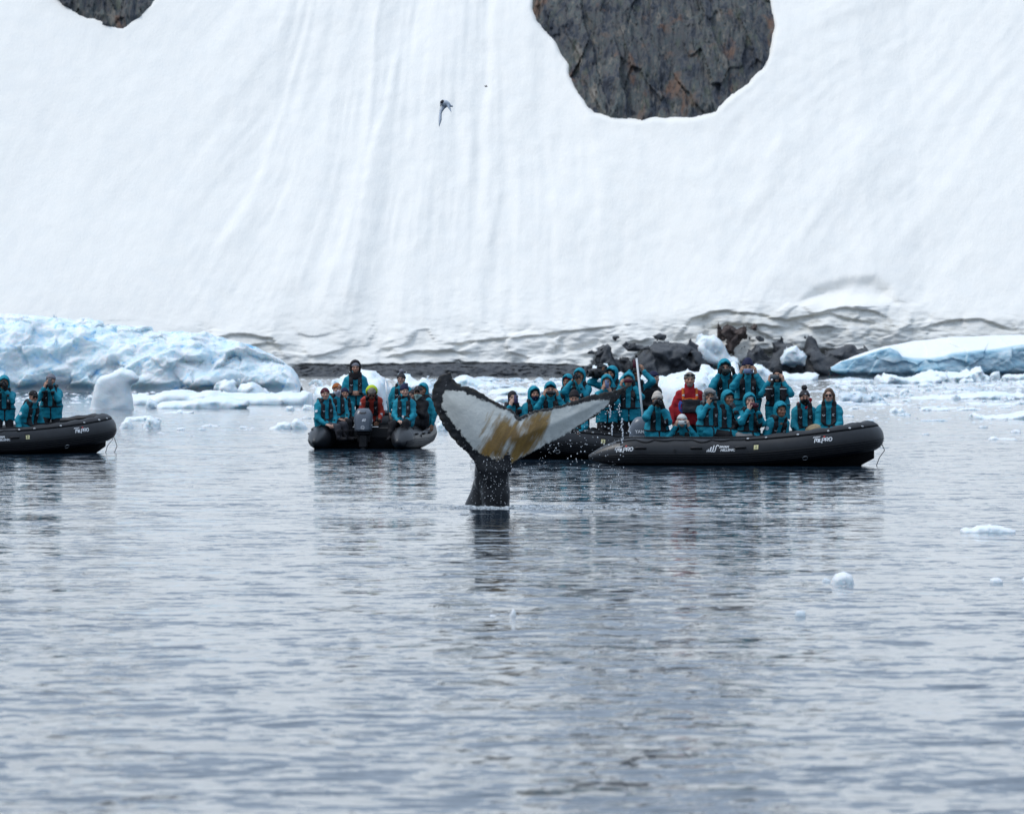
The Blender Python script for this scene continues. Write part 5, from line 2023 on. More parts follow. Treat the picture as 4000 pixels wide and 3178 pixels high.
    j.F[xi, yi, zi] += 0.014 * noise3(xx * 9, yy * 9, zz * 15, seed) + 0.009 * (1 - 2.5 * np.abs(noise3(xx * 7 + 3, yy * 7, zz * 10, seed + 40)))
    if stance == 'stand':
        X, Yy, Z = j.axes()
        hem = (P[2] - 0.140) - Z + 0.012 * np.sin(X * 30 + seed)
        j.F = np.maximum(j.F, hem.astype(np.float32))
    base = j.F.copy()
    tl = j.local(P, Rt)
    if hood == 'up':
        j.ell(hd(0, 0.028, 0.028), (0.118, 0.140, 0.142), Rh, k=0.03)
        j.ell(hd(0, 0.045, -0.07), (0.108, 0.115, 0.11), Rh, k=0.05)
        j.ell(hd(0, -0.055, -0.006), (0.090, 0.150, 0.108), Rh, k=0.012, op='s')
        j.ell(hd(0, -0.10, -0.02), (0.078, 0.10, 0.112), Rh, k=0.012, op='s')
        j.cap(hd(-0.075, -0.088, 0.085), hd(0, -0.108, 0.122), 0.016, k=0.02)
        j.cap(hd(0.075, -0.088, 0.085), hd(0, -0.108, 0.122), 0.016, k=0.02)
    V, F = j.mesh()
    jk = add('jacket', mk_mesh('jacket', V, F), CL[jacket], root)

    # ================= life vest: two front lobes, collar, belt and crotch strap
    if vest:
        vf = j.like()
        lx, ly, lz = tl
        lobes = np.maximum(np.maximum(np.abs(np.abs(lx) - 0.090) - 0.045 + 0.02 * np.clip(lz - 0.3, 0, 1), np.abs(lz - 0.275) - 0.165), ly - 0.02)
        collar = np.maximum(np.maximum(np.abs(np.abs(lx) - 0.085) - 0.05, np.abs(lz - 0.46) - 0.085), np.abs(ly - 0.03) - 0.11)
        nape = np.maximum(np.maximum(np.abs(lx) - 0.13, np.abs(lz - 0.42) - 0.085), -(ly - 0.06))
        reg = np.minimum(np.minimum(lobes, collar), nape)
        v1 = np.maximum(base - 0.030, reg)
        belt = np.maximum(np.maximum(base - 0.013, np.abs(lz - 0.115) - 0.015), np.abs(lx) - 0.24)
        armd = np.minimum.reduce([np.sqrt(sum((a - q) ** 2 for a, q in zip(j.axes(), (EL[s] * 0.6 + WR[s] * 0.4)))) for s in (-1, 1)])
        belt = np.maximum(belt, 0.11 - armd)
        strap = np.maximum(np.maximum(np.maximum(base - 0.013, np.abs(lx - 0.012) - 0.014), np.abs(lz + 0.01) - 0.14), ly)
        v1 = np.maximum(v1, 0.085 - armd)
        vf.F = np.minimum(np.minimum(v1, belt), strap).astype(np.float32)
        V, F = vf.mesh()
        vo = add('life_vest', mk_mesh('life_vest', V, F), CL['vest'], root)
        # printed V mark and small lines on the lobes, red inflation toggle
        for sx, kind in ((-0.085, 'v'), (0.09, 'l')):
            q = vf.hit(tor(sx, -0.36, 0.29), Rt @ np.array([0, 1.0, 0]))
            if q is not None:
                if kind == 'v':
                    V2, F2 = merge([strip2d([(-0.026, 0.015), (-0.006, -0.004), (0.0, -0.010)], 0.012), strip2d([(0.0, -0.010), (0.006, -0.004), (0.026, 0.015)], 0.012)])
                else:
                    V2, F2 = merge([strip2d([(-0.022, 0.03), (0.024, 0.03)], 0.007), strip2d([(-0.022, 0.012), (0.004, 0.012)], 0.012), strip2d([(-0.018, -0.006), (0.016, -0.006)], 0.007)])
                W = V2[:, [0]] * (Rt @ np.array([1.0, 0, 0])) + V2[:, [1]] * (Rt @ np.array([0, 0, 1.0])) + q - Rt @ np.array([0, 0.006, 0])
                add('vest_print', mk_mesh('vest_print', W, F2, False), CL['mark'], root)
        if seed % 3 != 1:
            q = vf.hit(tor(0.12, -0.34, 0.075), Rt @ np.array([0, 1.0, 0]))
            if q is not None:
                V2, F2 = rbox(0.016, 0.008, 0.012, 0.006)
                add('toggle', mk_mesh('toggle', V2 + q, F2), CL['redtag'], root)
    if patch:
        s = patch
        mid = SH[s] * 0.55 + EL[s] * 0.45
        view = R0.T @ np.array([0.35 * s, -1.0, 0.15])
        q = j.hit(mid + unit(view) * 0.2, -unit(view))
        if q is not None:
            fr = frame_zy(unit(EL[s] - SH[s]), -unit(view))
            a = np.linspace(0, 2 * np.pi, 17)[:-1]
            V2 = np.vstack([[0, 0, 0], np.stack([0.034 * np.cos(a), 0 * a, 0.034 * np.sin(a)], -1)])
            F2 = np.array([(0, k + 1, (k + 1) % 16 + 1) for k in range(16)])
            add('sleeve_patch', mk_mesh('sleeve_patch', V2 @ fr.T + q + unit(view) * 0.008, [F2], False), CL['mark'], root)

    # ================= trousers and boots
    lp = np.array([P, *HP.values(), *KN.values(), *AN.values()])
    t = Field(lp.min(0) - 0.2, lp.max(0) + 0.2, 0.036)
    t.cap(P + np.array([-0.05, 0.01, 0.0]), P + np.array([0.05, 0.01, 0.0]), 0.115, k=0)
    for s in (-1, 1):
        t.cap(HP[s], KN[s], 0.098 if stance != 'stand' else 0.090, 0.080 if stance != 'stand' else 0.076, k=0.04)
        t.cap(KN[s], AN[s], 0.078, 0.066, k=0.03)
    xi, yi, zi = np.nonzero(np.abs(t.F) < 0.06)
    ax = t.axes()
    t.F[xi, yi, zi] += 0.013 * noise3(ax[0][xi, 0, 0] * 9, ax[1][0, yi, 0] * 9, ax[2][0, 0, zi] * 12, seed + 5)
    V, F = t.mesh()
    add('trousers', mk_mesh('trousers', V, F), CL[trousers], root)
    for s in (-1, 1):
        q = AN[s]
        bt = Field(q - 0.25, q + 0.25, 0.026)
        bt.cap(q + np.array([0, 0, 0.10]), q + np.array([0, 0, -0.03]), 0.072, 0.055, k=0)
        bt.cap(q + np.array([0, 0.03, -0.045]), q + np.array([0.01 * s, -0.15, -0.05]), 0.044, 0.040, k=0.03)
        V, F = bt.mesh()
        add('boot', mk_mesh('boot', V, F), CL['black'], root)

    # ================= head wear
    def hf_(h=0.0105):
        return Field(H - 0.24, H + 0.24, h)

    def cutband(f, lo=None, hi=None):
        lx, ly, lz = f.local(H, Rh)
        zc = 0.028 - 0.22 * ly
        return lx, ly, lz, zc
    if hat in ('beanie', 'pom', 'tall'):
        f = hf_()
        top = {'beanie': 0.105, 'pom': 0.112, 'tall': 0.135}[hat]
        f.ell(hd(0, 0.02, 0.038), (0.093, 0.112, top), Rh, k=0)
        lx, ly, lz, zc = cutband(f)
        cuff = f.F - 0.007
        f.F = np.minimum(np.maximum(f.F, zc - lz + 0.01), np.maximum(cuff, np.abs(lz - zc - 0.022) - 0.026)).astype(np.float32)
        xi, yi, zi = np.nonzero(np.abs(f.F) < 0.03)
        ax = f.axes()
        f.F[xi, yi, zi] += 0.004 * noise3(ax[0][xi, 0, 0] * 28, ax[1][0, yi, 0] * 28, ax[2][0, 0, zi] * 28, seed)
        V, F = f.mesh()
        ho = add('beanie', mk_mesh('beanie', V, F), CL[hatcol], root)
        if hat == 'pom':
            g = Field(hd(0, 0.03, 0.185) - 0.09, hd(0, 0.03, 0.185) + 0.09, 0.008)
            g.ell(hd(0, 0.03, 0.182), (0.052, 0.052, 0.050), k=0)
            X, Yy, Z = g.axes()
            g.F = (g.F + 0.016 * noise3(X * 55, Yy * 55, Z * 55, 3)).astype(np.float32)
            V, F = g.mesh()
            add('pompom', mk_mesh('pompom', V, F), CL[pomc], ho)
        if band:
            V2, F2 = rbox(0.014, 0.004, 0.010, 0.003)
            fr = Rh
            q = f.hit(hd(0.005 if band != 'side' else -0.03, -0.2, 0.075), Rh @ np.array([0, 1.0, 0]))
            if q is not None:
                add('hat_badge', mk_mesh('hat_badge', V2 @ fr.T + q, F2), CL['mark' if band != 'side' else 'taupe'], ho)
    elif hat == 'cap':
        f = hf_()
        f.ell(hd(0, 0.018, 0.038), (0.091, 0.110, 0.100), Rh, k=0)
        lx, ly, lz, zc = cutband(f)
        f.F = np.maximum(f.F, 0.035 - 0.05 * ly - lz).astype(np.float32)
        f.ell(hd(0, -0.125, 0.048), (0.070, 0.070, 0.011), Rh, k=0.01)
        V, F = f.mesh()
        ho = add('cap', mk_mesh('cap', V, F), CL[hatcol], root)
        q = f.hit(hd(0.0, -0.25, 0.09), Rh @ np.array([0, 1.0, 0]))
        if q is not None:
            V2, F2 = rbox(0.011, 0.003, 0.011, 0.003)
            add('hat_badge', mk_mesh('hat_badge', V2 @ Rh.T + q, F2), CL['lilac'], ho)
    elif hat == 'fur':
        f = hf_()
        f.ell(hd(0, 0.02, 0.05), (0.104, 0.122, 0.105), Rh, k=0)
        f.cap(hd(-0.07, -0.075, 0.075), hd(0.07, -0.075, 0.075), 0.036, k=0.03)
        for s in (-1, 1):
            f.cap(hd(0.097 * s, 0.0, 0.03), hd(0.100 * s, -0.025, -0.10), 0.030, 0.026, k=0.03)
        f.ell(hd(0, -0.085, -0.02), (0.074, 0.10, 0.085), Rh, k=0.01, op='s')
        X, Yy, Z = f.axes()
        f.F = (f.F + 0.010 * noise3(X * 60, Yy * 60, Z * 60, 3)).astype(np.float32)
        V, F = f.mesh()
        add('fur_hat', mk_mesh('fur_hat', V, F), CL['fur'], root)
    elif hat in ('balaclava', 'under_hood'):
        f = hf_()
        f.ell(hd(0, 0.018, 0.030), (0.089, 0.110, 0.112), Rh, k=0)
        f.ell(hd(0, -0.012, -0.05), (0.078, 0.088, 0.085), Rh, k=0.04)
        f.cap(hd(0, 0.02, -0.08), hd(0, 0.03, -0.17), 0.075, 0.085, k=0.04)
        cz, rz = (0.012, 0.052) if hat == 'balaclava' else (-0.018, 0.078)
        f.ell(hd(0, -0.11, cz), (0.058, 0.085, rz), Rh, k=0.01, op='s')
        V, F = f.mesh()
        add('balaclava', mk_mesh('balaclava', V, F), CL[hatcol], root)
    elif hat == 'headband':
        f = hf_()
        f.ell(hd(0, 0.018, 0.034), (0.087, 0.108, 0.106), Rh, k=0)
        lx, ly, lz, zc = cutband(f)
        f.F = np.maximum(f.F, 0.040 - 0.15 * ly - lz).astype(np.float32)
        V, F = f.mesh()
        add('headband', mk_mesh('headband', V, F), CL[hatcol], root)
    if hairc:
        f = hf_()
        f.ell(hd(0, 0.022, 0.034), (0.090, 0.112, 0.112), Rh, k=0)
        for s in (-1, 1):
            f.cap(hd(0.078 * s, 0.01, 0.02), hd(0.088 * s, -0.005, -0.13), 0.032, 0.030, k=0.03)
        f.cap(hd(0, 0.08, 0.0), hd(0, 0.085, -0.14), 0.06, k=0.03)
        f.ell(hd(0, -0.095, -0.015), (0.068, 0.095, 0.108), Rh, k=0.01, op='s')
        X, Yy, Z = f.axes()
        f.F = (f.F + 0.005 * noise3(X * 60, Yy * 60, Z * 14, 3)).astype(np.float32)
        V, F = f.mesh()
        add('hair', mk_mesh('hair', V, F), CL[hairc], root)
    if mask:
        f = hf_()
        f.ell(hd(0, -0.018, -0.045), (0.072, 0.087, 0.085), Rh, k=0)
        f.cap(hd(0, -0.088, -0.02), hd(0, -0.098, -0.032), 0.022, k=0.05)
        f.cap(hd(0, 0.005, -0.08), hd(0, 0.025, -0.145), 0.074, 0.080, k=0.04)
        lx, ly, lz = f.local(H, Rh)
        topz = {'low': -0.085, 'mouth': -0.045}.get(mask[1], -0.008)
        f.F = np.maximum(f.F, lz - topz + 0.10 * (ly + 0.09)).astype(np.float32)
        V, F = f.mesh()
        add('neck_gaiter', mk_mesh('neck_gaiter', V, F), CL[mask[0]], root)
    if glasses == 'sun':
        f = Field(H - 0.15, H + 0.15, 0.0062)
        for s in (-1, 1):
            f.ell(hd(0.033 * s, -0.101, 0.009), (0.029, 0.012, 0.022), Rh, k=0.004)
            f.cap(hd(0.062 * s, -0.094, 0.014), hd(0.083 * s, 0.0, 0.012), 0.0058, k=0.004)
        f.cap(hd(-0.012, -0.108, 0.014), hd(0.012, -0.108, 0.014), 0.006, k=0.004)
        V, F = f.mesh()
        add('sunglasses', mk_mesh('sunglasses', V, F), CL['lens'], root)
    elif glasses == 'clear':
        parts = []
        for s in (-1, 1):
            V2, F2 = ring(0.024, 0.0028, 14, 5)
            V2 = V2[:, [0, 2, 1]] * np.array([1.15, 1, 1])
            parts.append((np.array([hd(v[0] + 0.033 * s, v[1] - 0.106, v[2] + 0.008) for v in V2]), F2))
        V, F = merge(parts)
        add('glasses', mk_mesh('glasses', V, F), CL['charcoal'], root)
    elif glasses == 'goggles_up':
        f = Field(H - 0.2, H + 0.2, 0.007)
        for s in (-1, 1):
            f.ell(hd(0.036 * s, -0.088, 0.092), (0.034, 0.014, 0.022), Rh, k=0.006)
        f.cap(hd(-0.07, -0.07, 0.092), hd(-0.092, 0.0, 0.085), 0.010, k=0.01)
        f.cap(hd(0.07, -0.07, 0.092), hd(0.092, 0.0, 0.085), 0.010, k=0.01)
        V, F = f.mesh()
        add('goggles', mk_mesh('goggles', V, F), CL['lens'], root)
    M = {'R0': R0, 'loc': root_loc, 'sc': sc, 'H': H, 'Rh': Rh, 'WR': WR, 'tor': tor, 'hd': hd, 'yawm': yawm, 'j': j, 'Rt': Rt, 'N': N, 'P': P, 'root': root, 'HF': HF}
    M['world'] = lambda p: root_loc + R0 @ np.asarray(p) * sc
    return M


# ---- things held in the hands
PH = {'black': plain('phone_black', (0.012, 0.012, 0.014), 0.25, 0.1), 'purple': plain('phone_purple', (0.075, 0.06, 0.14), 0.3, 0.1), 'blue': plain('phone_blue', (0.17, 0.22, 0.36), 0.3, 0.1),
      'maroon': plain('phone_maroon', (0.10, 0.010, 0.025), 0.35, 0.1), 'white': plain('phone_white', (0.66, 0.70, 0.68), 0.3, 0.05), 'grey': plain('phone_grey', (0.10, 0.115, 0.125), 0.3, 0.1),
      'green': plain('phone_dark_green', (0.022, 0.028, 0.026), 0.35, 0.1)}
CAM_BLACK = plain('camera_black', (0.010, 0.010, 0.011), 0.4, 0.2)
GLASS = plain('lens_glass', (0.012, 0.014, 0.022), 0.06, 0.1, spec=0.8)


def hand_off(m, name, label, cat, place, R, group=None):
    o = bpy.data.objects.new(name, None)
    COL.objects.link(o)
    o.location = m['world'](place)
    A = m['R0'] @ R
    o.rotation_euler = Matrix(A.tolist()).to_euler()
    o.scale = (m['sc'],) * 3
    return tag(o, label, cat, group)


def phone(m, label, color, upright=False, off=(0, -0.255, -0.005), tilt=0, dy=0.0):
    c = m['H'] + m['yawm'] @ np.array(off)
    R = m['yawm'] @ roty(tilt)
    o = hand_off(m, 'phone', label, 'phone', c, R, 'phones held up to film')
    hx, hz = (0.038, 0.078) if upright else (0.078, 0.038)
    V, F = rbox(hx, 0.0055, hz, 0.004)
    add('phone_body', mk_mesh('phone_body', V, F), PH[color], o)
    cx, cz = (0.016, 0.055) if upright else (0.055, 0.016)
    V, F = rbox(0.017, 0.003, 0.017, 0.003, (cx, -0.008, cz))
    cm = add('camera_bump', mk_mesh('camera_bump', V, F), CAM_BLACK if color != 'black' else PH['grey'], o)
    for k in range(3):
        V, F = ring(0.0042, 0.002, 10, 4)
        add('lens', mk_mesh('lens', V[:, [0, 2, 1]] + np.array([cx + (-0.007, 0.007, 0)[k], -0.012, cz + (0.007, 0.007, -0.007)[k]]), F), STEEL, cm)
    return o


def dslr(m, label, off=(-0.01, -0.19, -0.005), tele=0.0, R=None, place=None):
    c = m['H'] + m['yawm'] @ np.array(off) if place is None else place
    o = hand_off(m, 'camera', label, 'camera', c, m['yawm'] if R is None else R, 'cameras held by passengers')
    V, F = merge([rbox(0.068, 0.032, 0.042, 0.012), rbox(0.026, 0.026, 0.020, 0.008, (0, 0, 0.052)), rbox(0.020, 0.045, 0.042, 0.012, (-0.055, -0.01, -0.002))])
    add('camera_body', mk_mesh('camera_body', V, F), CAM_BLACK, o)
    L = 0.085 + tele
    n = 20
    th = np.arange(n) * 2 * np.pi / n
    secs = []
    for y, r in ((0, 0.036), (-0.03, 0.038), (-0.032, 0.042), (-L * 0.8, 0.042), (-L * .8 - .002, 0.045), (-0.03 - L, 0.045), (-0.03 - L, 0.036), (-0.02 - L, 0.034)):
        secs.append(np.stack([0.008 + r * np.cos(th), np.full(n, y - 0.02), r * np.sin(th)], -1))
    V, F = loft(secs)
    add('lens_barrel', mk_mesh('lens_barrel', V, F), CL['white'] if tele > 0.1 else CAM_BLACK, o)
    V, F = loft([np.stack([0.008 + r * np.cos(th), np.full(n, -0.045 - L + 0.008 * (r > 0.02)), r * np.sin(th)], -1) for r in (0.034, 0.018, 0.004)])
    add('front_lens', mk_mesh('front_lens', V, F), GLASS, o)
    return o

# ------------------------------------------------------------------ left boat (7)
yL = 132.6
m = person((16, 1497), yL + 1.0, 'hooded teal parka, person standing at the left edge behind a black camera', 'stand', heading=4, arms='camera', hood='up', face='tan', gloves='black', pitch=4)
dslr(m, 'black camera raised by the hooded person at the left edge')
m = person((131, 1551), yL + 0.45, 'seated white bearded man with black cap and sunglasses leaning on the left boat tube', 'sit', heading=75, twist=-28, lean=24, yaw=-22, pitch=6, arms='brace',
           hat='cap', hatcol='black', glasses='sun', beard=(0.50, 0.48, 0.46), face='light', gloves='greyglove', patch=-1)
m = person((198, 1486), yL + 1.0, 'person in teal parka and grey beanie standing with a phone in the left boat', 'stand', heading=-6, arms='phone_up', hat='beanie', hatcol='grey', face='light', gl2='black', patch=-1)
phone(m, 'black phone held upright by the person in the grey beanie on the left boat', 'grey', True, off=(0.035, -0.275, -0.03))

# ------------------------------------------------------------------ boat seen from astern
yS = 139.0
m = person((1651, 1524), yS + 2.6, 'person with teal hood up at the right rim behind the dark jacketed man', 'sit', heading=-60, twist=20, hood='up', arms='side', face='tan', yaw=20, glasses=None)
m = person((1612, 1545), yS + 2.0, 'half hidden person in dark beanie behind the seated man in navy beanie', 'sit', heading=-75, twist=20, hat='beanie', hatcol='charcoal', arms='chest', face='light', yaw=20, sc=0.95)
m = person((1633, 1531), yS + 1.5, 'man in black jacket, cap, sunglasses and mint neck gaiter holding a long lens', 'sit', heading=-45, twist=10, yaw=25, hat='cap', hatcol='charcoal', glasses='sun', jacket='black',
           mask=('mint', 'mouth'), arms='camera_low', face='tan', vest=False, gloves=None)
dslr(m, 'camera with long pale lens held by the man in the black jacket', tele=0.13, place=m['tor'](-0.04, -0.38, 0.35), R=m['Rt'] @ rotz(-35))
m = person((1388, 1438), yS + 2.6, 'bearded man with black hood over grey beanie standing tall in the stern boat', 'stand', heading=4, hat='beanie', hatcol='grey', arms='chest', beard=(0.05, 0.035, 0.03), face='light', sc=1.04, floor=0.2)
f = Field(m['H'] - 0.3, m['H'] + 0.24, 0.009)
f.ell(m['hd'](0, 0.03, 0.03), (0.122, 0.135, 0.150), m['Rh'], k=0)
f.cap(m['hd'](0, 0.02, -0.09), m['hd'](0, 0.03, -0.17), 0.105, 0.11, k=0.04)
f.ell(m['hd'](0, -0.075, 0.012), (0.094, 0.155, 0.122), m['Rh'], k=0.012, op='s')
V, F = f.mesh()
add('hood', mk_mesh('hood', V, F), CL['brown_hat'], m['root'])
m = person((1567, 1482), yS + 2.2, 'woman with glasses and grey bobble hat at the right of the stern boat', 'stand', heading=-10, hat='pom', hatcol='charcoal', pomc='grey', glasses='clear', mask=('lilac', 'low'), arms='side', face='pale', sc=0.96, floor=0.2)
m = person((1346, 1538), yS + 1.7, 'woman in navy beanie and black gaiter beside the orange beanie', 'sit', heading=55, twist=-30, lean=8, yaw=-15, hat='beanie', hatcol='navy', mask=('black', 'low'), arms='lap', face='light', sc=0.95)
m = person((1317, 1521), yS + 1.2, 'person in rust orange beanie with a pale face gaiter', 'sit', heading=60, twist=-30, lean=4, yaw=-5, hat='beanie', hatcol='rust', band='y', mask=('lilac', 'up'), arms='lap', face='light')
m = person((1270, 1540), yS + 0.6, 'smiling woman in maroon beanie seated on the left tube of the stern boat', 'sit', heading=62, twist=-34, lean=6, yaw=-18, hat='beanie', hatcol='maroon', band='side', arms='lap', face='pale', trousers='jeans', patch=-1)
m = person((1452, 1534), yS + 1.15, 'driver in orange red jacket with yellow hood bending over the stern engine', 'stand', heading=2, lean=34, pitch=40, hat='beanie', hatcol='taupe', arms='work', jacket='orange_red', face='tan', glasses='sun', hood='none', sc=0.98)
# the driver's bright hood, stood up behind the beanie, and the reflective patches
f = Field(m['H'] - 0.3, m['H'] + 0.3, 0.010)
f.ell(m['hd'](0, 0.055, 0.005), (0.130, 0.115, 0.150), m['Rh'], k=0)
f.ell(m['hd'](0, -0.02, -0.02), (0.106, 0.150, 0.140), m['Rh'], k=0.02, op='s')
V, F = f.mesh()
add('hood', mk_mesh('hood', V, F), CL['yellow'], m['root'])
for s in (-1, 1):
    for t0, where in ((0.25, 'u'), (0.75, 'f')):
        a = m['tor'](0.172 * s, 0, 0.415)
        q0 = a * (1 - t0) + m['WR'][s] * t0 + np.array([0.05 * s, 0, 0.0])
        q = m['j'].hit(q0 + np.array([0.08 * s, -0.22, 0.02]), np.array([-0.3 * s, 1.0, 0]))
        if q is not None:
            V, F = rbox(0.026, 0.005, 0.036, 0.004)
            add('reflector', mk_mesh('reflector', V @ (rotz(-20 * s)).T + q, F), CL['reflect'], m['root'])
m = person((1580, 1529), yS + 0.45, 'man in navy beanie and black gaiter on the right tube of the stern boat', 'sit', heading=-15, twist=12, lean=3, yaw=18, hat='tall', hatcol='navy', mask=('black', 'low'), arms='lap', face='pale')
V, F = rbox(0.022, 0.003, 0.034, 0.003)
q = m['j'].hit(m['tor'](-0.01, -0.4, 0.10), m['Rt'] @ np.array([0, 1.0, 0]))
add('card', mk_mesh('card', V + q + np.array([0, -0.03, 0]), F), CL['mark'], m['root'])

# ------------------------------------------------------------------ boat behind the tail (2)
y2 = 124.7
m = person((2555, 1477), y2 + 1.6, 'woman in navy blue beanie and black jacket looking right behind the white mast', 'stand', heading=50, yaw=0, hat='beanie', hatcol='navy', jacket='black', arms='pocket', face='pale', vest=False, sc=0.98)
m = person((2486, 1466), y2 + 1.5, 'person in sunglasses lifting a phone with both arms beside the white mast', 'stand', heading=0, arms='raised', glasses='sun', hat='beanie', hatcol='black', beard=(0.16, 0.13, 0.11), face='tan', gloves='black', gl2='', sc=1.02)
phone(m, 'maroon phone lifted overhead by the person in sunglasses', 'maroon', True, off=(-0.03, -0.20, 0.215))
m = person((2389, 1461), y2 + 1.7, 'hooded person shouldering a large video camera in the middle of boat 2', 'stand', heading=-10, arms='shoulder_cam', hood='up', hat='under_hood', hatcol='black', face='tan', yaw=-15)
o = hand_off(m, 'video_camera', 'large black video camera on the hooded person\'s shoulder', 'camera', m['hd'](-0.17, -0.13, 0.015), m['yawm'] @ rotz(-48))
V, F = merge([rbox(0.080, 0.16, 0.095, 0.02), rbox(0.06, 0.09, 0.035, 0.015, (0, 0.03, 0.115)), rbox(0.02, 0.11, 0.014, 0.01, (0, -0.01, 0.155))])
add('camera_body', mk_mesh('camera_body', V, F), CAM_BLACK, o)
n = 18
th = np.arange(n) * 2 * np.pi / n
V, F = loft([np.stack([r * np.cos(th), np.full(n, y), r * np.sin(th)], -1) for y, r in ((-0.15, 0.05), (-0.20, 0.052), (-0.202, 0.068), (-0.27, 0.072), (-0.27, 0.055), (-0.25, 0.05))])
add('lens_barrel', mk_mesh('lens_barrel', V, F), CAM_BLACK, o)
V, F = rbox(0.03, 0.03, 0.03, 0.01, (0.09, -0.06, 0.03))
add('viewfinder', mk_mesh('viewfinder', V, F), CAM_BLACK, o)
m = person((2217, 1492), y2 + 1.6, 'person with teal hood over a red hat behind the camera user in boat 2', 'stand', heading=-12, hood='up', hat='headband', hatcol='red', arms='chest', face='tan', sc=0.97, yaw=-8, floor=0.2)
m = person((2263, 1470), y2 + 1.2, 'hooded person standing in boat 2 shooting with a black camera', 'stand', heading=-12, hood='up', arms='camera', face='tan', sc=1.0, floor=0.2)
dslr(m, 'black camera raised by the hooded person standing in boat 2', tele=0.04)
m = person((2002, 1554), y2 + 0.9, 'person in black hood filming with a purple phone left of the tail notch', 'sit', heading=10, hat='under_hood', hatcol='brown_hat', arms='phone_up', gl2='black', face='pale')
phone(m, 'purple phone held by the person in the black hood', 'purple', True, off=(0.02, -0.27, -0.02))
m = person((2087, 1540), y2 + 0.9, 'person in teal hood and navy neck gaiter watching above the tail notch', 'sit', heading=10, hood='up', hat='under_hood', hatcol='black', mask=('navy', 'mouth'), arms='lap', face='light', pitch=-4, yaw=6)
m = person((2150, 1524), y2 + 1.0, 'hooded person holding a dark phone sideways with both hands above the tail', 'sit', heading=2, hood='up', hat='headband', hatcol='black', arms='phone2', face='light', sc=1.03)
phone(m, 'dark phone held sideways above the right half of the tail', 'black', False, off=(0, -0.27, -0.045))
m = person((2243, 1556), y2 + 0.4, 'bowed person in dark brown beanie low behind the right fluke', 'sit', heading=100, twist=-100, lean=12, pitch=10, hat='tall', hatcol='brown_hat', arms='lap', face='light', sc=1.0)
m = person((2370, 1494), y2 + 0.7, 'hooded woman standing with a pale blue phone over the right fluke', 'stand', heading=0, hood='up', arms='phone_up', face='light', sc=0.98, patch=-1)
phone(m, 'pale blue phone held upright by the hooded woman over the right fluke', 'blue', True, off=(0.0, -0.27, -0.03))
m = person((2455, 1486), y2 + 0.8, 'hooded person standing behind a maroon phone at the tip of the right fluke', 'stand', heading=-6, hood='up', arms='phone2', gl2='black', face='light', sc=1.0)
phone(m, 'maroon phone held sideways at the tip of the right fluke', 'maroon', False, off=(0.02, -0.27, 0.0))

# ------------------------------------------------------------------ front boat (1)
y1 = 117.3
m = person((2694, 1485), y1 + 1.0, 'grey bearded man in red jacket with orange straps standing in the front boat', 'stand', heading=4, hat='beanie', hatcol='taupe', glasses='goggles_up', jacket='red', arms='side', beard=(0.20, 0.18, 0.17),
           face='light', vest=False, sc=1.05, floor=0.1, hood='none')
# chest pack, shoulder straps and a coil of blue cord
j = m['j']
g = j.like()
lx, ly, lz = g.local(m['P'], m['Rt'])
g.F = np.maximum(np.maximum(np.maximum(j.F - 0.045, np.abs(lx - 0.02) - 0.155), np.abs(lz - 0.20) - 0.115), ly + 0.01).astype(np.float32)
V, F = g.mesh()
add('chest_pack', mk_mesh('chest_pack', V, F), CL['charcoal'], m['root'])
for s in (-1, 1):
    g.F = np.maximum(np.maximum(np.maximum(j.F - 0.022, np.abs(lx - s * 0.115) - 0.024), np.abs(lz - 0.40) - 0.10), ly - 0.10).astype(np.float32)
    V, F = g.mesh()
    st = add('shoulder_strap', mk_mesh('shoulder_strap', V, F), CL['orange'], m['root'])
    q = j.hit(m['tor'](s * 0.115, -0.36, 0.38), m['Rt'] @ np.array([0, 1.0, 0]))
    if q is not None:
        V, F = rbox(0.020, 0.004, 0.016, 0.004)
        add('buckle', mk_mesh('buckle', V + q + np.array([0, -0.024, 0]), F), CL['reflect'], st)
g.F = np.maximum(np.maximum(np.maximum(j.F - 0.040, np.abs(lz - 0.325 + 0.12 * np.abs(lx)) - 0.012), np.abs(lx) - 0.14), ly).astype(np.float32)
V, F = g.mesh()
add('pack_trim', mk_mesh('pack_trim', V, F), CL['orange'], m['root'])
BLUE_CORD = plain('blue_cord', (0.02, 0.10, 0.42), 0.6, 0.2)
q = j.hit(m['tor'](-0.155, -0.36, 0.2), m['Rt'] @ np.array([0, 1.0, 0]))
parts = []
for k in range(4):
    a = np.linspace(0, 2 * np.pi, 15)
    L = np.stack([0.028 * np.cos(a) + 0.008 * k - 0.01, np.full(15, -0.02 - 0.006 * k), 0.085 * np.sin(a) - 0.01 * k], -1)
    parts.append(tube_path(L + q, 0.006, 5))
V, F = merge(parts)
add('cord_coil', mk_mesh('cord_coil', V, F), BLUE_CORD, m['root'])

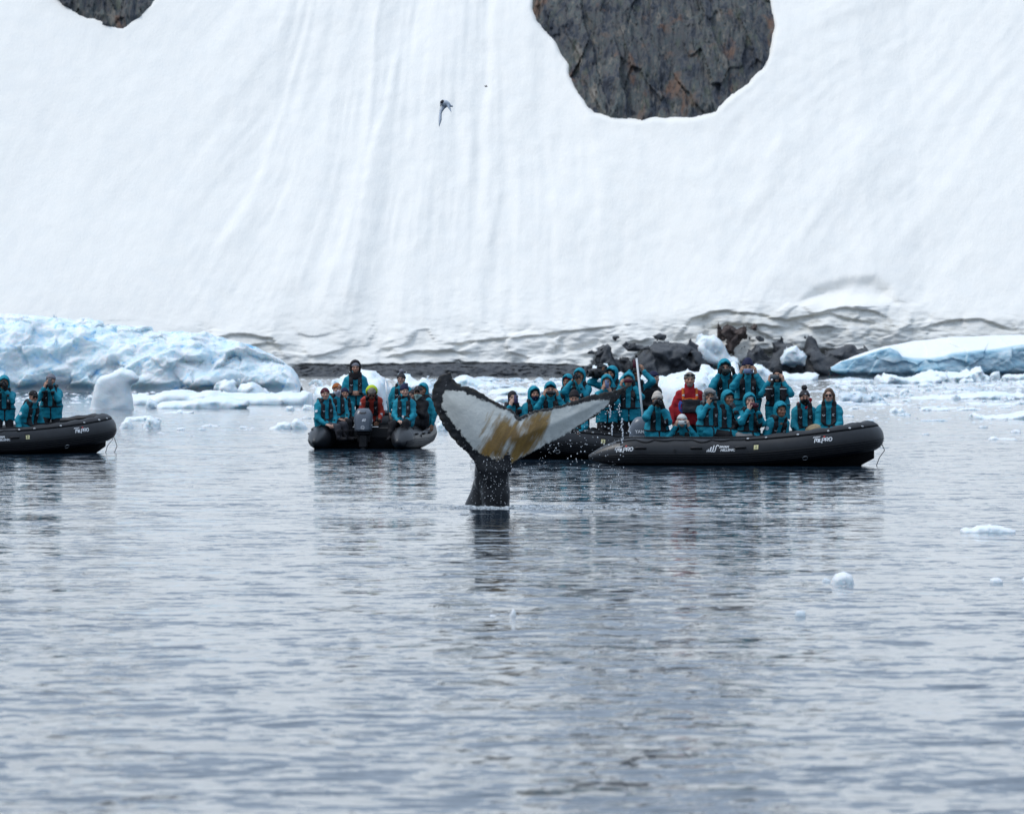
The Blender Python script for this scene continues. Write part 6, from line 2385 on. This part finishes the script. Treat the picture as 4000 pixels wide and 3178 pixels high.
m = person((2831, 1438), y1 + 1.35, 'hooded person with black gloves standing with a dark green phone', 'stand', heading=6, hood='up', hat='under_hood', hatcol='charcoal', arms='phone2', gloves='black', mask=('charcoal', 'up'), face='light', sc=1.05, floor=0.22)
phone(m, 'dark green phone held sideways by the standing hooded person with black gloves', 'green', False, off=(0, -0.27, -0.045))
m = person((2921, 1436), y1 + 1.05, 'tall man in navy beanie standing highest with a blue phone', 'stand', heading=0, hat='tall', hatcol='navy', arms='phone2', face='olive', sc=1.08, floor=0.22)
phone(m, 'blue phone held sideways by the tall man in the navy beanie', 'blue', False, off=(0, -0.27, -0.055))
m = person((3037, 1467), y1 + 0.95, 'person in black balaclava standing with mittens dangling from the wrists', 'stand', heading=-8, hat='balaclava', hatcol='black', arms='phone2', face='light', sc=1.02, floor=0.2)
phone(m, 'grey phone held sideways by the person in the black balaclava', 'grey', False, off=(-0.025, -0.27, -0.02), tilt=4)
for s in (-1, 1):
    w = m['WR'][s]
    f = Field(w + np.array([-0.14, -0.14, -0.40]), w + np.array([0.14, 0.14, 0.05]), 0.012)
    c = w + np.array([0.0, -0.035, -0.20])
    f.cap(c + np.array([0, 0, 0.07]), c + np.array([0.01 * s, 0, -0.09]), 0.055, 0.042, k=0)
    f.cap(c + np.array([0.02 * s, 0, 0.0]), c + np.array([0.07 * s, -0.01, -0.03]), 0.022, k=0.02)
    V, F = f.mesh()
    mt = add('mitten', mk_mesh('mitten', V, F), CL['brown_hat'], m['root'])
    V, F = ring(0.057, 0.007, 18, 5)
    add('mitten_trim', mk_mesh('mitten_trim', V + c + np.array([0, 0, 0.075]), F), CL['mark'], mt)
m = person((3143, 1554), y1 + 1.45, 'person with grey bobble hat, black face mask and red lined hood near the bow', 'sit', heading=4, hat='pom', hatcol='charcoal', band='y', mask=('black', 'up'), arms='lap', face='light')
f = Field(m['N'] - 0.25, m['N'] + 0.28, 0.011)
f.cap(m['N'] + np.array([0.10, 0.02, 0.12]), m['N'] + np.array([0.02, -0.085, -0.02]), 0.036, 0.022, k=0)
f.cap(m['N'] + np.array([-0.10, 0.02, 0.06]), m['N'] + np.array([0.02, -0.085, -0.02]), 0.030, 0.022, k=0.02)
f.cap(m['N'] + np.array([0.10, 0.02, 0.12]), m['N'] + np.array([0.0, 0.10, 0.10]), 0.04, k=0.02)
V, F = f.mesh()
add('hood_lining', mk_mesh('hood_lining', V, F), CL['red'], m['root'])
V, F = rbox(0.026, 0.003, 0.042, 0.003)
q = m['j'].hit(m['tor'](-0.06, -0.4, 0.02), m['Rt'] @ np.array([0, 1.0, 0]))
add('card', mk_mesh('card', V + q + np.array([0, -0.035, 0]), F), CL['mark'], m['root'])
m = person((3238, 1546), y1 + 1.2, 'woman with brown hair and sunglasses seated nearest the bow', 'sit', heading=-8, hairc='hair', glasses='sun', mask=('teal', 'low'), arms='lap', face='pale', gloves='lilac', hood='none')
m = person((2569, 1564), y1 + 0.35, 'person in striped cream beanie crouching behind a black camera at the front stern', 'sit', heading=90, twist=-80, lean=8, hat='tall', hatcol='stripe', arms='camera', gloves='black', face='tan', sc=1.02)
dslr(m, 'black camera held by the person in the striped cream beanie', off=(-0.02, -0.20, -0.02))
m = person((2664, 1645), y1 + 0.40, 'person in white fleece hat crouched low with a white phone', 'kneel', heading=0, lean=16, hat='beanie', hatcol='white', band='y', arms='phone2', face='pale', sc=0.93, floor=0.16)
phone(m, 'white phone held sideways by the crouching person in the white hat', 'white', False, off=(0.0, -0.27, -0.02))
m = person((2771, 1548), y1 + 0.35, 'person in grey fur trapper hat holding a black phone', 'sit', heading=70, twist=-52, lean=4, yaw=-10, hat='fur', arms='phone_up', arm2='side', face='olive')
phone(m, 'black phone held by the person in the fur trapper hat', 'black', False, off=(0.02, -0.27, -0.045), tilt=-6)
m = person((2845, 1557), y1 + 0.40, 'hooded woman with a gloved hand over her mouth', 'sit', heading=85, twist=-70, lean=4, yaw=10, hood='up', hat='headband', hatcol='darkhair', arms='mouth', gloves='greyglove', face='tan', patch=-1, trousers='pale')
m = person((2929, 1568), y1 + 0.35, 'hooded person with white headband behind a maroon phone in the front boat', 'sit', heading=85, twist=-66, lean=6, yaw=-10, hood='up', hat='headband', hatcol='white', arms='phone_up', gl2='black', face='pale', patch=-1)
phone(m, 'maroon phone held sideways by the person with the white headband', 'maroon', False, off=(0.01, -0.27, -0.06), tilt=5)
m = person((3050, 1602), y1 + 0.35, 'smiling hooded man leaning forward over the tube of the front boat', 'sit', heading=88, twist=-60, lean=26, yaw=-8, pitch=6, roll=6, hood='up', arms='lap', gloves='greyglove', face='tan', patch=-1, trousers='jeans')
# tan sack on the floor by the bow
f = Field((-0.22, -0.22, -0.16), (0.22, 0.22, 0.22), 0.016)
f.ell((0, 0, 0), (0.15, 0.13, 0.11), k=0)
f.ell((0.05, 0, 0.05), (0.10, 0.10, 0.08), k=0.04)
X, Y_, Z = f.axes()
f.F = (f.F + 0.012 * noise3(X * 14, Y_ * 14, Z * 14, 2)).astype(np.float32)
V, F = f.mesh()
o = add('dry_bag', mk_mesh('dry_bag', V, F), cloth('tan_bag', (0.36, 0.28, 0.17)), loc=at(3176, 1682, y1 + 0.75))
tag(o, 'tan bag resting by the knees of the woman in sunglasses', 'bag')

# ================================================================== WHALE TAIL
YW = 83.6


def cw(pts):
    """Points read off an enlarged view of the tail -> x, z in metres in the tail's plane."""
    return np.array([at(1650 + x / 2.536, 1430 + y / 2.536, YW)[[0, 2]] for x, y in pts])


FLUKE = [(290, 55), (296, 120), (340, 160), (400, 185), (470, 205), (540, 235), (600, 270), (660, 310), (710, 345), (770, 375), (830, 400), (880, 420), (910, 450), (925, 485), (945, 502),
         (985, 490), (1040, 465), (1100, 440), (1200, 420), (1300, 405), (1400, 380), (1500, 345), (1600, 310), (1700, 275), (1800, 262), (1900, 245), (1980, 215), (2035, 186), (2090, 174),
         (2050, 215), (2000, 270), (1950, 330), (1870, 390), (1780, 450), (1700, 510), (1600, 570), (1500, 635), (1400, 700), (1300, 750), (1200, 800), (1100, 850), (1000, 905), (940, 945),
         (900, 985), (868, 1040), (800, 1120), (640, 1120), (580, 1060), (546, 1005), (530, 970), (490, 915), (430, 850), (350, 780), (280, 700), (220, 620), (170, 530), (125, 440), (95, 340), (90, 240),
         (110, 190), (150, 130), (170, 90), (220, 70)]
WHITE = [(230, 235), (300, 240), (400, 250), (480, 290), (560, 330), (640, 345), (700, 380), (770, 420), (850, 445), (900, 470), (925, 520), (945, 545), (1000, 520), (1060, 490), (1150, 460),
         (1300, 430), (1420, 400), (1500, 385), (1600, 360), (1700, 345), (1800, 340), (1862, 335), (1840, 390), (1780, 435), (1700, 492), (1560, 592), (1400, 695), (1250, 770), (1100, 845),
         (960, 912), (885, 945), (866, 880), (850, 850), (800, 900), (740, 930), (650, 900), (560, 850), (500, 800), (430, 720), (370, 640), (310, 570), (250, 490), (210, 440), (190, 370), (190, 290)]
OCHRE = [(765, 515), (710, 610), (650, 710), (600, 810), (580, 870), (640, 900), (740, 925), (800, 890), (830, 830), (868, 800), (890, 920), (960, 900), (1060, 860), (1130, 780), (1200, 680),
         (1255, 560), (1230, 505), (1150, 485), (1080, 495), (1010, 560), (985, 620), (950, 570), (900, 575), (830, 560)]


def build_whale():
    P = cw(FLUKE)
    lo, hi = P.min(0), P.max(0)
    h = 0.019
    f = Field((lo[0] - 0.12, YW - 0.62, -0.42), (hi[0] + 0.12, YW + 1.0, hi[1] + 0.12), h)
    X, Y, Z = f.axes()
    X2, Z2 = [np.array(t) for t in np.broadcast_arrays(X[:, 0, :], Z[:, 0, :])]
    # ragged trailing edge and barnacles
    jag = 0.014 * fbm2(X2 / 0.09, Z2 / 0.09, 4, 0.65, seed=3) * (0.4 + 1.2 * np.clip(noise2(X2 / 0.4, Z2 / 0.4, 9) + 0.4, 0, 1))
    sd = poly_sd(P, X2, Z2) + jag * sstep(0.25, 0.0, poly_sd(P, X2, Z2)) * (Z2 > 0.8)
    xn = cw([(930, 500)])[0, 0]
    dx = X2 - xn
    # each lobe swings off the plane and its tip curls
    mid = YW + np.where(dx > 0, 0.30 * dx + 0.05 * dx ** 2, 0.34 * dx + 0.32 * dx ** 2) + 0.03 * (Z2 - 1.1)
    mid = mid - 0.06 * np.exp(-((dx / 0.30) ** 2)) * sstep(1.7, 0.7, Z2)
    t = 0.014 + 0.070 * sstep(0.0, 0.34, sd) + 0.012 * np.exp(-((dx / 0.28) ** 2)) * sstep(1.6, 0.75, Z2)
    zb = cw([(700, 1110)])[0, 1]
    t = t * sstep(zb - 0.05, zb + 0.55, Z2) - 0.10 * sstep(zb + 0.12, zb, Z2)
    d = np.maximum(np.abs(Y - mid[:, None, :]) - t[:, None, :], -sd[:, None, :])
    f.F = np.minimum(f.F, d.astype(np.float32))
    # tail stock: keeled, going down and away from us to the left
    q = lambda x, y, dy: np.array([at(1650 + x / 2.536, 1430 + y / 2.536, YW)[0], YW + dy, at(1650 + x / 2.536, 1430 + y / 2.536, YW)[2]])
    f.cap(q(705, 860, -0.03), q(710, 1060, 0.02), 0.11, 0.180, k=0.16)
    f.cap(q(710, 1060, 0.02), q(725, 1250, 0.05), 0.180, 0.187, k=0.10)
    f.cap(q(725, 1250, 0.05), q(725, 1560, 0.08), 0.185, 0.195, k=0.06)
    f.cap(q(640, 950, 0.05), q(632, 1200, 0.32), 0.135, 0.175, k=0.12)
    f.cap(q(632, 1200, 0.32), q(572, 1560, 0.50), 0.175, 0.31, k=0.06)
    f.cap(q(602, 975, 0.0), q(604, 1150, 0.12), 0.07, 0.10, k=0.10)
    xi, yi, zi = np.nonzero(np.abs(f.F) < 0.05)
    xx, yy, zz = X[xi, 0, 0], Y[0, yi, 0], Z[0, 0, zi]
    sdv = sd[xi, zi]
    edge = sstep(0.22, 0.02, sdv) * (zz > 0.75)
    f.F[xi, yi, zi] += edge * 0.013 * noise3(xx * 17, yy * 17, zz * 17, 4) + 0.004 * noise3(xx * 9, yy * 9, zz * 6, 6)
    V, F = f.mesh()
    W, O = cw(WHITE), cw(OCHRE)
    wsd = poly_sd(W, V[:, 0], V[:, 2])
    osd = poly_sd(O, V[:, 0], V[:, 2])
    im = np.clip(((V[:, 0] - f.lo[0]) / h).round().astype(int), 0, f.n[0] - 1)
    km = np.clip(((V[:, 2] - f.lo[2]) / h).round().astype(int), 0, f.n[2] - 1)
    front = V[:, 1] < mid[im, km] + 0.004
    wsd = np.where(front, wsd, -1.0)
    osd = np.where(front, osd, -1.0)
    esd = np.where(V[:, 2] > 0.85, sd[im, km], 0.5)
    c = np.array([xn, YW, 0.0])
    me = mk_mesh('whale_tail', V - c, F)
    set_attr(me, 'wsd', wsd)
    set_attr(me, 'osd', osd)
    set_attr(me, 'esd', esd)
    t = NT('whale_skin')
    v = t.coords()
    n1 = t.noise(v, 9, 5, 0.65, 0.5)
    n1b = t.noise(t.coords((1.0, 1.0, 1.0)), 26, 4, 0.6)
    wm = t.math('ADD', t.attr('wsd'), t.math('MULTIPLY', t.math('SUBTRACT', n1, 0.5), 0.11))
    wm = t.math('ADD', wm, t.math('MULTIPLY', t.math('SUBTRACT', n1b, 0.5), 0.07))
    wmask = t.ramp(t.math('ADD', t.math('MULTIPLY', wm, 8.0), 0.5), [(0.42, (0, 0, 0)), (0.58, (1, 1, 1))])
    # diatom film smeared along the fluke in strokes
    mq = t.node('ShaderNodeMapping')
    mq.inputs['Rotation'].default_value = (0, math.radians(-30), 0)
    mp = t.node('ShaderNodeMapping')
    mp.inputs['Scale'].default_value = (15, 4, 2.4)
    tc = t.node('ShaderNodeTexCoord')
    t.link(tc.outputs['Object'], mq.inputs['Vector'])
    t.link(mq.outputs['Vector'], mp.inputs['Vector'])
    n2 = t.noise(mp.outputs['Vector'], 1.0, 4, 0.6, 0.3)
    n3 = t.noise(v, 3.2, 3, 0.6)
    om = t.math('ADD', t.attr('osd'), t.math('MULTIPLY', t.math('SUBTRACT', n2, 0.47), 0.55))
    om = t.math('ADD', om, t.math('MULTIPLY', t.math('SUBTRACT', n3, 0.47), 0.25))
    omask = t.ramp(t.math('ADD', t.math('MULTIPLY', om, 3.4), 0.42), [(0.24, (0, 0, 0)), (0.5, (0.6, 0.6, 0.6)), (0.78, (0.97, 0.97, 0.97))])
    white = t.ramp(t.noise(v, 3.0, 5, 0.6), [(0.3, (0.52, 0.53, 0.49)), (0.7, (0.66, 0.67, 0.63))])
    och = t.ramp(n2, [(0.3, (0.115, 0.060, 0.008)), (0.55, (0.20, 0.110, 0.015)), (0.8, (0.33, 0.21, 0.06))])
    wc = t.mix(omask, white, och)
    # small dark scars on the white
    vo = t.node('ShaderNodeTexVoronoi')
    vo.inputs['Scale'].default_value = 4.2
    t.link(t.coords((1, 1, 1.3)), vo.inputs['Vector'])
    sp = t.ramp(t.math('ADD', vo.outputs['Distance'], t.math('MULTIPLY', n1b, 0.10)), [(0.115, (1, 1, 1)), (0.135, (0, 0, 0))])
    wc = t.mix(sp, wc, (0.03, 0.03, 0.03))
    # black skin with pale flecks and wet patches, brownish barnacles along the rim
    vb = t.node('ShaderNodeTexVoronoi')
    vb.inputs['Scale'].default_value = 20
    vb.inputs['Randomness'].default_value = 1.0
    t.link(t.coords((1.0, 1, 0.8)), vb.inputs['Vector'])
    fl = t.ramp(t.math('ADD', vb.outputs['Distance'], t.math('MULTIPLY', n1, 0.30)), [(0.245, (0.85, 0.85, 0.85)), (0.29, (0, 0, 0))])
    blk = t.ramp(n1, [(0.3, (0.004, 0.005, 0.007)), (0.7, (0.011, 0.012, 0.015))])
    rim = t.ramp(t.math('ADD', t.attr('esd'), t.math('MULTIPLY', n1, 0.16)), [(0.09, (0.6, 0.6, 0.6)), (0.14, (0, 0, 0))])
    blk = t.mix(t.math('MULTIPLY', rim, t.ramp(n1b, [(0.45, (0, 0, 0)), (0.6, (1, 1, 1))])), blk, (0.07, 0.055, 0.035))
    blk = t.mix(t.math('MULTIPLY', fl, 0.6), blk, (0.34, 0.34, 0.35))
    c_ = t.mix(wmask, blk, wc)
    nor = t.bump(n1b, 0.35, 0.02)
    rg = t.ramp(n1, [(0.35, (0.30, 0.30, 0.30)), (0.7, (0.5, 0.5, 0.5))])
    t.b.inputs['Coat Weight'].default_value = 0.22
    t.b.inputs['Coat Roughness'].default_value = 0.10
    m = t.done(c_, rg, nor, 0.28)
    o = add('whale_tail', me, m, loc=c)
    tag(o, 'humpback whale tail raised from the water, white and ochre below with black rim', 'whale')


build_whale()


def whale_splash():
    """Foam round the tail stock and drops falling from the right fluke."""
    r = np.random.default_rng(12)
    base = np.array([(1, 0, 0), (0, 1, 0), (-1, 0, 0), (0, -1, 0), (0, 0, 1), (0, 0, -1)], float)
    F = np.array([(0, 1, 4), (1, 2, 4), (2, 3, 4), (3, 0, 4), (1, 0, 5), (2, 1, 5), (3, 2, 5), (0, 3, 5)])

    def blob(p, s, st=(1, 1, 1)):
        a = base * s * np.array(st) * r.uniform(0.7, 1.2, (6, 3))
        return (a + p, [F])
    drops = []
    fl = np.array([(870, 1010), (1000, 905), (1200, 800), (1400, 700), (1600, 570), (1780, 450), (1950, 330)], float)
    for k in range(330):
        u = r.random() ** 0.7
        ex = 860 + 1130 * u
        ey = np.interp(ex, fl[:, 0], fl[:, 1])
        y = ey + (1330 - ey) * r.random() ** 1.25
        x = ex + r.normal(0, 40)
        if x < 870:
            continue
        Y = YW + (ex - 930) / 2.536 * YW / FPX * 0.35 + r.normal(0, 0.2)
        p = at(1650 + x / 2.536, 1430 + y / 2.536, Y)
        if p[2] < 0.03:
            continue
        drops.append(blob(p, 0.004 + 0.0075 * r.random() ** 2.2, (1, 1, 1.25)))
    for x0, y0 in ((1860, 400), (1880, 560), (1975, 520), (1950, 380), (2050, 560), (1985, 640)):      # little streams
        for k in range(9):
            p = at(1650 + (x0 + r.normal(0, 5)) / 2.536, 1430 + (y0 + k * 14 + r.normal(0, 4)) / 2.536, YW + 0.35)
            drops.append(blob(p, 0.007 + 0.006 * r.random(), (1, 1, 1.8)))
    for k in range(150):
        p = at(1650 + r.uniform(480, 900) / 2.536, 1430 + r.uniform(880, 1390) / 2.536, YW - 0.28 - 0.12 * r.random())
        drops.append(blob(p, 0.0025 + 0.005 * r.random() ** 2, (1, 1, 1.3)))
    V, Fq = merge(drops)
    t = NT('water_drop')
    m = t.done((0.80, 0.84, 0.88), 0.15, None, 0.6)
    o = add('water_drops', mk_mesh('water_drops', V, Fq), m)
    o['kind'] = 'stuff'
    o['label'] = 'water drops falling from the whale tail'
    foam = []
    for k in range(2600):
        a = r.uniform(0, 2 * np.pi)
        rr = 1 + abs(r.normal(0, 0.25))
        if r.random() < 0.5:
            x, y = -0.12 + 0.46 * rr * math.cos(a), YW + 0.22 + 0.55 * rr * math.sin(a)
        else:
            b = r.normal(0, 1.25)
            x, y = 0.55 + b * 1.15 + 0.25 * r.normal(), YW - 0.9 + 0.16 * b * b + 0.55 * r.normal() + 0.3 * math.sin(b * 3)
        s = 0.003 + 0.013 * r.random() ** 3
        foam.append(blob(np.array([x, y, 0.012 + 0.02 * r.random()]), s, (2.4, 2.0, 0.45)))
    V, Fq = merge(foam)
    t = NT('foam')
    m = t.done((0.80, 0.85, 0.88), 0.5, None, 0.4)
    o = add('splash_foam', mk_mesh('splash_foam', V, Fq), m)
    o['kind'] = 'stuff'
    o['label'] = 'white foam and bubbles in the water round the tail'
    # the little collar of water the tail pushes up
    n, mm = 70, 8
    secs = []
    for q in np.linspace(0, 1, n, endpoint=False):
        a = q * 2 * np.pi
        x = -0.13 + 0.44 * math.cos(a)
        y = YW + 0.22 + 0.52 * math.sin(a)
        hgt = 0.034 * (0.15 + r.random() * 1.3) * (1.2 if math.sin(a) < 0 else 0.8)
        d = np.array([math.cos(a), math.sin(a), 0])
        prof = [(-0.06, -0.06), (-0.05, hgt * .6), (-0.015, hgt), (0.05, hgt * 0.8), (0.13, hgt * 0.35), (0.22, 0.006), (0.26, -0.06), (0.1, -0.08)]
        secs.append([np.array([x, y, 0]) + d * u + np.array([0, 0, z]) for u, z in prof])
    secs.append(secs[0])
    V, Fq = loft(secs, True, False)
    t = NT('churned_water')
    nn = t.noise(t.coords(), 14, 5, 0.65)
    cc = t.ramp(nn, [(0.46, (0.03, 0.05, 0.06)), (0.60, (0.66, 0.72, 0.76))])
    m = t.done(cc, 0.25, t.bump(nn, 0.6, 0.03), 0.5)
    o = add('splash_ring', mk_mesh('splash_ring', V, Fq), m)
    o['kind'] = 'stuff'
    o['label'] = 'collar of churned water at the foot of the tail'


whale_splash()


# ================================================================== BIRDS
def cb(x, y, Y, dy=0.0):
    return at(1680 + x / 10.708, 360 + y / 10.708, Y) + np.array([0, dy, 0])


def tern():
    Y = 84.0
    o0 = cb(600, 500, Y)
    root = bpy.data.objects.new('tern', None)
    COL.objects.link(root)
    root.location = o0
    tag(root, 'grey tern with black cap flying with wings down before the snow slope', 'bird')
    L = lambda x, y, dy=0: cb(x, y, Y, dy) - o0
    body_m = plain('tern_body', (0.72, 0.74, 0.78), 0.7, 0.1)
    wing_m = plain('tern_wing', (0.58, 0.62, 0.68), 0.7, 0.25, 60)
    black = plain('tern_cap', (0.012, 0.012, 0.02), 0.6, 0.1)
    P = [L(452, 545, -0.06), L(485, 480, -0.05), L(560, 440, -0.03), L(650, 470, 0.0), L(740, 520, 0.03), L(820, 560, 0.06), L(870, 580, 0.08)]
    V, F = tube_path(np.array(P), [0.012, 0.030, 0.044, 0.046, 0.038, 0.024, 0.012], 12)
    add('body', mk_mesh('body', V, F), body_m, root)
    V, F = tube_path(np.array([L(470, 500, -0.064), L(492, 440, -0.060), L(540, 395, -0.045), L(575, 400, -0.03)]), [0.014, 0.026, 0.024, 0.012], 10)
    add('cap', mk_mesh('cap', V, F), black, root)
    V, F = tube_path(np.array([L(462, 545, -0.065), L(440, 580, -0.075), L(425, 620, -0.085)]), [0.010, 0.006, 0.001], 8)
    add('bill', mk_mesh('bill', V, F), black, root)
    for dy in (-0.02, 0.04):
        P = np.array([L(840, 565, 0.07), L(900, 575 + dy * 200, 0.09 + dy), L(955, 580 + dy * 600, 0.11 + dy)])
        V, F = tube_path(P, [0.018, 0.010, 0.002], 6)
        add('tail_feather', mk_mesh('tail_feather', V * np.array([1, 1, 1]), F), wing_m, root)

    def wing(lead, trail, dy0, dy1):
        n = len(lead)
        rows = []
        for q, (a, b) in enumerate(zip(lead, trail)):
            d = dy0 + (dy1 - dy0) * q / (n - 1)
            A, B = L(*a, d), L(*b, d + 0.03)
            t = 0.010 * (1 - q / n)
            rows.append([A, 0.5 * (A + B) + np.array([0, -t - .004, 0.0]), B, 0.5 * (A + B) + np.array([0, t + .002, 0.0])])
        V, F = loft(rows)
        add('wing', mk_mesh('wing', V, F), wing_m, root)
    wing([(520, 520), (430, 640), (395, 760), (378, 900), (364, 1050), (360, 1200), (366, 1340), (385, 1475)],
         [(700, 640), (620, 690), (540, 800), (490, 900), (488, 1050), (492, 1180), (440, 1330), (395, 1478)], -0.02, -0.22)
    wing([(590, 400), (660, 520), (730, 640), (800, 740), (850, 810), (885, 852)], [(840, 500), (835, 570), (850, 650), (872, 720), (888, 790), (898, 858)], -0.03, -0.10)


tern()


def far_bird():
    Y = 400.0
    p = at(1897, 338, Y)
    V, F = tube_path(np.array([(-0.09, 0, 0.02), (0, 0, 0.0), (0.12, 0, -0.02)]), [0.01, 0.05, 0.012], 8)
    a, f = tube_path(np.array([(0, 0, 0.0), (0.05, -0.15, 0.06), (0.08, -0.3, 0.02)]), [0.03, 0.025, 0.006], 6)
    b, g = tube_path(np.array([(0, 0, 0.0), (0.05, 0.15, 0.06), (0.08, 0.3, 0.02)]), [0.03, 0.025, 0.006], 6)
    V, F = merge([(V, F), (a, f), (b, g)])
    o = add('far_bird', mk_mesh('far_bird', V, F), plain('far_bird_dark', (0.06, 0.055, 0.06), 0.7), loc=p)
    tag(o, 'tiny dark bird speck high before the snow slope', 'bird')


far_bird()
